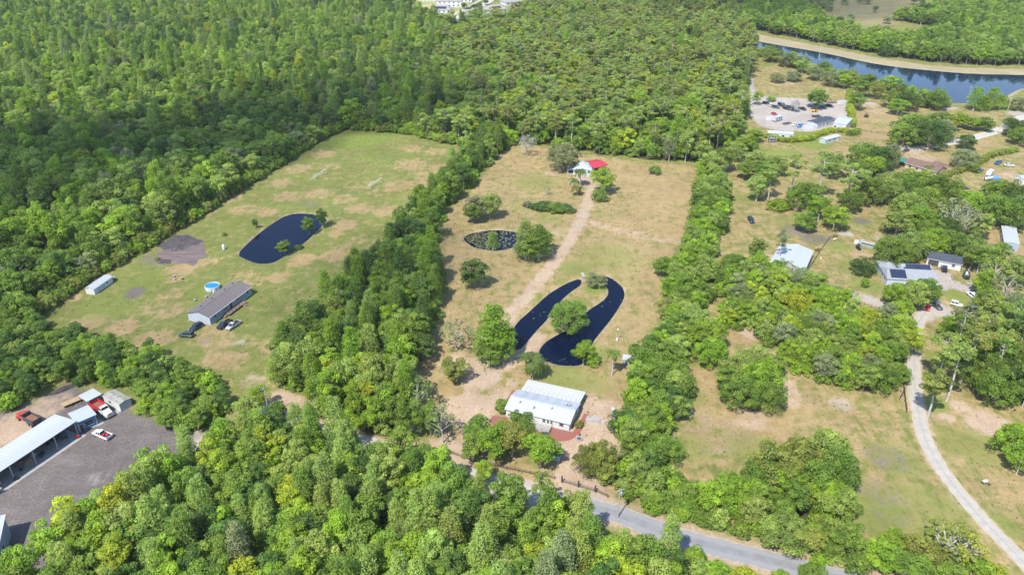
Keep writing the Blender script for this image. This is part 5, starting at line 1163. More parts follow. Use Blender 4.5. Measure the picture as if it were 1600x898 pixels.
yb = 9.5; prof = [(0, 2.6), (.12, 2.95), (yb / 2, 3.5), (yb - .12, 2.95), (yb, 2.6)]
n = 7
pm = MB()
for k in range(4):
    a, b = prof[k], prof[k + 1]; pm.slab([(.01, a[0], a[1]), (L / n - .01, a[0], a[1]), (L / n - .01, b[0], b[1]), (.01, b[0], b[1])], .04)
pm.slab([(L / n - .06, .1, 2.99), (L / n, .1, 2.99), (L / n, yb / 2, 3.54), (L / n - .06, yb / 2, 3.54)], .05)
me_ = pm.mesh('roof_panel', M['red_roof'])
rf = MB().box(.1, L - .1, yb / 2 - .06, yb / 2 + .06, 3.3, 3.42).build('roof', M['steel'], rc)
for k in range(n): link('roof_panel', me_, rf, (k * L / n, 0, 0))
for x in (.1, L / 2, L - .1):
    for y in (.1, yb - .1): MB().box(x - .06, x + .06, y - .06, y + .06, -.1, 2.75).build('post', M['trim'], rc)

# ------------------------------------------------------------------ right side buildings
o, r, L = frame2((1204, 410), (1223, 383), 2.9)
ro = r
pr_ = P(1257, 421, 2.9); wd = math.hypot(pr_[0] - o[0], pr_[1] - o[1])
e_ang = ang(o, pr_)
wb = gable('metal_barn', 'white metal barn with plain pale grey roof behind the copse', 'barn', (o[0] + wd * math.cos(e_ang), o[1] + wd * math.sin(e_ang)), e_ang + math.pi / 2, max(L, 12.5), wd, 2.9, 4.4, 'white_wall', 'white_metal', .25, 1.2)
door(wb, 'x', 0, wd * .5, 0, 3.0, 2.6, -1, m='pale_wall'); win(wb, 'x', 0, wd * .82, 1.2, 1.0, 1.0, -1)
o, r, L = frame2((1386, 436), (1458, 440), 2.6)
sh_ = empty('house', o, r, 'grey roofed house with dark solar panels, half hidden by oaks', 'house')
L = 17.5
MB().box(.3, L - .3, .3, 9.2, -.1, 2.6).build('wall', M['pale_wall'], sh_)
def hip(par, x0, x1, y0, y1, z0, z1, m, inset):
    ym = (y0 + y1) / 2
    return MB().add([(x0, y0, z0), (x1, y0, z0), (x1, y1, z0), (x0, y1, z0), (x0 + inset, ym, z1), (x1 - inset, ym, z1)], [(0, 1, 5, 4), (1, 2, 5), (2, 3, 4, 5), (3, 0, 4), (3, 2, 1, 0)]).build('roof', m, par)
hip(sh_, 0, L, 0, 9.5, 2.62, 4.6, M['grey_shingle'], 1.0)
MB().box(.4, 5.6, 9.25, 14.4, -.1, 2.6).build('wall', M['pale_wall'], sh_); hip(sh_, .1, 6.0, 6.0, 14.8, 2.66, 4.2, M['grey_shingle'], 2.6)
hip(sh_, 6.5, L + .6, 7.0, 13.0, 2.64, 4.3, M['grey_shingle'], .8)
def solar(par, xs, y0, y1, yr0, zr0, yr1, zr1):
    def zz(y): return zr0 + (zr1 - zr0) * (y - yr0) / (yr1 - yr0) + .13
    for a, b in xs:
        o_ = MB().slab([(a, y0, zz(y0)), (b, y0, zz(y0)), (b, y1, zz(y1)), (a, y1, zz(y1))], .05).build('solar_panel', M['solar'], par)
solar(sh_, [(1.6 + k * 1.05, 2.6 + k * 1.05) for k in range(5)], .7, 2.5, 0, 2.62, 4.75, 4.6)
solar(sh_, [(1.6 + k * 1.05, 2.6 + k * 1.05) for k in range(5)], 2.6, 4.3, 0, 2.62, 4.75, 4.6)
solar(sh_, [(7.8 + k * 1.05, 8.8 + k * 1.05) for k in range(9)], 7.3, 8.5, 7.0, 2.64, 10, 4.3); solar(sh_, [(8.6 + k * 1.05, 9.6 + k * 1.05) for k in range(8)], 8.6, 9.8, 7.0, 2.64, 10, 4.3)
win(sh_, 'x', .3, 3, 1.0, 1.2, 1.1, -1); win(sh_, 'x', .3, 6, 1.0, 1.2, 1.1, -1); win(sh_, 'y', .3, 12, 1, 1.5, 1.2)
o, r, L = frame2((1449.5, 402.5), (1503, 413), 2.7)
ga = gable('garage', 'white garage with dark blue grey shingle roof beside the parked black truck', 'garage', o, r, L, 6.8, 2.7, 4.2, 'white_wall', 'dark_shingle', .3)
door(ga, 'y', 0, L * .2, 0, 3.4, 2.3, m='darksteel'); win(ga, 'y', 0, L * .78, 1.1, 1.0, 1.0); win(ga, 'x', L, 3.4, 1.1, 1.0, 1.0, 1)
o, r, L = frame2((1415, 254), (1448, 263.5), 2.7)
L = max(L, 15.5)
bh = gable('house', 'low house with brown shingle roof and a green lean-to among the oaks', 'house', o, r, L, 8.5, 2.7, 4.3, 'tan_wall', 'brown_shingle', .45)
hip(bh, L * .48, L * .9, 4.5, 13.5, 2.72, 4.5, M['brown_shingle'], 3.0)
for u in (2.5, 6, 10, 13.5): win(bh, 'y', 0, u, 1.0, 1.3, 1.1)
MB().slab([(-6.0, .4, 2.2), (-.5, .4, 2.45), (-.5, 6.5, 2.45), (-6.0, 6.5, 2.2)], .07).build('lean_to_roof', M['tarp_green'], bh)
for y in (.6, 6.2): MB().box(-5.8, -5.68, y - .06, y + .06, -.1, 2.1).build('lean_to_post', M['trim'], bh)
for k in range(3):
    o = P((1594, 1600, 1612)[k], (288, 378, 455)[k])
o = P(1590, 392); 
lt = gable('long_trailer', 'long grey box trailer with white roof at the right edge of the photo', 'trailer', P(1589, 394, 0), ang(P(1589, 394), P(1579.5, 346)), 17.0, 5.0, 3.2, 3.5, 'bluegrey_wall', 'white_metal', .1, 1.4)
for u in (4, 8, 12): win(lt, 'y', 5.0, u, 1.4, .9, .9, 1)
win(lt, 'x', 0, 2.5, 1.2, 1.2, 1.0, -1)
wt = gable('hut', 'white hut cut off by the right edge above the long trailer', 'hut', P(1596, 288), .15, 7, 4.5, 2.6, 3.1, 'white_wall', 'white_metal', .2, 1.2)

# storage yard buildings
o, r, L = frame2((1277.5, 193.5), (1305, 186), 3.0)
yb_ = gable('site_office', 'white site office with dark flat shingle roof in the storage yard', 'office', o, r, L, 6.5, 3.0, 3.5, 'pale_wall', 'dark_shingle', .2)
for u in (2.5, 6.0, 9.0): win(yb_, 'y', 0, u, 1.1, 1.1, 1.0)
door(yb_, 'y', 0, 7.7, 0)
o, r, L = frame2((1303, 192), (1322.5, 195.5), 3.4)
wc = gable('metal_shed', 'big white metal shed at the right end of the storage yard', 'shed', o, r, L, 15.0, 3.6, 4.6, 'white_wall', 'white_metal', .2, 1.4)
door(wc, 'y', 0, L / 2, 0, 3.2, 2.9, m='pale_wall'); win(wc, 'y', 0, L * .15, 1.2, 1, 1)
o, r, L = frame2((1200, 207), (1240, 209), 3.2)
wl = gable('storage_canopy', 'long white roofed storage shed along the front of the storage yard', 'shed', o, r, L, 4.6, 3.0, 3.5, 'white_wall', 'white_metal', .2, 1.5)
for u in (4, 8, 12): win(wl, 'y', 0, u, 1.2, 1.4, .9)
o, r, L = frame2((1290, 219), (1313, 213), 2.2)
pg = gable('shed', 'pale green wooden shed in front of the clipped hedge', 'shed', o, r, L, 3.6, 2.3, 2.8, 'green_pale', 'white_metal', .2, 1.2)
win(pg, 'y', 0, L * .3, 1.0, .9, .9); win(pg, 'y', 0, L * .62, 1.0, .9, .9); door(pg, 'y', 0, L * .82, 0, .9, 1.9)
for k, (px, py, lab) in enumerate(((1262, 201, 'square white container beside the clipped hedge in the storage yard'), (1273, 197, 'low white container left of the site office'), (1201, 185, 'small white tank trailer at the left of the storage yard'), (1316, 160, 'white container behind the big white metal shed'))):
    c = empty('container', P(px, py, 1), (.1, .4, 0, .2)[k], lab, 'container', 'white containers in the storage yard')
    lx, ly, hz = ((2.6, 2.0, 2.4), (2.4, 1.6, 1.9), (1.9, 1.2, 1.8), (2.6, 1.2, 2.0))[k]
    MB().box(-lx, lx, -ly, ly, .1, hz, .02, .02).build('body', M['white_gel'], c); MB().box(-lx - .05, lx + .05, -ly - .05, ly + .05, hz + .002, hz + .1, .08, .08).build('lid', M['white_metal'], c)
    for s_ in (-1, 1): MB().box(-lx + .2, lx - .2, s_ * (ly + .02) - .03, s_ * (ly + .02) + .03, hz * .45, hz * .52).build('rib', M['steel'], c)

# ------------------------------------------------------------------ houses at the top edge
def hip_house(px, py, a, L, W, h, label, solar_n=0, m='tan_shingle'):
    e = empty('house', P(px, py), a, label, 'house', 'suburban houses at the top edge')
    MB().box(.4, L - .4, .4, W - .4, -.1, h).build('wall', M['white_wall'], e)
    MB().add([(0, 0, h), (L, 0, h), (L, W, h), (0, W, h), (W * .45, W / 2, h + W * .26), (L - W * .45, W / 2, h + W * .26)], [(0, 1, 5, 4), (1, 2, 5), (2, 3, 4, 5), (3, 0, 4), (3, 2, 1, 0)]).build('roof', M[m], e)
    for k in range(5):
        win(e, 'y', .4, L * (.14 + .18 * k), 1.0, 1.4, 1.4)
        if h > 4: win(e, 'y', .4, L * (.14 + .18 * k), 4.0, 1.2, 1.2)
    s = .52
    for k in range(solar_n):
        x = L * .3 + k * 1.25
        MB().slab([(x, 1.6, h + 1.6 * s + .15), (x + 1.18, 1.6, h + 1.6 * s + .15), (x + 1.18, 4.6, h + 4.6 * s + .15), (x, 4.6, h + 4.6 * s + .15)], .06).build('solar_panel', M['solar'], e)
    return e
hip_house(668, 21, -.08, 24, 15, 3.2, 'suburban house with tan hip roof and solar panels nearest the wood', 9)
hip_house(682, 12, .02, 26, 14, 6.0, 'two storey white suburban house behind the solar roofed one')
hip_house(706, 4, .05, 22, 14, 3.2, 'suburban house with tan hip roof at the top edge left of the street')
hip_house(655, 3, .1, 20, 14, 3.2, 'suburban house with tan hip roof farthest left at the top edge')
hip_house(722, 30, .42, 22, 15, 3.2, 'suburban house with tan hip roof right of the street nearest the wood', 0)
hip_house(762, 22, .42, 22, 15, 3.2, 'suburban house with solar roof and blue pool cover right of the street', 7)
hip_house(790, 10, .42, 24, 15, 3.2, 'suburban house with tan hip roof farthest right at the top edge')
tag(MB().slab([(-7, -3, .9), (7, -3, .9), (7, 3.4, 1.2), (-7, 3.4, 1.2)], .9).build('pool_cover', M['tarp_blue'], loc=(*P(766, 26), 0)), 'bright blue pool cover beside the solar roofed suburban house', 'pool cover')
strip('street', PL([(706, 34), (735, 18), (765, 2), (800, -18)]), 9, .06, concr, .1, 9)
strip('pavement', PL([(694, 32), (722, 16), (752, 0), (786, -20)]), 3, .08, concr, .1, 10)
sheet('lawn', PL([(640, 26), (694, 31), (722, 15), (745, -2), (640, -6)]), .03, mat('suburban_lawn', (.16, .19, .05), .95, (.3, .25, .12), .05))
for k, (px, py) in enumerate(((733, 20), (740, 16), (747, 15), (759, 8), (771, 1), (725, 14))):
    put_e = empty('broadleaf_tree', P(px, py), k, ('small street tree nearest the wood', 'second small street tree from the wood', 'third small street tree from the wood', 'fourth small street tree from the wood', 'fifth small street tree from the wood', 'small tree on the lawn of the two storey house')[k] + ' at the top edge', 'tree', 'street trees at the top edge')
    pr_ = PROTO['broadleaf_tree'][k % 5]; put_e.scale = (.9, .9, .5)
    c_ = link('crown', pr_['crown'], put_e); c_['tint'] = list(TINT['dark green']); link('trunk', pr_['trunk'], put_e)
# ------------------------------------------------------------------ vehicles
def ring(x, zb, zt, hw, c=.12):
    return [(x, -hw + c, zb), (x, hw - c, zb), (x, hw, zb + c), (x, hw, zt - c), (x, hw - c, zt), (x, -hw + c, zt), (x, -hw, zt - c), (x, -hw, zb + c)]
def plate(mb, q, inset=.1, off=.02):
    q = [Vector(p) for p in q]; c = sum(q, Vector()) / 4; n = (q[1] - q[0]).cross(q[3] - q[0]).normalized()
    a = [p.lerp(c, inset) + n * off for p in q]; b = [p - n * (off * 2) for p in a]
    return mb.hexa(b, a)
def cabin(par, paintm, x0, x1, t0, t1, z0, z1, hb, ht, sides=2):
    b = [(x0, -hb, z0), (x1, -hb, z0), (x1, hb, z0), (x0, hb, z0)]; t = [(t0, -ht, z1), (t1, -ht, z1), (t1, ht, z1), (t0, ht, z1)]
    c = MB().hexa(b, t); c.hexa([(t0 + .02, -ht + .02, z1), (t1 - .02, -ht + .02, z1), (t1 - .02, ht - .02, z1), (t0 + .02, ht - .02, z1)], [(t0 + .1, -ht + .1, z1 + .05), (t1 - .1, -ht + .1, z1 + .05), (t1 - .1, ht - .1, z1 + .05), (t0 + .1, ht - .1, z1 + .05)])
    o = c.build('cabin', paintm, par)
    plate(MB(), [b[1], b[2], t[2], t[1]], .13, .015).build('windscreen', M['glass'], o)
    plate(MB(), [b[3], b[0], t[0], t[3]], .14, .015).build('rear_window', M['glass'], o)
    for s in (0, 1):
        A, B, Cc, D = (b[0], b[1], t[1], t[0]) if s == 0 else (b[2], b[3], t[3], t[2])
        A, B, Cc, D = map(Vector, (A, B, Cc, D))
        for k in range(sides):
            f0, f1 = k / sides, (k + 1) / sides
            plate(MB(), [A.lerp(B, f0), A.lerp(B, f1), D.lerp(Cc, f1), D.lerp(Cc, f0)], .13, .015).build('side_window', M['glass'], o)
    return o
_TY = {}
def wheels(par, xs, hw, r=.36, w=.24):
    key = (round(r, 2), round(w, 2))
    if key not in _TY: _TY[key] = (MB().wheel(0, 0, 0, r, w).mesh('wheel', M['tyre']), MB().wheel(0, 0, 0, r * .62, w + .03, 10).mesh('rim', M['rim']))
    for x in xs:
        for s in (-1, 1):
            o = link('wheel', _TY[key][0], par, (x, s * (hw - w / 2 + .03), r)); link('rim', _TY[key][1], o)
def lamps(par, xf, xb, hw, zf, zb):
    for s in (-1, 1):
        MB().box(xf - .06, xf + .03, s * hw - .2, s * hw + .2, zf, zf + .16).build('headlight', M['lamp'], par)
        MB().box(xb - .03, xb + .06, s * hw - .12, s * hw + .12, zb, zb + .3).build('tail_light', M['redlamp'], par)
VG = {}
def vehicle(kind, p, q, col, label, cat=None, group=None, roof=None, z=0):
    """p = rear and q = front of the vehicle in the photo"""
    c = ((p[0] + q[0]) / 2, (p[1] + q[1]) / 2); loc = P(*c, .75); a = ang(P(*p, .75), P(*q, .75))
    nm = {'suv': 'parked_suv', 'sedan': 'parked_car', 'pickup': 'pickup_truck', 'van': 'parked_van'}[kind]
    e = empty(nm, (*loc, z), a, label, cat or {'suv': 'car', 'sedan': 'car', 'pickup': 'pickup truck', 'van': 'van'}[kind], group)
    m = paint(*col)
    if kind == 'suv':
        MB().loft([ring(-2.35, .5, .95, .82), ring(-2.2, .36, 1.06, .92), ring(-1, .33, 1.08, .95), (ring(.9, .33, 1.07, .95)), ring(2.0, .35, .98, .9), ring(2.35, .45, .8, .78)]).build('body', m, e)
        cabin(e, m, -2.22, 1.15, -2.0, .45, 1.04, 1.7, .86, .68)
        wheels(e, (-1.4, 1.45), .95); lamps(e, 2.3, -2.36, .62, .68, .8)
    elif kind == 'sedan':
        MB().loft([ring(-2.3, .45, .9, .78), ring(-2.1, .32, 1.0, .88), ring(-1, .28, .98, .9), ring(.9, .28, .96, .9), ring(1.9, .3, .86, .86), ring(2.3, .4, .7, .72)]).build('body', m, e)
        cabin(e, m, -1.75, 1.1, -1.05, .25, .94, 1.42, .8, .6)
        wheels(e, (-1.35, 1.4), .9, .32, .21); lamps(e, 2.24, -2.31, .58, .58, .66)
    elif kind == 'pickup':
        MB().loft([ring(.0, .42, 1.1, .95), ring(1.3, .42, 1.12, .97), ring(2.4, .44, 1.08, .93), ring(2.8, .5, .92, .84)]).build('body', m, e)
        b = MB().box(-2.8, .02, -.9, .9, .5, .75)
        for s in (-1, 1): b.box(-2.8, .02, s * .96 - .06, s * .96 + .06, .48, 1.12)
        b.box(-2.86, -2.76, -.95, .95, .5, 1.12)
        b.build('bed', m, e); MB().box(-2.72, -.04, -.86, .86, .752, .78).build('bed_liner', M['black'], e)
        cabin(e, m, -.35, 1.55, -.1, .85, 1.06, 1.76, .88, .7)
        wheels(e, (-1.75, 1.75), .97, .4, .27); lamps(e, 2.74, -2.86, .68, .72, .8)
    else:
        MB().loft([ring(-2.7, .5, 2.0, .9), ring(-2.6, .4, 2.2, .97), ring(1.0, .4, 2.2, .97), ring(1.75, .42, 1.45, .97), ring(2.55, .45, 1.1, .92), ring(2.7, .5, .85, .82)]).build('body', m, e)
        plate(MB(), [(1.72, -.85, 1.42), (1.72, .85, 1.42), (1.02, .8, 2.15), (1.02, -.8, 2.15)], .06, .03).build('windscreen', M['glass'], e)
        for s in (-1, 1):
            for x in (-1.9, -.7, .45): MB().box(x - .48, x + .48, s * .975 - .012, s * .975 + .012, 1.35, 1.95).build('side_window', M['glass'], e)
        wheels(e, (-1.6, 1.7), .97, .36, .24); lamps(e, 2.66, -2.72, .68, .7, .9)
    if roof: MB().box(-1.6, .4, -.62, .62, 1.752, 1.78).build('roof_rack', roof, e)
    return e
BLACK, NAVY, DGREY, SILVER, WHITE, RED, BLUE = ('black', (.012, .012, .014)), ('navy', (.012, .02, .05)), ('dark_grey', (.05, .055, .062)), ('silver', (.34, .34, .32)), ('white', (.6, .6, .6)), ('red', (.35, .012, .03)), ('blue', (.06, .19, .5))
vehicle('suv', (313, 506.5), (300, 514), NAVY, 'dark navy car nearest the end wall of the grey mobile home')
vehicle('suv', (299, 523), (283, 522), ('green_black', (.022, .034, .038)), 'dark green black car parked on the grass nearest the thicket')
vehicle('pickup', (359, 500.5), (342, 512), BLACK, 'black pickup truck in front of the grey mobile home')
vehicle('pickup', (374, 501), (355, 514), SILVER, 'silver pickup truck with pale bed next to the black pickup')
wp = vehicle('pickup', (173, 683), (146, 673), WHITE, 'white pickup truck with red cargo on the dirt yard')
for k, (x, y, m_) in enumerate(((-.8, .3, 'red'), (-1.5, -.3, 'red'), (-2.2, .2, 'darksteel'), (-.5, -.45, 'darksteel'))): MB().box(x - .3, x + .35, y - .35, y + .35, .785, 1.15, .04, .04).build('cargo', M[m_], wp)
vehicle('suv', (1170, 339), (1177, 348), NAVY, 'dark blue car standing alone in the meadow right of the tree strip')
vehicle('sedan', (873, 702), (870, 716), ('pale_blue', (.30, .36, .42)), 'pale blue grey car under the round tree by the front gate')
vehicle('pickup', (1474, 409), (1477, 428), BLACK, 'black pickup truck parked in front of the dark roofed garage')
vehicle('suv', (1528, 468), (1511, 454), WHITE, 'white car parked by the lane below the stacked lumber')
vehicle('sedan', (1533, 474), (1522, 479), WHITE, 'white car half under the trees behind the utility cart')
vehicle('sedan', (1451, 474), (1448, 483), RED, 'dark red car at the end of the gravel driveway under the oaks')
vehicle('sedan', (1459, 474), (1468, 480), DGREY, 'dark grey car beside the red car under the oaks')
vehicle('sedan', (1418, 234), (1412, 236), DGREY, 'dark car on the pale lane behind the brown roofed house')
vehicle('pickup', (1568, 249), (1552, 258), ('bright_blue', (.02, .07, .22)), 'blue pickup truck along the hedge at the upper right')
b_ = bpy.data.objects[-1] if False else None
vehicle('sedan', (1538, 263), (1525, 269), DGREY, 'dark grey car between the hedge and the white van')
vehicle('van', (1553, 266), (1540, 276), WHITE, 'white van near the blue tarp at the upper right')
vehicle('sedan', (1502, 293), (1512, 293), DGREY, 'grey car tucked between the trees below the parked vans')
vehicle('sedan', (1571, 257), (1583, 258), ('pale_silver', (.42, .43, .43)), 'pale silver car at the far right behind the blue pickup')
G_ = 'dark vehicles lined up in the storage yard'
vehicle('pickup', (1193, 159), (1202, 163), BLACK, 'black pickup truck leftmost in the back row of the storage yard', group=G_)
vehicle('suv', (1207, 166), (1217, 168), ('slate', (.03, .045, .055)), 'slate blue car second from the left in the back row of the storage yard', group=G_)
vehicle('suv', (1224, 168), (1234, 170.5), BLACK, 'black car third from the left in the back row of the storage yard', group=G_)
vehicle('sedan', (1237, 171), (1246, 173), DGREY, 'dark grey car behind the bare tree in the storage yard', group=G_)
vehicle('pickup', (1249, 168), (1258, 171), BLACK, 'black pickup truck right of the bare tree in the storage yard', group=G_)
vehicle('sedan', (1201, 163.5), (1208, 166), ('pale_silver', (.42, .43, .43)), 'pale silver car between the first two dark vehicles of the storage yard')
vehicle('van', (1217, 163), (1226, 166), ('charcoal', (.03, .03, .034)), 'charcoal van behind the back row of the storage yard')
vehicle('pickup', (1229, 165.5), (1240, 168), ('slate', (.03, .045, .055)), 'slate pickup truck left of the bare tree in the storage yard')
vehicle('suv', (1291, 164), (1302, 166.5), BLACK, 'black car behind the round tree of the storage yard')
vehicle('pickup', (1268, 181), (1285, 182.5), DGREY, 'dark grey pickup truck in front of the yellow loader')
vehicle('pickup', (1257, 193), (1244, 199), BLUE, 'blue pickup truck behind the white roofed storage shed')
vehicle('sedan', (1246, 191), (1237, 197), WHITE, 'white car next to the blue pickup in the storage yard')
vehicle('sedan', (1207, 176.5), (1213, 179), RED, 'small red car by the grey camper in the storage yard')

def tube_frame(par, name, pts_list, r, m): 
    mb = MB()
    for p in pts_list: mb.tube(p, r, 5)
    return mb.build(name, m, par)
def dump_truck(p, q, cabm, bedm, label, load):
    c = ((p[0] + q[0]) / 2, (p[1] + q[1]) / 2); e = empty('dump_truck', (*P(*c, 1.3), 0), ang(P(*p, 1.3), P(*q, 1.3)), label, 'dump truck')
    MB().box(-3.9, 3.8, -.45, .45, .7, .95).build('frame', M['darksteel'], e)
    MB().loft([ring(2.0, 1.0, 2.0, 1.0, .15), ring(3.2, 1.0, 1.92, .92, .15), ring(3.95, .9, 1.7, .8, .15)]).build('hood', cabm, e)
    MB().box(3.955, 4.02, -.5, .5, .95, 1.6).build('grille', M['rim'], e)
    MB().box(3.7, 4.12, -1.15, 1.15, .55, .85).build('bumper', M['rim'], e)
    for s in (-1, 1): MB().box(2.5, 3.7, s * .98 - .17, s * .98 + .17, .75, 1.25, .15, .02).build('fender', cabm, e)
    MB().box(.5, 2.02, -1.1, 1.1, .9, 1.9).build('cab', cabm, e)
    cabin(e, cabm, .5, 2.02, .6, 1.7, 1.9, 2.75, 1.08, .98, 1)
    b = MB(); x0, x1, zf, zt = -4.0, .35, 1.15, 2.45
    b.box(x0, x1, -1.15, 1.15, zf, zf + .1)
    for s in (-1, 1): b.box(x0, x1, s * 1.2 - .05, s * 1.2 + .05, zf, zt)
    b.box(x1 - .05, x1 + .05, -1.15, 1.15, zf, zt + .35); b.box(x0 - .05, x0 + .05, -1.15, 1.15, zf, zt - .1); b.box(x1, x1 + .5, -1.1, 1.1, zt + .3, zt + .38)
    o = b.build('bed', bedm, e)
    MB().slab([(x0 + .06, -1.14, zf + .35), (x1 - .06, -1.14, zf + .55), (x1 - .06, 1.14, zf + .5), (x0 + .06, 1.14, zf + .3)], .3).build('load', load, o)
    for k in range(5):
        for s in (-1, 1): MB().box(x0 + .4 + k * .85, x0 + .52 + k * .85, s * 1.27 - .03, s * 1.27 + .03, zf, zt - .05).build('rib', bedm, o)
    wheels(e, (3.0,), 1.15, .52, .3); wheels(e, (-1.4, -2.75), 1.2, .52, .5)
    for s in (-1, 1): MB().tube([(.42, s * 1.0, .9), (.42, s * 1.0, 3.1)], .08, 6).build('exhaust', M['rim'], e); MB().box(3.85, 3.99, s * .62 - .12, s * .62 + .12, 1.2, 1.45).build('headlight', M['lamp'], e)
    return e
dump_truck((141, 627), (177, 650), paint('white', (.6, .6, .6)), M['red'], 'red dump truck with white cab beside the blue workshop', M['rust'])
dump_truck((63, 662), (25, 643), M['orange'], M['darksteel'], 'black dump truck with red cab behind the pole barn', M['rust'])

def hull(L, W, H, m, name='hull', par=None):
    st = []
    for f in np.linspace(0, 1, 8):
        w = W / 2 * (1 if f < .45 else math.cos((f - .45) / .55 * 1.45)); x = -L / 2 + f * L; k = .18 * max(0, f - .5) * H * 4
        st.append([(x, -w, H + k * .5), (x, -w * .8, H * .35 + k), (x, 0, k * .9), (x, w * .8, H * .35 + k), (x, w, H + k * .5), (x, w * .8, H * .92 + k * .5), (x, 0, H * .8 + k * .5), (x, -w * .8, H * .92 + k * .5)])
    return MB().loft(st).build(name, m, par)
def boat(loc, a, L, label, hm, cover=None, z=.5):
    e = empty('boat', loc, a, label, 'boat')
    h = hull(L, L * .36, .9, hm, 'hull', e); h.location.z = z
    MB().box(-.5, .4, -.35, .35, z + .75, z + 1.35, .05, .05).build('console', M['white_gel'], e)
    plate(MB(), [(.4, -.3, z + 1.3), (.4, .3, z + 1.3), (.15, .3, z + 1.7), (.15, -.3, z + 1.7)], 0, .02).build('windscreen', M['glass'], e)
    MB().box(-L / 2 - .35, -L / 2 + .05, -.2, .2, z + .2, z + 1.3, .05, .05).build('outboard_motor', M['black'], e)
    MB().box(-1.4, -.8, -.6, .6, z + .7, z + 1.0).build('seat', M['cream_gel'], e)
    t = MB()
    for s in (-.5, .5): t.tube([(-L / 2, s, z - .1), (L / 2 - .4, s * .5, z - .05)], .06, 5)
    t.tube([(L / 2 - .4, 0, z - .05), (L / 2 + .8, 0, z - .05)], .06, 5)
    t.build('trailer_frame', M['steel'], e); wheels(e, (-.5,), L * .18 + .2, .3, .2)
    return e
boat(at_barn(L_barn - 24.0, 1.6), r_barn - .35, 6.0, 'white boat with dark hatch under the left end of the pole barn', M['white_gel'])
boat(at_barn(L_barn - 24.6, -.4), r_barn - .45, 5.0, 'cream boat hull at the front left of the pole barn', M['cream_gel'], z=.3)
boat(P(1509, 432), ang(P(1510, 436), P(1509, 424)), 6.0, 'dark hulled boat on a trailer right of the garage', paint('slate', (.03, .045, .055)))
boat(P(1545, 280, .6), .3, 5.0, 'white boat in front of the white van at the upper right', M['white_gel'])
# things stored under the pole barn
for k, (x, y, lab) in enumerate(((-18.2, -.35, 'nearest the apron edge'), (-15.4, 1.6, 'by the brown crates'), (-6.0, 4.2, 'at the back under the roof'))):
    x_, y_, z_ = at_barn(L_barn + x, y); e = empty('tyre_stack', (x_, y_, z_), 0, 'small stack of black tyres in the pole barn ' + lab, 'tyres', 'tyre stacks in the pole barn')
    tm_ = MB().lathe([(.25, 0), (.42, .02), (.45, .12), (.42, .22), (.25, .24)], 12).mesh('tyre', M['tyre'])
    for j in range(3 - k % 2): link('tyre', tm_, e, (.04 * j, 0, .245 * j))
for k, (x, y, sx, sy, sz, m_, lab) in enumerate(((-13.0, 2.6, .9, .6, .8, 'tanwood', 'brown wooden crate in the middle of the pole barn'), (-14.2, 3.6, .7, .7, 1.1, 'wood', 'tall dark wooden crate in the middle of the pole barn'), (-10.9, 3.2, .7, .45, .6, 'white_gel', 'white chest in the middle of the pole barn'), (-9.6, 1.9, .9, .5, .5, 'darksteel', 'black toolbox near the front posts of the pole barn'), (-24.8, .2, .6, .4, .6, 'tarp_blue', 'blue tub at the left end of the pole barn'), (-2.2, 3.0, 1.0, .7, 1.2, 'darksteel', 'dark machine cabinet at the right end of the pole barn'), (-1.0, -.6, .35, .3, .7, 'red', 'small red tool chest outside the blue workshop'))):
    x_, y_, z_ = at_barn(L_barn + x, y); e = empty('crate' if 'crate' in lab else 'tool_chest', (x_, y_, z_), r_barn + .2 * k, lab, 'crate' if 'crate' in lab else 'chest')
    MB().box(-sx, sx, -sy, sy, 0, sz).build('body', M[m_], e); MB().box(-sx - .03, sx + .03, -sy - .03, sy + .03, sz + .002, sz + .07).build('lid', M[m_], e)
    for u in (-.5, .5): MB().box(u * sx - .04, u * sx + .04, -sy - .03, -sy - .001, .05, sz - .05).build('strap', M['steel'], e)
x_, y_, z_ = at_barn(L_barn - 3.5, 4.5); e = empty('tractor', (x_, y_, z_), r_barn, 'dark tractor in the shade at the right end of the pole barn', 'tractor')
def tractor_parts(e, bm_, sm=1.0):
    MB().loft([ring(0, .7, 1.35, .4), ring(1.4, .7, 1.3, .38), ring(1.7, .75, 1.15, .32)]).build('hood', bm_, e)
    MB().box(-1.1, .1, -.35, .35, .6, .95).build('chassis', M['darksteel'], e); MB().box(-.9, -.4, -.3, .3, .95, 1.5, .05, .05).build('seat', M['black'], e)
    for s in (-1, 1):
        o = MB().wheel(-.7, s * .8, .75, .75, .4).build('rear_wheel', M['tyre'], e); MB().wheel(-.7, s * .8, .75, .42, .44, 10).build('rim', bm_, o)
        MB().wheel(1.3, s * .65, .42, .42, .25).build('front_wheel', M['tyre'], e); MB().box(-1.3, -.2, s * .8 - .22, s * .8 + .22, 1.55, 1.62).build('fender', bm_, e)
    MB().tube([(.8, .25, 1.3), (.8, .25, 2.0)], .05, 6).build('exhaust', M['darksteel'], e)
    MB().tube([(-.1, 0, 1.0), (-.35, 0, 1.75)], .03, 5).build('steering_column', M['black'], e)
    c = MB()
    for x in (-1.2, -.2):
        for y in (-.6, .6): c.tube([(x, y, 1.5), (x, y, 2.35)], .035, 5)
    c.box(-1.35, -.05, -.7, .7, 2.35, 2.42); c.build('canopy', M['darksteel'], e)
tractor_parts(e, M['darksteel'])
e = empty('tractor', P(1353, 183), math.radians(80), 'small tractor with pale canopy alone on the tan clearing near the canal', 'tractor'); tractor_parts(e, M['rust'])
e = empty('loader', P(1273, 175), math.radians(175), 'yellow loader beside the round tree in the storage yard', 'loader'); tractor_parts(e, M['yellow'])
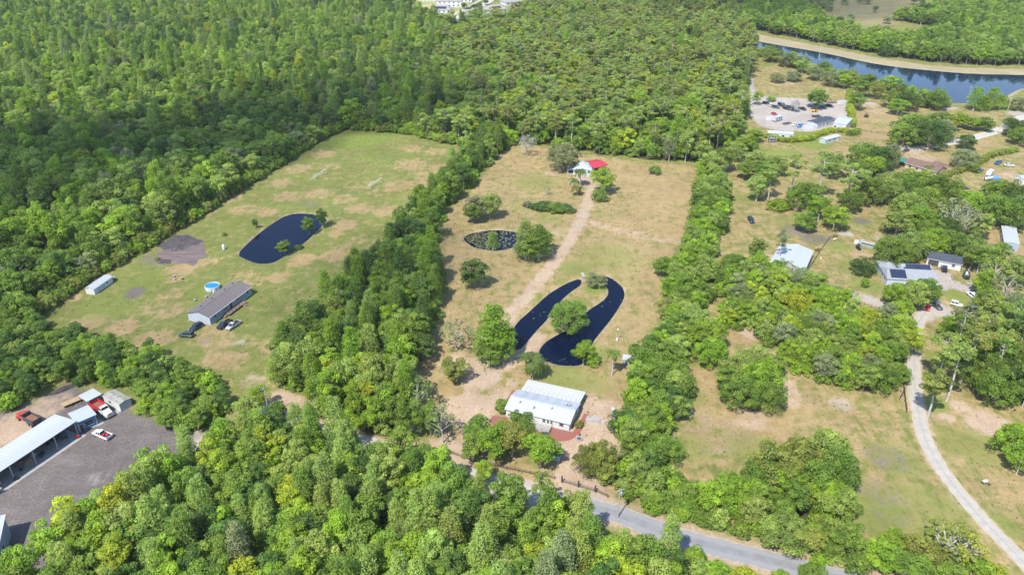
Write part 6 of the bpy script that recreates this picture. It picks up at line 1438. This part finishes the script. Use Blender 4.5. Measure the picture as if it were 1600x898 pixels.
MB().box(2.3, 2.9, -1.1, 1.1, .1, .75, .1, 0).build('bucket', M['yellow'], e); MB().tube([(.6, .6, 1.2), (2.3, .7, .5)], .09, 5).build('arm', M['yellow'], e); MB().tube([(.6, -.6, 1.2), (2.3, -.7, .5)], .09, 5).build('arm', M['yellow'], e)
for (px, py, a, m_, lab) in ((1385, 168, -.6, 'rust', 'long rusty red implement at the edge of the tan clearing'), (1412, 169, .2, 'red', 'red farm implement under the oaks near the canal'), (1285, 168, .25, 'darksteel', 'black flatbed trailer under the round tree in the storage yard'), (1300, 161, .1, 'rust', 'rusty flatbed trailer left of the big white metal shed'), (1229, 194, .5, 'darksteel', 'empty black trailer frame in the middle of the storage yard')):
    e = empty('flatbed_trailer', P(px, py), a, lab, 'trailer'); 
    MB().box(-2.8, 2.8, -.95, -.8, .55, .75).build('side_rail', M[m_], e); MB().box(-2.8, 2.8, .8, .95, .55, .75).build('side_rail', M[m_], e)
    for k in range(7): MB().box(-2.75 + k * .8, -2.2 + k * .8, -.8, .8, .6, .68).build('cross_board', M[m_], e)
    MB().tube([(2.8, 0, .6), (4.2, 0, .5)], .07, 5).build('tow_bar', M[m_], e); wheels(e, (-.5, .3), 1.15, .34, .22)
e = empty('camper', P(1214, 189), ang(P(1206, 191), P(1222, 187)), 'grey box camper with open dark side in the storage yard', 'camper')
MB().box(-3, 3, -1.2, 1.2, .6, 2.7, .05, .05).build('body', M['pale_wall'], e); MB().box(-3.05, 3.05, -1.25, 1.25, 2.702, 2.78).build('roof', M['blue_metal'], e)
for x in (-1.9, .2, 1.7): win(e, 'y', -1.2, x, 1.1, 1.0, 1.1)
wheels(e, (-.4, .4), 1.2, .34, .22)
e = empty('trampoline', P(1206, 221), 0, 'round trampoline frame with pale hoops in front of the clipped hedge', 'trampoline')
rr = 2.4; cir = [(rr * math.cos(a), rr * math.sin(a), 0) for a in np.linspace(0, 2 * math.pi, 17)]
MB().tube([(x, y, .8) for x, y, _ in cir], .08, 5, False).build('ring', M['white_gel'], e); MB().tube([(x, y, 2.6) for x, y, _ in cir], .06, 5, False).build('top_ring', M['white_gel'], e)
for k in range(0, 16, 2): MB().tube([(cir[k][0], cir[k][1], 0), (cir[k][0], cir[k][1], 2.6)], .05, 5).build('post', M['white_gel'], e)
MB().lathe([(2.3, .78), (2.3, .8)], 16).build('mat', M['black'], e)
# utility cart, golf cart
def cart(loc, a, m_, label):
    e = empty('utility_cart', loc, a, label, 'cart')
    MB().loft([ring(-1.3, .4, .9, .6), ring(0, .35, .7, .62), ring(.7, .4, .9, .62), ring(1.25, .45, .75, .5)]).build('body', m_, e)
    for x in (-.9, .6):
        for y in (-.52, .52): MB().tube([(x, y, .8), (x * .85, y, 1.85)], .03, 5).build('roof_post', M['black'], e)
    MB().box(-1.1, .8, -.62, .62, 1.85, 1.92, .06, .06).build('roof', m_, e); MB().box(-.6, -.1, -.5, .5, .7, .9).build('seat', M['black'], e); MB().box(-1.35, -.75, -.55, .55, .901, 1.0).build('tray', M['black'], e)
    wheels(e, (-.85, .85), .64, .26, .18)
cart(P(1341, 389.5), math.radians(-88), M['black'], 'small dark cart with white seat beside the long concrete basin'); 
e = empty('off_roader', P(1494, 478), math.radians(-35), 'white open off-roader with pale roof on the grass right of the turning circle', 'off_roader')
MB().loft([ring(-1.8, .45, 1.05, .75), ring(0, .4, 1.05, .8), ring(1.6, .45, 1.0, .72), ring(1.85, .5, .9, .66)]).build('body', paint('white', (.6, .6, .6)), e); cabin(e, paint('white', (.6, .6, .6)), -1.75, .6, -1.7, .35, 1.03, 1.75, .74, .68); wheels(e, (-1.15, 1.2), .84, .38, .25); lamps(e, 1.8, -1.82, .5, .7, .8)

# long concrete basin
o, r, L = frame2((1344.5, 382), (1387, 392), .4)
bs = empty('basin', o, r, 'long white concrete basin with green water and a timber cover', 'basin')
for nm_, bx_ in (('wall', (0, L, 0, .5)), ('wall', (0, L, 4.6, 5.1)), ('wall', (-.9, -.01, -.3, 5.4)), ('wall', (L + .01, L + 1.6, -.3, 5.4))): MB().box(*bx_, -.1, .5).build(nm_, M['concrete'], bs)
MB().box(.05, L - .05, .5, 2.6, -.1, .3).build('water', water_material('basin_water', (.06, .12, .10)), bs)
cb = MB().box(0, .5, 2.7, 4.5, .30, .42).mesh('cover_board', M['tanwood'])
for k in range(int(L / .55)): link('cover_board', cb, bs, (.1 + k * .55, 0, .005 * (k % 2)))
MB().tube([(0, 2.65, .55), (L, 2.65, .55)], .12, 6).build('rail', M['trim'], bs); MB().box(-2.6, -1.0, .6, 2.6, -.1, .9, .1, .1).build('pump_box', M['white_gel'], bs); MB().box(L + .2, L + 2.6, -2.6, -.4, -.1, .8, .1, .1).build('filter_box', M['steel'], bs)

# goals on the left field
def goal(p, q, label):
    pa, pb = P(*p), P(*q); a = ang(pa, pb); L = math.hypot(pb[0] - pa[0], pb[1] - pa[1]); h = 2.2; d = 1.9
    e = empty('soccer_goal', pa, a, label, 'goal', 'soccer goals on the left field')
    for x in (0, L): MB().tube([(x, 0, -.1), (x, 0, h)], .09, 6).build('post', M['trim'], e); MB().tube([(x, 0, h), (x, .7, h), (x, d, .05), (x, 0, .05)], .06, 5).build('side_frame', M['trim'], e)
    MB().tube([(0, 0, h), (L, 0, h)], .09, 6).build('crossbar', M['trim'], e); MB().tube([(0, d, .05), (L, d, .05)], .06, 5).build('ground_bar', M['trim'], e)
    n = MB()
    for k in range(1, int(L / .6)): n.tube([(k * .6, .7, h), (k * .6, d, .05)], .013, 3)
    for k in range(1, 6): f = k / 6; n.tube([(0, .7 + (d - .7) * f, h * (1 - f)), (L, .7 + (d - .7) * f, h * (1 - f))], .013, 3)
    n.build('net', M['rope_net'], e)
goal((493, 281), (510, 271), 'white soccer goal at the far left of the left field')
goal((579, 295), (597, 285), 'white soccer goal nearest the tree belt')
# small things on the left field
e = empty('propane_tank', P(350, 390), 0, 'upright white tank near the corner of the left field pond', 'tank')
MB().lathe([(.15, .0), (.55, .25), (.6, 1.2), (.5, 2.0), (.15, 2.3)], 12).build('tank', M['white_gel'], e); MB().lathe([(.7, -.1), (.7, .12)], 10).build('base', M['concrete'], e); MB().tube([(0, 0, 2.3), (0, 0, 2.6)], .08, 6).build('valve', M['steel'], e)
for k, (px, py, m_, lab) in enumerate(((273, 437, 'cream_gel', 'pale low tub next to a dark bin on the left field'), (285, 436, 'black', 'black bin standing right of the pale tub on the left field'), (272, 433, 'rust', 'rusty drum behind the pale tub on the left field'), (528, 343, 'concrete', 'pale stone near the right tip of the left field pond'), (322, 465, 'cream_gel', 'pale heap left of the grey mobile home'), (305, 470, 'concrete', 'pale block left of the grey mobile home'))):
    e = empty('bin' if 'bin' in lab or 'drum' in lab else 'tub', P(px, py), k, lab, 'container')
    MB().lathe([(.32, -.05), (.4, .3), (.43, .6), (.36, .62), (.3, .2)], 12).build('body', M[m_], e); MB().lathe([(.44, .56), (.47, .6), (.44, .64)], 12).build('rim', M['steel'], e)
bt = P(1537, 757); mbx = empty('mailbox', bt, .2, 'white box on a short post on the grass right of the gravel driveway', 'mailbox')
MB().box(-.1, .1, -.1, .1, -.1, 1.0).build('post', M['wood'], mbx); MB().prismx([(-.3, 1.0), (.3, 1.0), (.3, 1.35), (.15, 1.5), (-.15, 1.5), (-.3, 1.35)], -.5, .5).build('box', M['white_gel'], mbx); MB().box(.9, 1.7, -.5, .3, -.05, .35, .2, .2).build('stone', M['mulch'], mbx)

# ------------------------------------------------------------------ animals
def animal(loc, a, m_, label, s=1.0, down=.0):
    V = [(-.55, 0, .85), (0, 0, .84), (.5, 0, .9), (.78, 0, 1.12 - down), (1.0, 0, 1.22 - down * 1.6), (1.22, 0, 1.1 - down * 1.9)]; R = [.2, .25, .23, .12, .12, .07]; E_ = [(0, 1), (1, 2), (2, 3), (3, 4), (4, 5)]
    for root, x, b in ((2, .48, 0), (0, -.55, 1)):
        for y in (-.15, .15):
            i = len(V); V += [(x, y, .62), (x + (.06 if not b else -.1), y, .32), (x, y, .02)]; R += [.09 if not b else .11, .05, .045]; E_ += [(root, i), (i, i + 1), (i + 1, i + 2)]
    i = len(V); V += [(-.8, 0, .75), (-.85, 0, .45)]; R += [.04, .03]; E_ += [(0, i), (i, i + 1)]
    me = bpy.data.meshes.new('farm_animal'); me.from_pydata([tuple(q * s for q in v) for v in V], E_, []); me.materials.append(M[m_])
    o = link('farm_animal', me, None, (*loc, 0)); o.rotation_euler.z = a; tag(o, label, 'animal')
    o.modifiers.new('skin', 'SKIN'); sv = o.data.skin_vertices[0].data
    for k, rr_ in enumerate(R): sv[k].radius = (rr_ * s, rr_ * s)
    sv[0].use_root = True
    o.modifiers.new('smooth', 'SUBSURF').levels = 1
animal(P(1304, 376.5), .5, 'animal_tan', 'tan farm animal standing at the upper fence corner of the grassy paddock', 1.15, .25)
animal(P(1304.5, 371.5), 2.9, 'animal_dark', 'dark brown farm animal beside the tan one at the paddock fence', 1.2, .3)
animal(P(1282, 406), 1.2, 'animal_tan', 'tan farm animal by the fence right of the white metal barn', .95, .1)
animal(P(1276.5, 393), .2, 'animal_dark', 'dark farm animal behind the right wall of the white metal barn', 1.15, .3)

# ------------------------------------------------------------------ fences and poles
def fence(name, pts, label, m_, sp=2.4, h=1.3, rails=(.5, .85, 1.2), pw=.07, rw=.06):
    q = resample(pts, sp); e = empty(name, (q[0][0], q[0][1], 0), 0, label, 'fence'); o0 = q[0]
    for i, p in enumerate(q):
        x, y = p - o0; link_ = MB().box(x - pw, x + pw, y - pw, y + pw, -.15, h).build('post', M[m_], e)
        if i + 1 < len(q):
            x1, y1 = q[i + 1] - o0; d = Vector((x1 - x, y1 - y, 0)); n = Vector((-d.y, d.x, 0)).normalized() * .03
            for z in rails:
                MB().hexa([Vector((x, y, z)) - n, Vector((x1, y1, z)) - n, Vector((x1, y1, z)) + n, Vector((x, y, z)) + n], [Vector((x, y, z + rw * 2)) - n, Vector((x1, y1, z + rw * 2)) - n, Vector((x1, y1, z + rw * 2)) + n, Vector((x, y, z + rw * 2)) + n]).build('rail', M[m_], e)
    return e
fence('board_fence', PL([(1417, 540), (1411, 560), (1410, 590), (1412, 615), (1416, 645)]), 'dark board fence along the left side of the gravel driveway', 'blackwood', 2.6, 1.5)
fence('board_fence', PL([(1413, 612), (1404, 627)]), 'short dark fence spur off the driveway fence into the meadow', 'blackwood', 2.4, 1.4)
fence('road_fence', PL([(690, 703), (725, 717), (765, 728), (830, 741), (875, 750)]), 'dark two rail fence along the road left of the front gate', 'blackwood', 3.0, 1.2, (.5, 1.0), .055, .04)
fence('road_fence', PL([(932, 769), (962, 783)]), 'short dark two rail fence right of the front gate', 'blackwood', 3.0, 1.2, (.5, 1.0), .055, .04)
e = empty('front_gate', P(878, 753), ang(P(878, 753), P(930, 768)), 'dark metal gate with heavy posts at the road', 'gate'); gl = math.hypot(*(Vector(P(930, 768)) - Vector(P(878, 753))))
for x in (0, gl / 2, gl): MB().box(x - .16, x + .16, -.16, .16, -.1, 1.9).build('gate_post', M['blackwood'], e)
for k in (0, 1):
    for z in (.3, .7, 1.1): MB().tube([(.2 + k * gl / 2, 0, z), (gl / 2 - .2 + k * gl / 2, 0, z)], .05, 5).build('bar', M['darksteel'], e)
    for f in (0, .5, 1): x = .2 + k * gl / 2 + f * (gl / 2 - .4); MB().tube([(x, 0, .3), (x, 0, 1.15)], .04, 5).build('bar', M['darksteel'], e)
fence('wire_fence', PL([(1297, 372), (1285, 388), (1272, 408), (1258, 430)]), 'dark wire fence between the metal barn and the paddock', 'blackwood', 2.6, 1.1, (.4, .7, 1.0), .05, .012)
fence('wire_fence', PL([(1396, 305), (1390, 330), (1386, 365), (1388, 400)]), 'thin dark fence along the right side of the upper paddock', 'blackwood', 2.6, 1.4, (.4, .8, 1.2), .06, .025)
fence('yard_fence', PL([(1486, 433), (1500, 437)]), 'short brown board fence beside the black pickup truck', 'wood', 1.0, 1.3, (.3, .7, 1.1), .07, .06)
fence('farm_fence', PL([(1330, 468), (1350, 477), (1384, 489)]), 'brown fence behind the copse above the dry clearing', 'wood', 2.4, 1.2, (.5, 1.0), .06, .05)
fence('wire_fence', PL([(1332, 205), (1380, 209), (1410, 212)]), 'thin fence along the tan clearing below the tractor', 'blackwood', 3.2, 1.3, (.4, .8, 1.2), .07, .03)
for (px, py, h, a, lab, tf) in ((965, 808, 8.5, .4, 'utility pole with transformer by the road near the front gate', 1), (421, 652, 10, .8, 'utility pole with crossarm above the paved road in the wood', 0), (955, 668, 7.0, .2, 'service pole with white boxes right of the white house', 2), (1570, 187, 13, .3, 'tall utility pole with transformer beside the concrete road', 1), (1512, 158, 9, .5, 'utility pole with crossarm at the near bank of the canal', 0), (1279, 93, 8, .2, 'thin pale pole beside the left part of the canal', 2)):
    e = empty('utility_pole', P(px, py), a, lab, 'utility pole'); MB().tube([(0, 0, -.3), (0, 0, h)], [.17, .11], 7).build('pole', M['postwood'], e)
    if tf != 2:
        MB().box(-1.1, 1.1, -.06, .06, h - .6, h - .46).build('crossarm', M['postwood'], e)
        for x in (-1, -.4, .4, 1): MB().tube([(x, 0, h - .46), (x, 0, h - .2)], .05, 5).build('insulator', M['trim'], e)
    if tf == 1: MB().lathe([(.28, h - 2.0), (.3, h - 1.95), (.3, h - 1.1), (.2, h - 1.0)], 10, (.42, 0)).build('transformer', M['steel'], e)
    if tf == 2: MB().box(-.35, .35, -.3, -.05, h - 1.2, h - .4).build('meter_box', M['white_gel'], e); MB().box(-.2, .2, -.28, -.05, 1.0, 1.9).build('switch_box', M['steel'], e)
# lumber and felled trunks by the garage
e = empty('lumber_pile', P(1522, 446), -.2, 'untidy pile of old boards beside the white parked car', 'lumber')
for k in range(12): b_ = MB().box(-2.6, 2.6, -.14, .14, 0, .14).build('board', M['greywood' if k % 3 else 'wood'], e, loc=(.2 * (k % 4), -.9 + .35 * (k % 6), .05 + .16 * (k // 6) + .02 * (k % 3))); b_.rotation_euler.z = .25 * math.sin(k * 2.1)
tag(MB().tube([P(1513, 424) + (.4,), P(1527, 397) + (1.6,)], [.28, .16], 7).build('fallen_trunk', M['palebark']), 'long pale fallen trunk leaning behind the dark hulled boat', 'log')
tag(MB().slab([(-2.2, -1.6, .9), (2.2, -1.6, .7), (2.2, 1.6, .9), (-2.2, 1.6, 1.0)], .8).build('tarp_heap', M['tarp_blue'], loc=(*P(1553, 279), 0)), 'blue tarp heap right of the white van at the upper right', 'tarp')

# ------------------------------------------------------------------ palms
def frond_mesh(rg, L=3.2):
    V = []; A = []
    n = 9
    for i in range(n):
        t0, t1 = i / n, (i + 1) / n
        def c(t): return np.array([L * t * (1 - .18 * t), 0, .9 * t - 2.3 * t * t * t - .2 * t * t])
        a, b = c(t0), c(t1); w = .75 * math.sin(math.pi * min(1, .12 + .88 * (t0 + t1) / 2)) + .06
        for s in (-1, 1):
            for f0, f1 in ((0, .48), (.5, .98)):
                p0, p1 = a + (b - a) * f0, a + (b - a) * f1
                o = np.array([.25, s * w, -.28])
                V += [p0, p1, p1 + o * .98, p0 + o]; A += [rg.uniform(.8, 1.2)] * 4
    return cloud_mesh('frond', np.array(V), np.array(A))
FR = [frond_mesh(np.random.default_rng(900 + k)) for k in range(3)]
def palm(px, py, h, label, s=1.0, n=16, tone=(.10, .135, .03)):
    e = empty('palm_tree', P(px, py), 0, label, 'palm tree'); MB().tube([(0, 0, -.2), (.12, 0, h * .4), (0, 0, h)], [.24, .17, .14], 8).build('trunk', M['palebark'], e)
    cr = MB().tube([(0, 0, h - .1), (0, 0, h + .9)], [.17, .05], 6).build('crown', mat('palm_shaft_%d' % px, (.16, .22, .06), .6), e)
    for k in range(n):
        f = link('frond', FR[k % 3], cr, (0, 0, h + .45)); f.rotation_euler = (0, RNG.uniform(-.55, .45), k * 2.4 + RNG.uniform(-.2, .2)); f.scale = (s, s, s); f['tint'] = [c * RNG.uniform(.85, 1.15) for c in tone]
palm(832, 592, 6.4, 'palm with drooping fronds just behind the white metal roofed house', 1.45, 20)
palm(956, 586, 7.2, 'slender palm in the lawn left of the small grey hut', .8, 16, (.15, .19, .03))
palm(906, 291, 6.8, 'tall palm in front of the white cottage', 1.1, 18)
palm(897, 297, 4.2, 'short palm left of the tall palm in front of the cottage', 1.0, 14, (.12, .17, .03))
palm(901, 305, 3.0, 'low palm nearest the dirt drive below the cottage', 1.0, 14, (.15, .16, .04))
palm(824, 324, 1.2, 'stubby grey palm left of the dark shrub patch', .6, 14, (.11, .13, .08))
# lily pads
def pads(name, poly, n, seed, r0, cols, label, lo=None):
    rg = np.random.default_rng(seed); q = np.array(poly); mn, mx = q.min(0), q.max(0); mb = MB(); k = 0
    while k < n:
        x, y = rg.uniform(mn[0], mx[0]), rg.uniform(mn[1], mx[1])
        if not inside(poly, np.array([x]), np.array([y]))[0] or (lo and not lo(x, y, rg)): k += .02; continue
        r = r0 * rg.uniform(.6, 1.3); a0 = rg.uniform(0, 6.28); mb.mi = int(rg.integers(len(cols)))
        mb.add([(x + r * math.cos(a0 + t), y + r * math.sin(a0 + t), WATER_Z + .015) for t in np.linspace(0, 5.6, 7)], [tuple(range(7))]); k += 1
    tag(mb.build(name, cols), label, 'water lilies', kind='stuff')
LP = [mat('lily_pad', (.13, .16, .05), .6), mat('pale_lily_pad', (.19, .19, .08), .6), mat('brown_lily_pad', (.14, .12, .06), .6)]
pads('lily_pads', POND_LILY, 560, 3, .32, LP, 'yellow green lily pads floating on the lily pond', lambda x, y, rg: rg.random() < (1 if PIX(x, y)[0] < 775 else .3) and segdist(POND_LILY, np.array([x]), np.array([y]), True)[0] > .9)
c1, c2, c3, c4 = P(833, 487), P(958, 472), P(870, 566), P(822, 528)
pads('lily_pads', POND_WEST + [], 12, 4, .18, LP, 'loose lily pads on the left arm of the winding pond', lambda x, y, rg: min(math.hypot(x - c1[0], y - c1[1]), math.hypot(x - c4[0], y - c4[1]) + 1) < 4)
pads('lily_pads', POND_EAST + [], 20, 5, .22, LP, 'loose lily pads on the right arm of the winding pond', lambda x, y, rg: min(math.hypot(x - c2[0], y - c2[1]), math.hypot(x - c3[0], y - c3[1])) < 4.5)
# burnt patch on the left field, yard slab pieces
burn = [(238, 400), (262, 385), (272, 368), (295, 366), (315, 374), (325, 392), (318, 406), (298, 415), (262, 411), (240, 412)]
bmat = mat('burnt_ground', (.042, .036, .04), .95, (.07, .058, .06), .5, bump=.8, stretch=(.6, 2.2, 1), lo=.4, hi=.62, detail=6)
def mound(name, poly, h, m, seed):
    q = smooth(PL(poly)); c = np.mean(q, 0); rg = np.random.default_rng(seed); V = []; q = [(c[0] + (a - c[0]) * f, c[1] + (b - c[1]) * f) for (a, b), f in zip(q, (1 + rg.normal(0, .055, len(q)) + .06 * np.sin(np.arange(len(q)) * 1.3)) if h > .1 else np.ones(len(q)))]; n = len(q); F = []
    rs = (1.0, .93, .8, .6, .35)
    for i, f in enumerate(rs):
        for p in q: V.append((c[0] + (p[0] - c[0]) * f, c[1] + (p[1] - c[1]) * f, -.05 if i == 0 else h * (1 - f ** 3) * rg.uniform(.5, 1.3) + .02))
    V.append((c[0], c[1], h))
    for i in range(len(rs) - 1):
        for k in range(n): F.append((i * n + k, i * n + (k + 1) % n, (i + 1) * n + (k + 1) % n, (i + 1) * n + k))
    e_ = (len(rs) - 1) * n; F += [(e_ + k, e_ + (k + 1) % n, len(V) - 1) for k in range(n)]
    me = bpy.data.meshes.new(name); me.from_pydata(V, [], F); me.materials.append(m); me.update()
    if me.polygons[-1].normal.z < 0: me.flip_normals()
    return tag(link(name, me), kind='structure')
mound('burnt_ground', burn, .25, mat('scorched_soil', (.15, .105, .095), .95, (.085, .068, .066), .3, bump=.8, stretch=(.6, 2.2, 1), detail=6), 3)
mound('ash_patch', [(243, 386), (258, 376), (273, 368), (295, 366), (312, 374), (318, 380), (298, 388), (284, 396), (268, 394), (256, 390)], .55, bmat, 6)
mound('ash_patch', [(240, 409), (254, 404), (270, 406), (268, 412), (252, 413)], .38, bmat, 7)
mound('yard_slab', [(133, 650), (166, 656), (160, 664), (125, 672)], .05, M['concrete'], 4); mound('yard_slab', [(176, 640), (192, 636), (186, 646), (174, 650)], .05, M['concrete'], 5)

# ------------------------------------------------------------------ haze of the humid air
hz = MB().box(-4200, 4200, -450, 9200, -2.6, 150).mesh('haze', [])
hm = bpy.data.materials.new('humid_air'); hm.use_nodes = True; ht = hm.node_tree; ht.nodes.remove(ht.nodes['Principled BSDF'])
hp = ht.nodes.new('ShaderNodeVolumePrincipled'); hp.inputs['Density'].default_value = .00005; hp.inputs['Color'].default_value = (.86, .93, 1, 1); hp.inputs['Anisotropy'].default_value = .2
ht.links.new(hp.outputs[0], ht.nodes['Material Output'].inputs['Volume']); hz.materials.append(hm)
tag(link('haze', hz), kind='stuff')

# ------------------------------------------------------------------ the clouds that shade the left of the picture
def cloud(cx, cy, z, lobes, dens):
    import bmesh
    bm = bmesh.new()
    for dx, dy, rx, ry, rz in lobes:
        r = bmesh.ops.create_icosphere(bm, subdivisions=3, radius=1)
        for v in r['verts']: v.co = Vector((dx + v.co.x * rx, dy + v.co.y * ry, v.co.z * rz))
    me = bpy.data.meshes.new('cloud'); bm.to_mesh(me); bm.free()
    m = bpy.data.materials.new('cloud_vapour'); m.use_nodes = True; nt = m.node_tree; nt.nodes.remove(nt.nodes['Principled BSDF'])
    pv = nt.nodes.new('ShaderNodeVolumePrincipled'); pv.inputs['Density'].default_value = dens; pv.inputs['Color'].default_value = (.95, .96, .98, 1); pv.inputs['Anisotropy'].default_value = .5
    nt.links.new(pv.outputs[0], nt.nodes['Material Output'].inputs['Volume']); me.materials.append(m)
    tag(link('cloud', me, None, (cx, cy, z)), kind='structure')
CZ = 900.0
def shade_at(px, py):
    x, y = P(px, py); k = CZ / S_DIR.z; return x + S_DIR.x * k, y + S_DIR.y * k
def shade_over(x, y): k = CZ / S_DIR.z; return x + S_DIR.x * k, y + S_DIR.y * k
for gx, gy, rx, ry, dn in ((-245, 345, 105, 72, .016), (-160, 398, 72, 44, .0145), (-85, 464, 95, 38, .0135), (-235, 240, 75, 45, .006), (-135, 200, 60, 22, .003), (-48, 252, 26, 42, .005), (-15, 268, 30, 48, .0012), (-110, 290, 55, 85, .0007), (250, 900, 190, 150, .008)):
    x, y = shade_over(gx, gy)
    cloud(x, y, CZ, [(0, 0, rx, ry, 55)], dn)
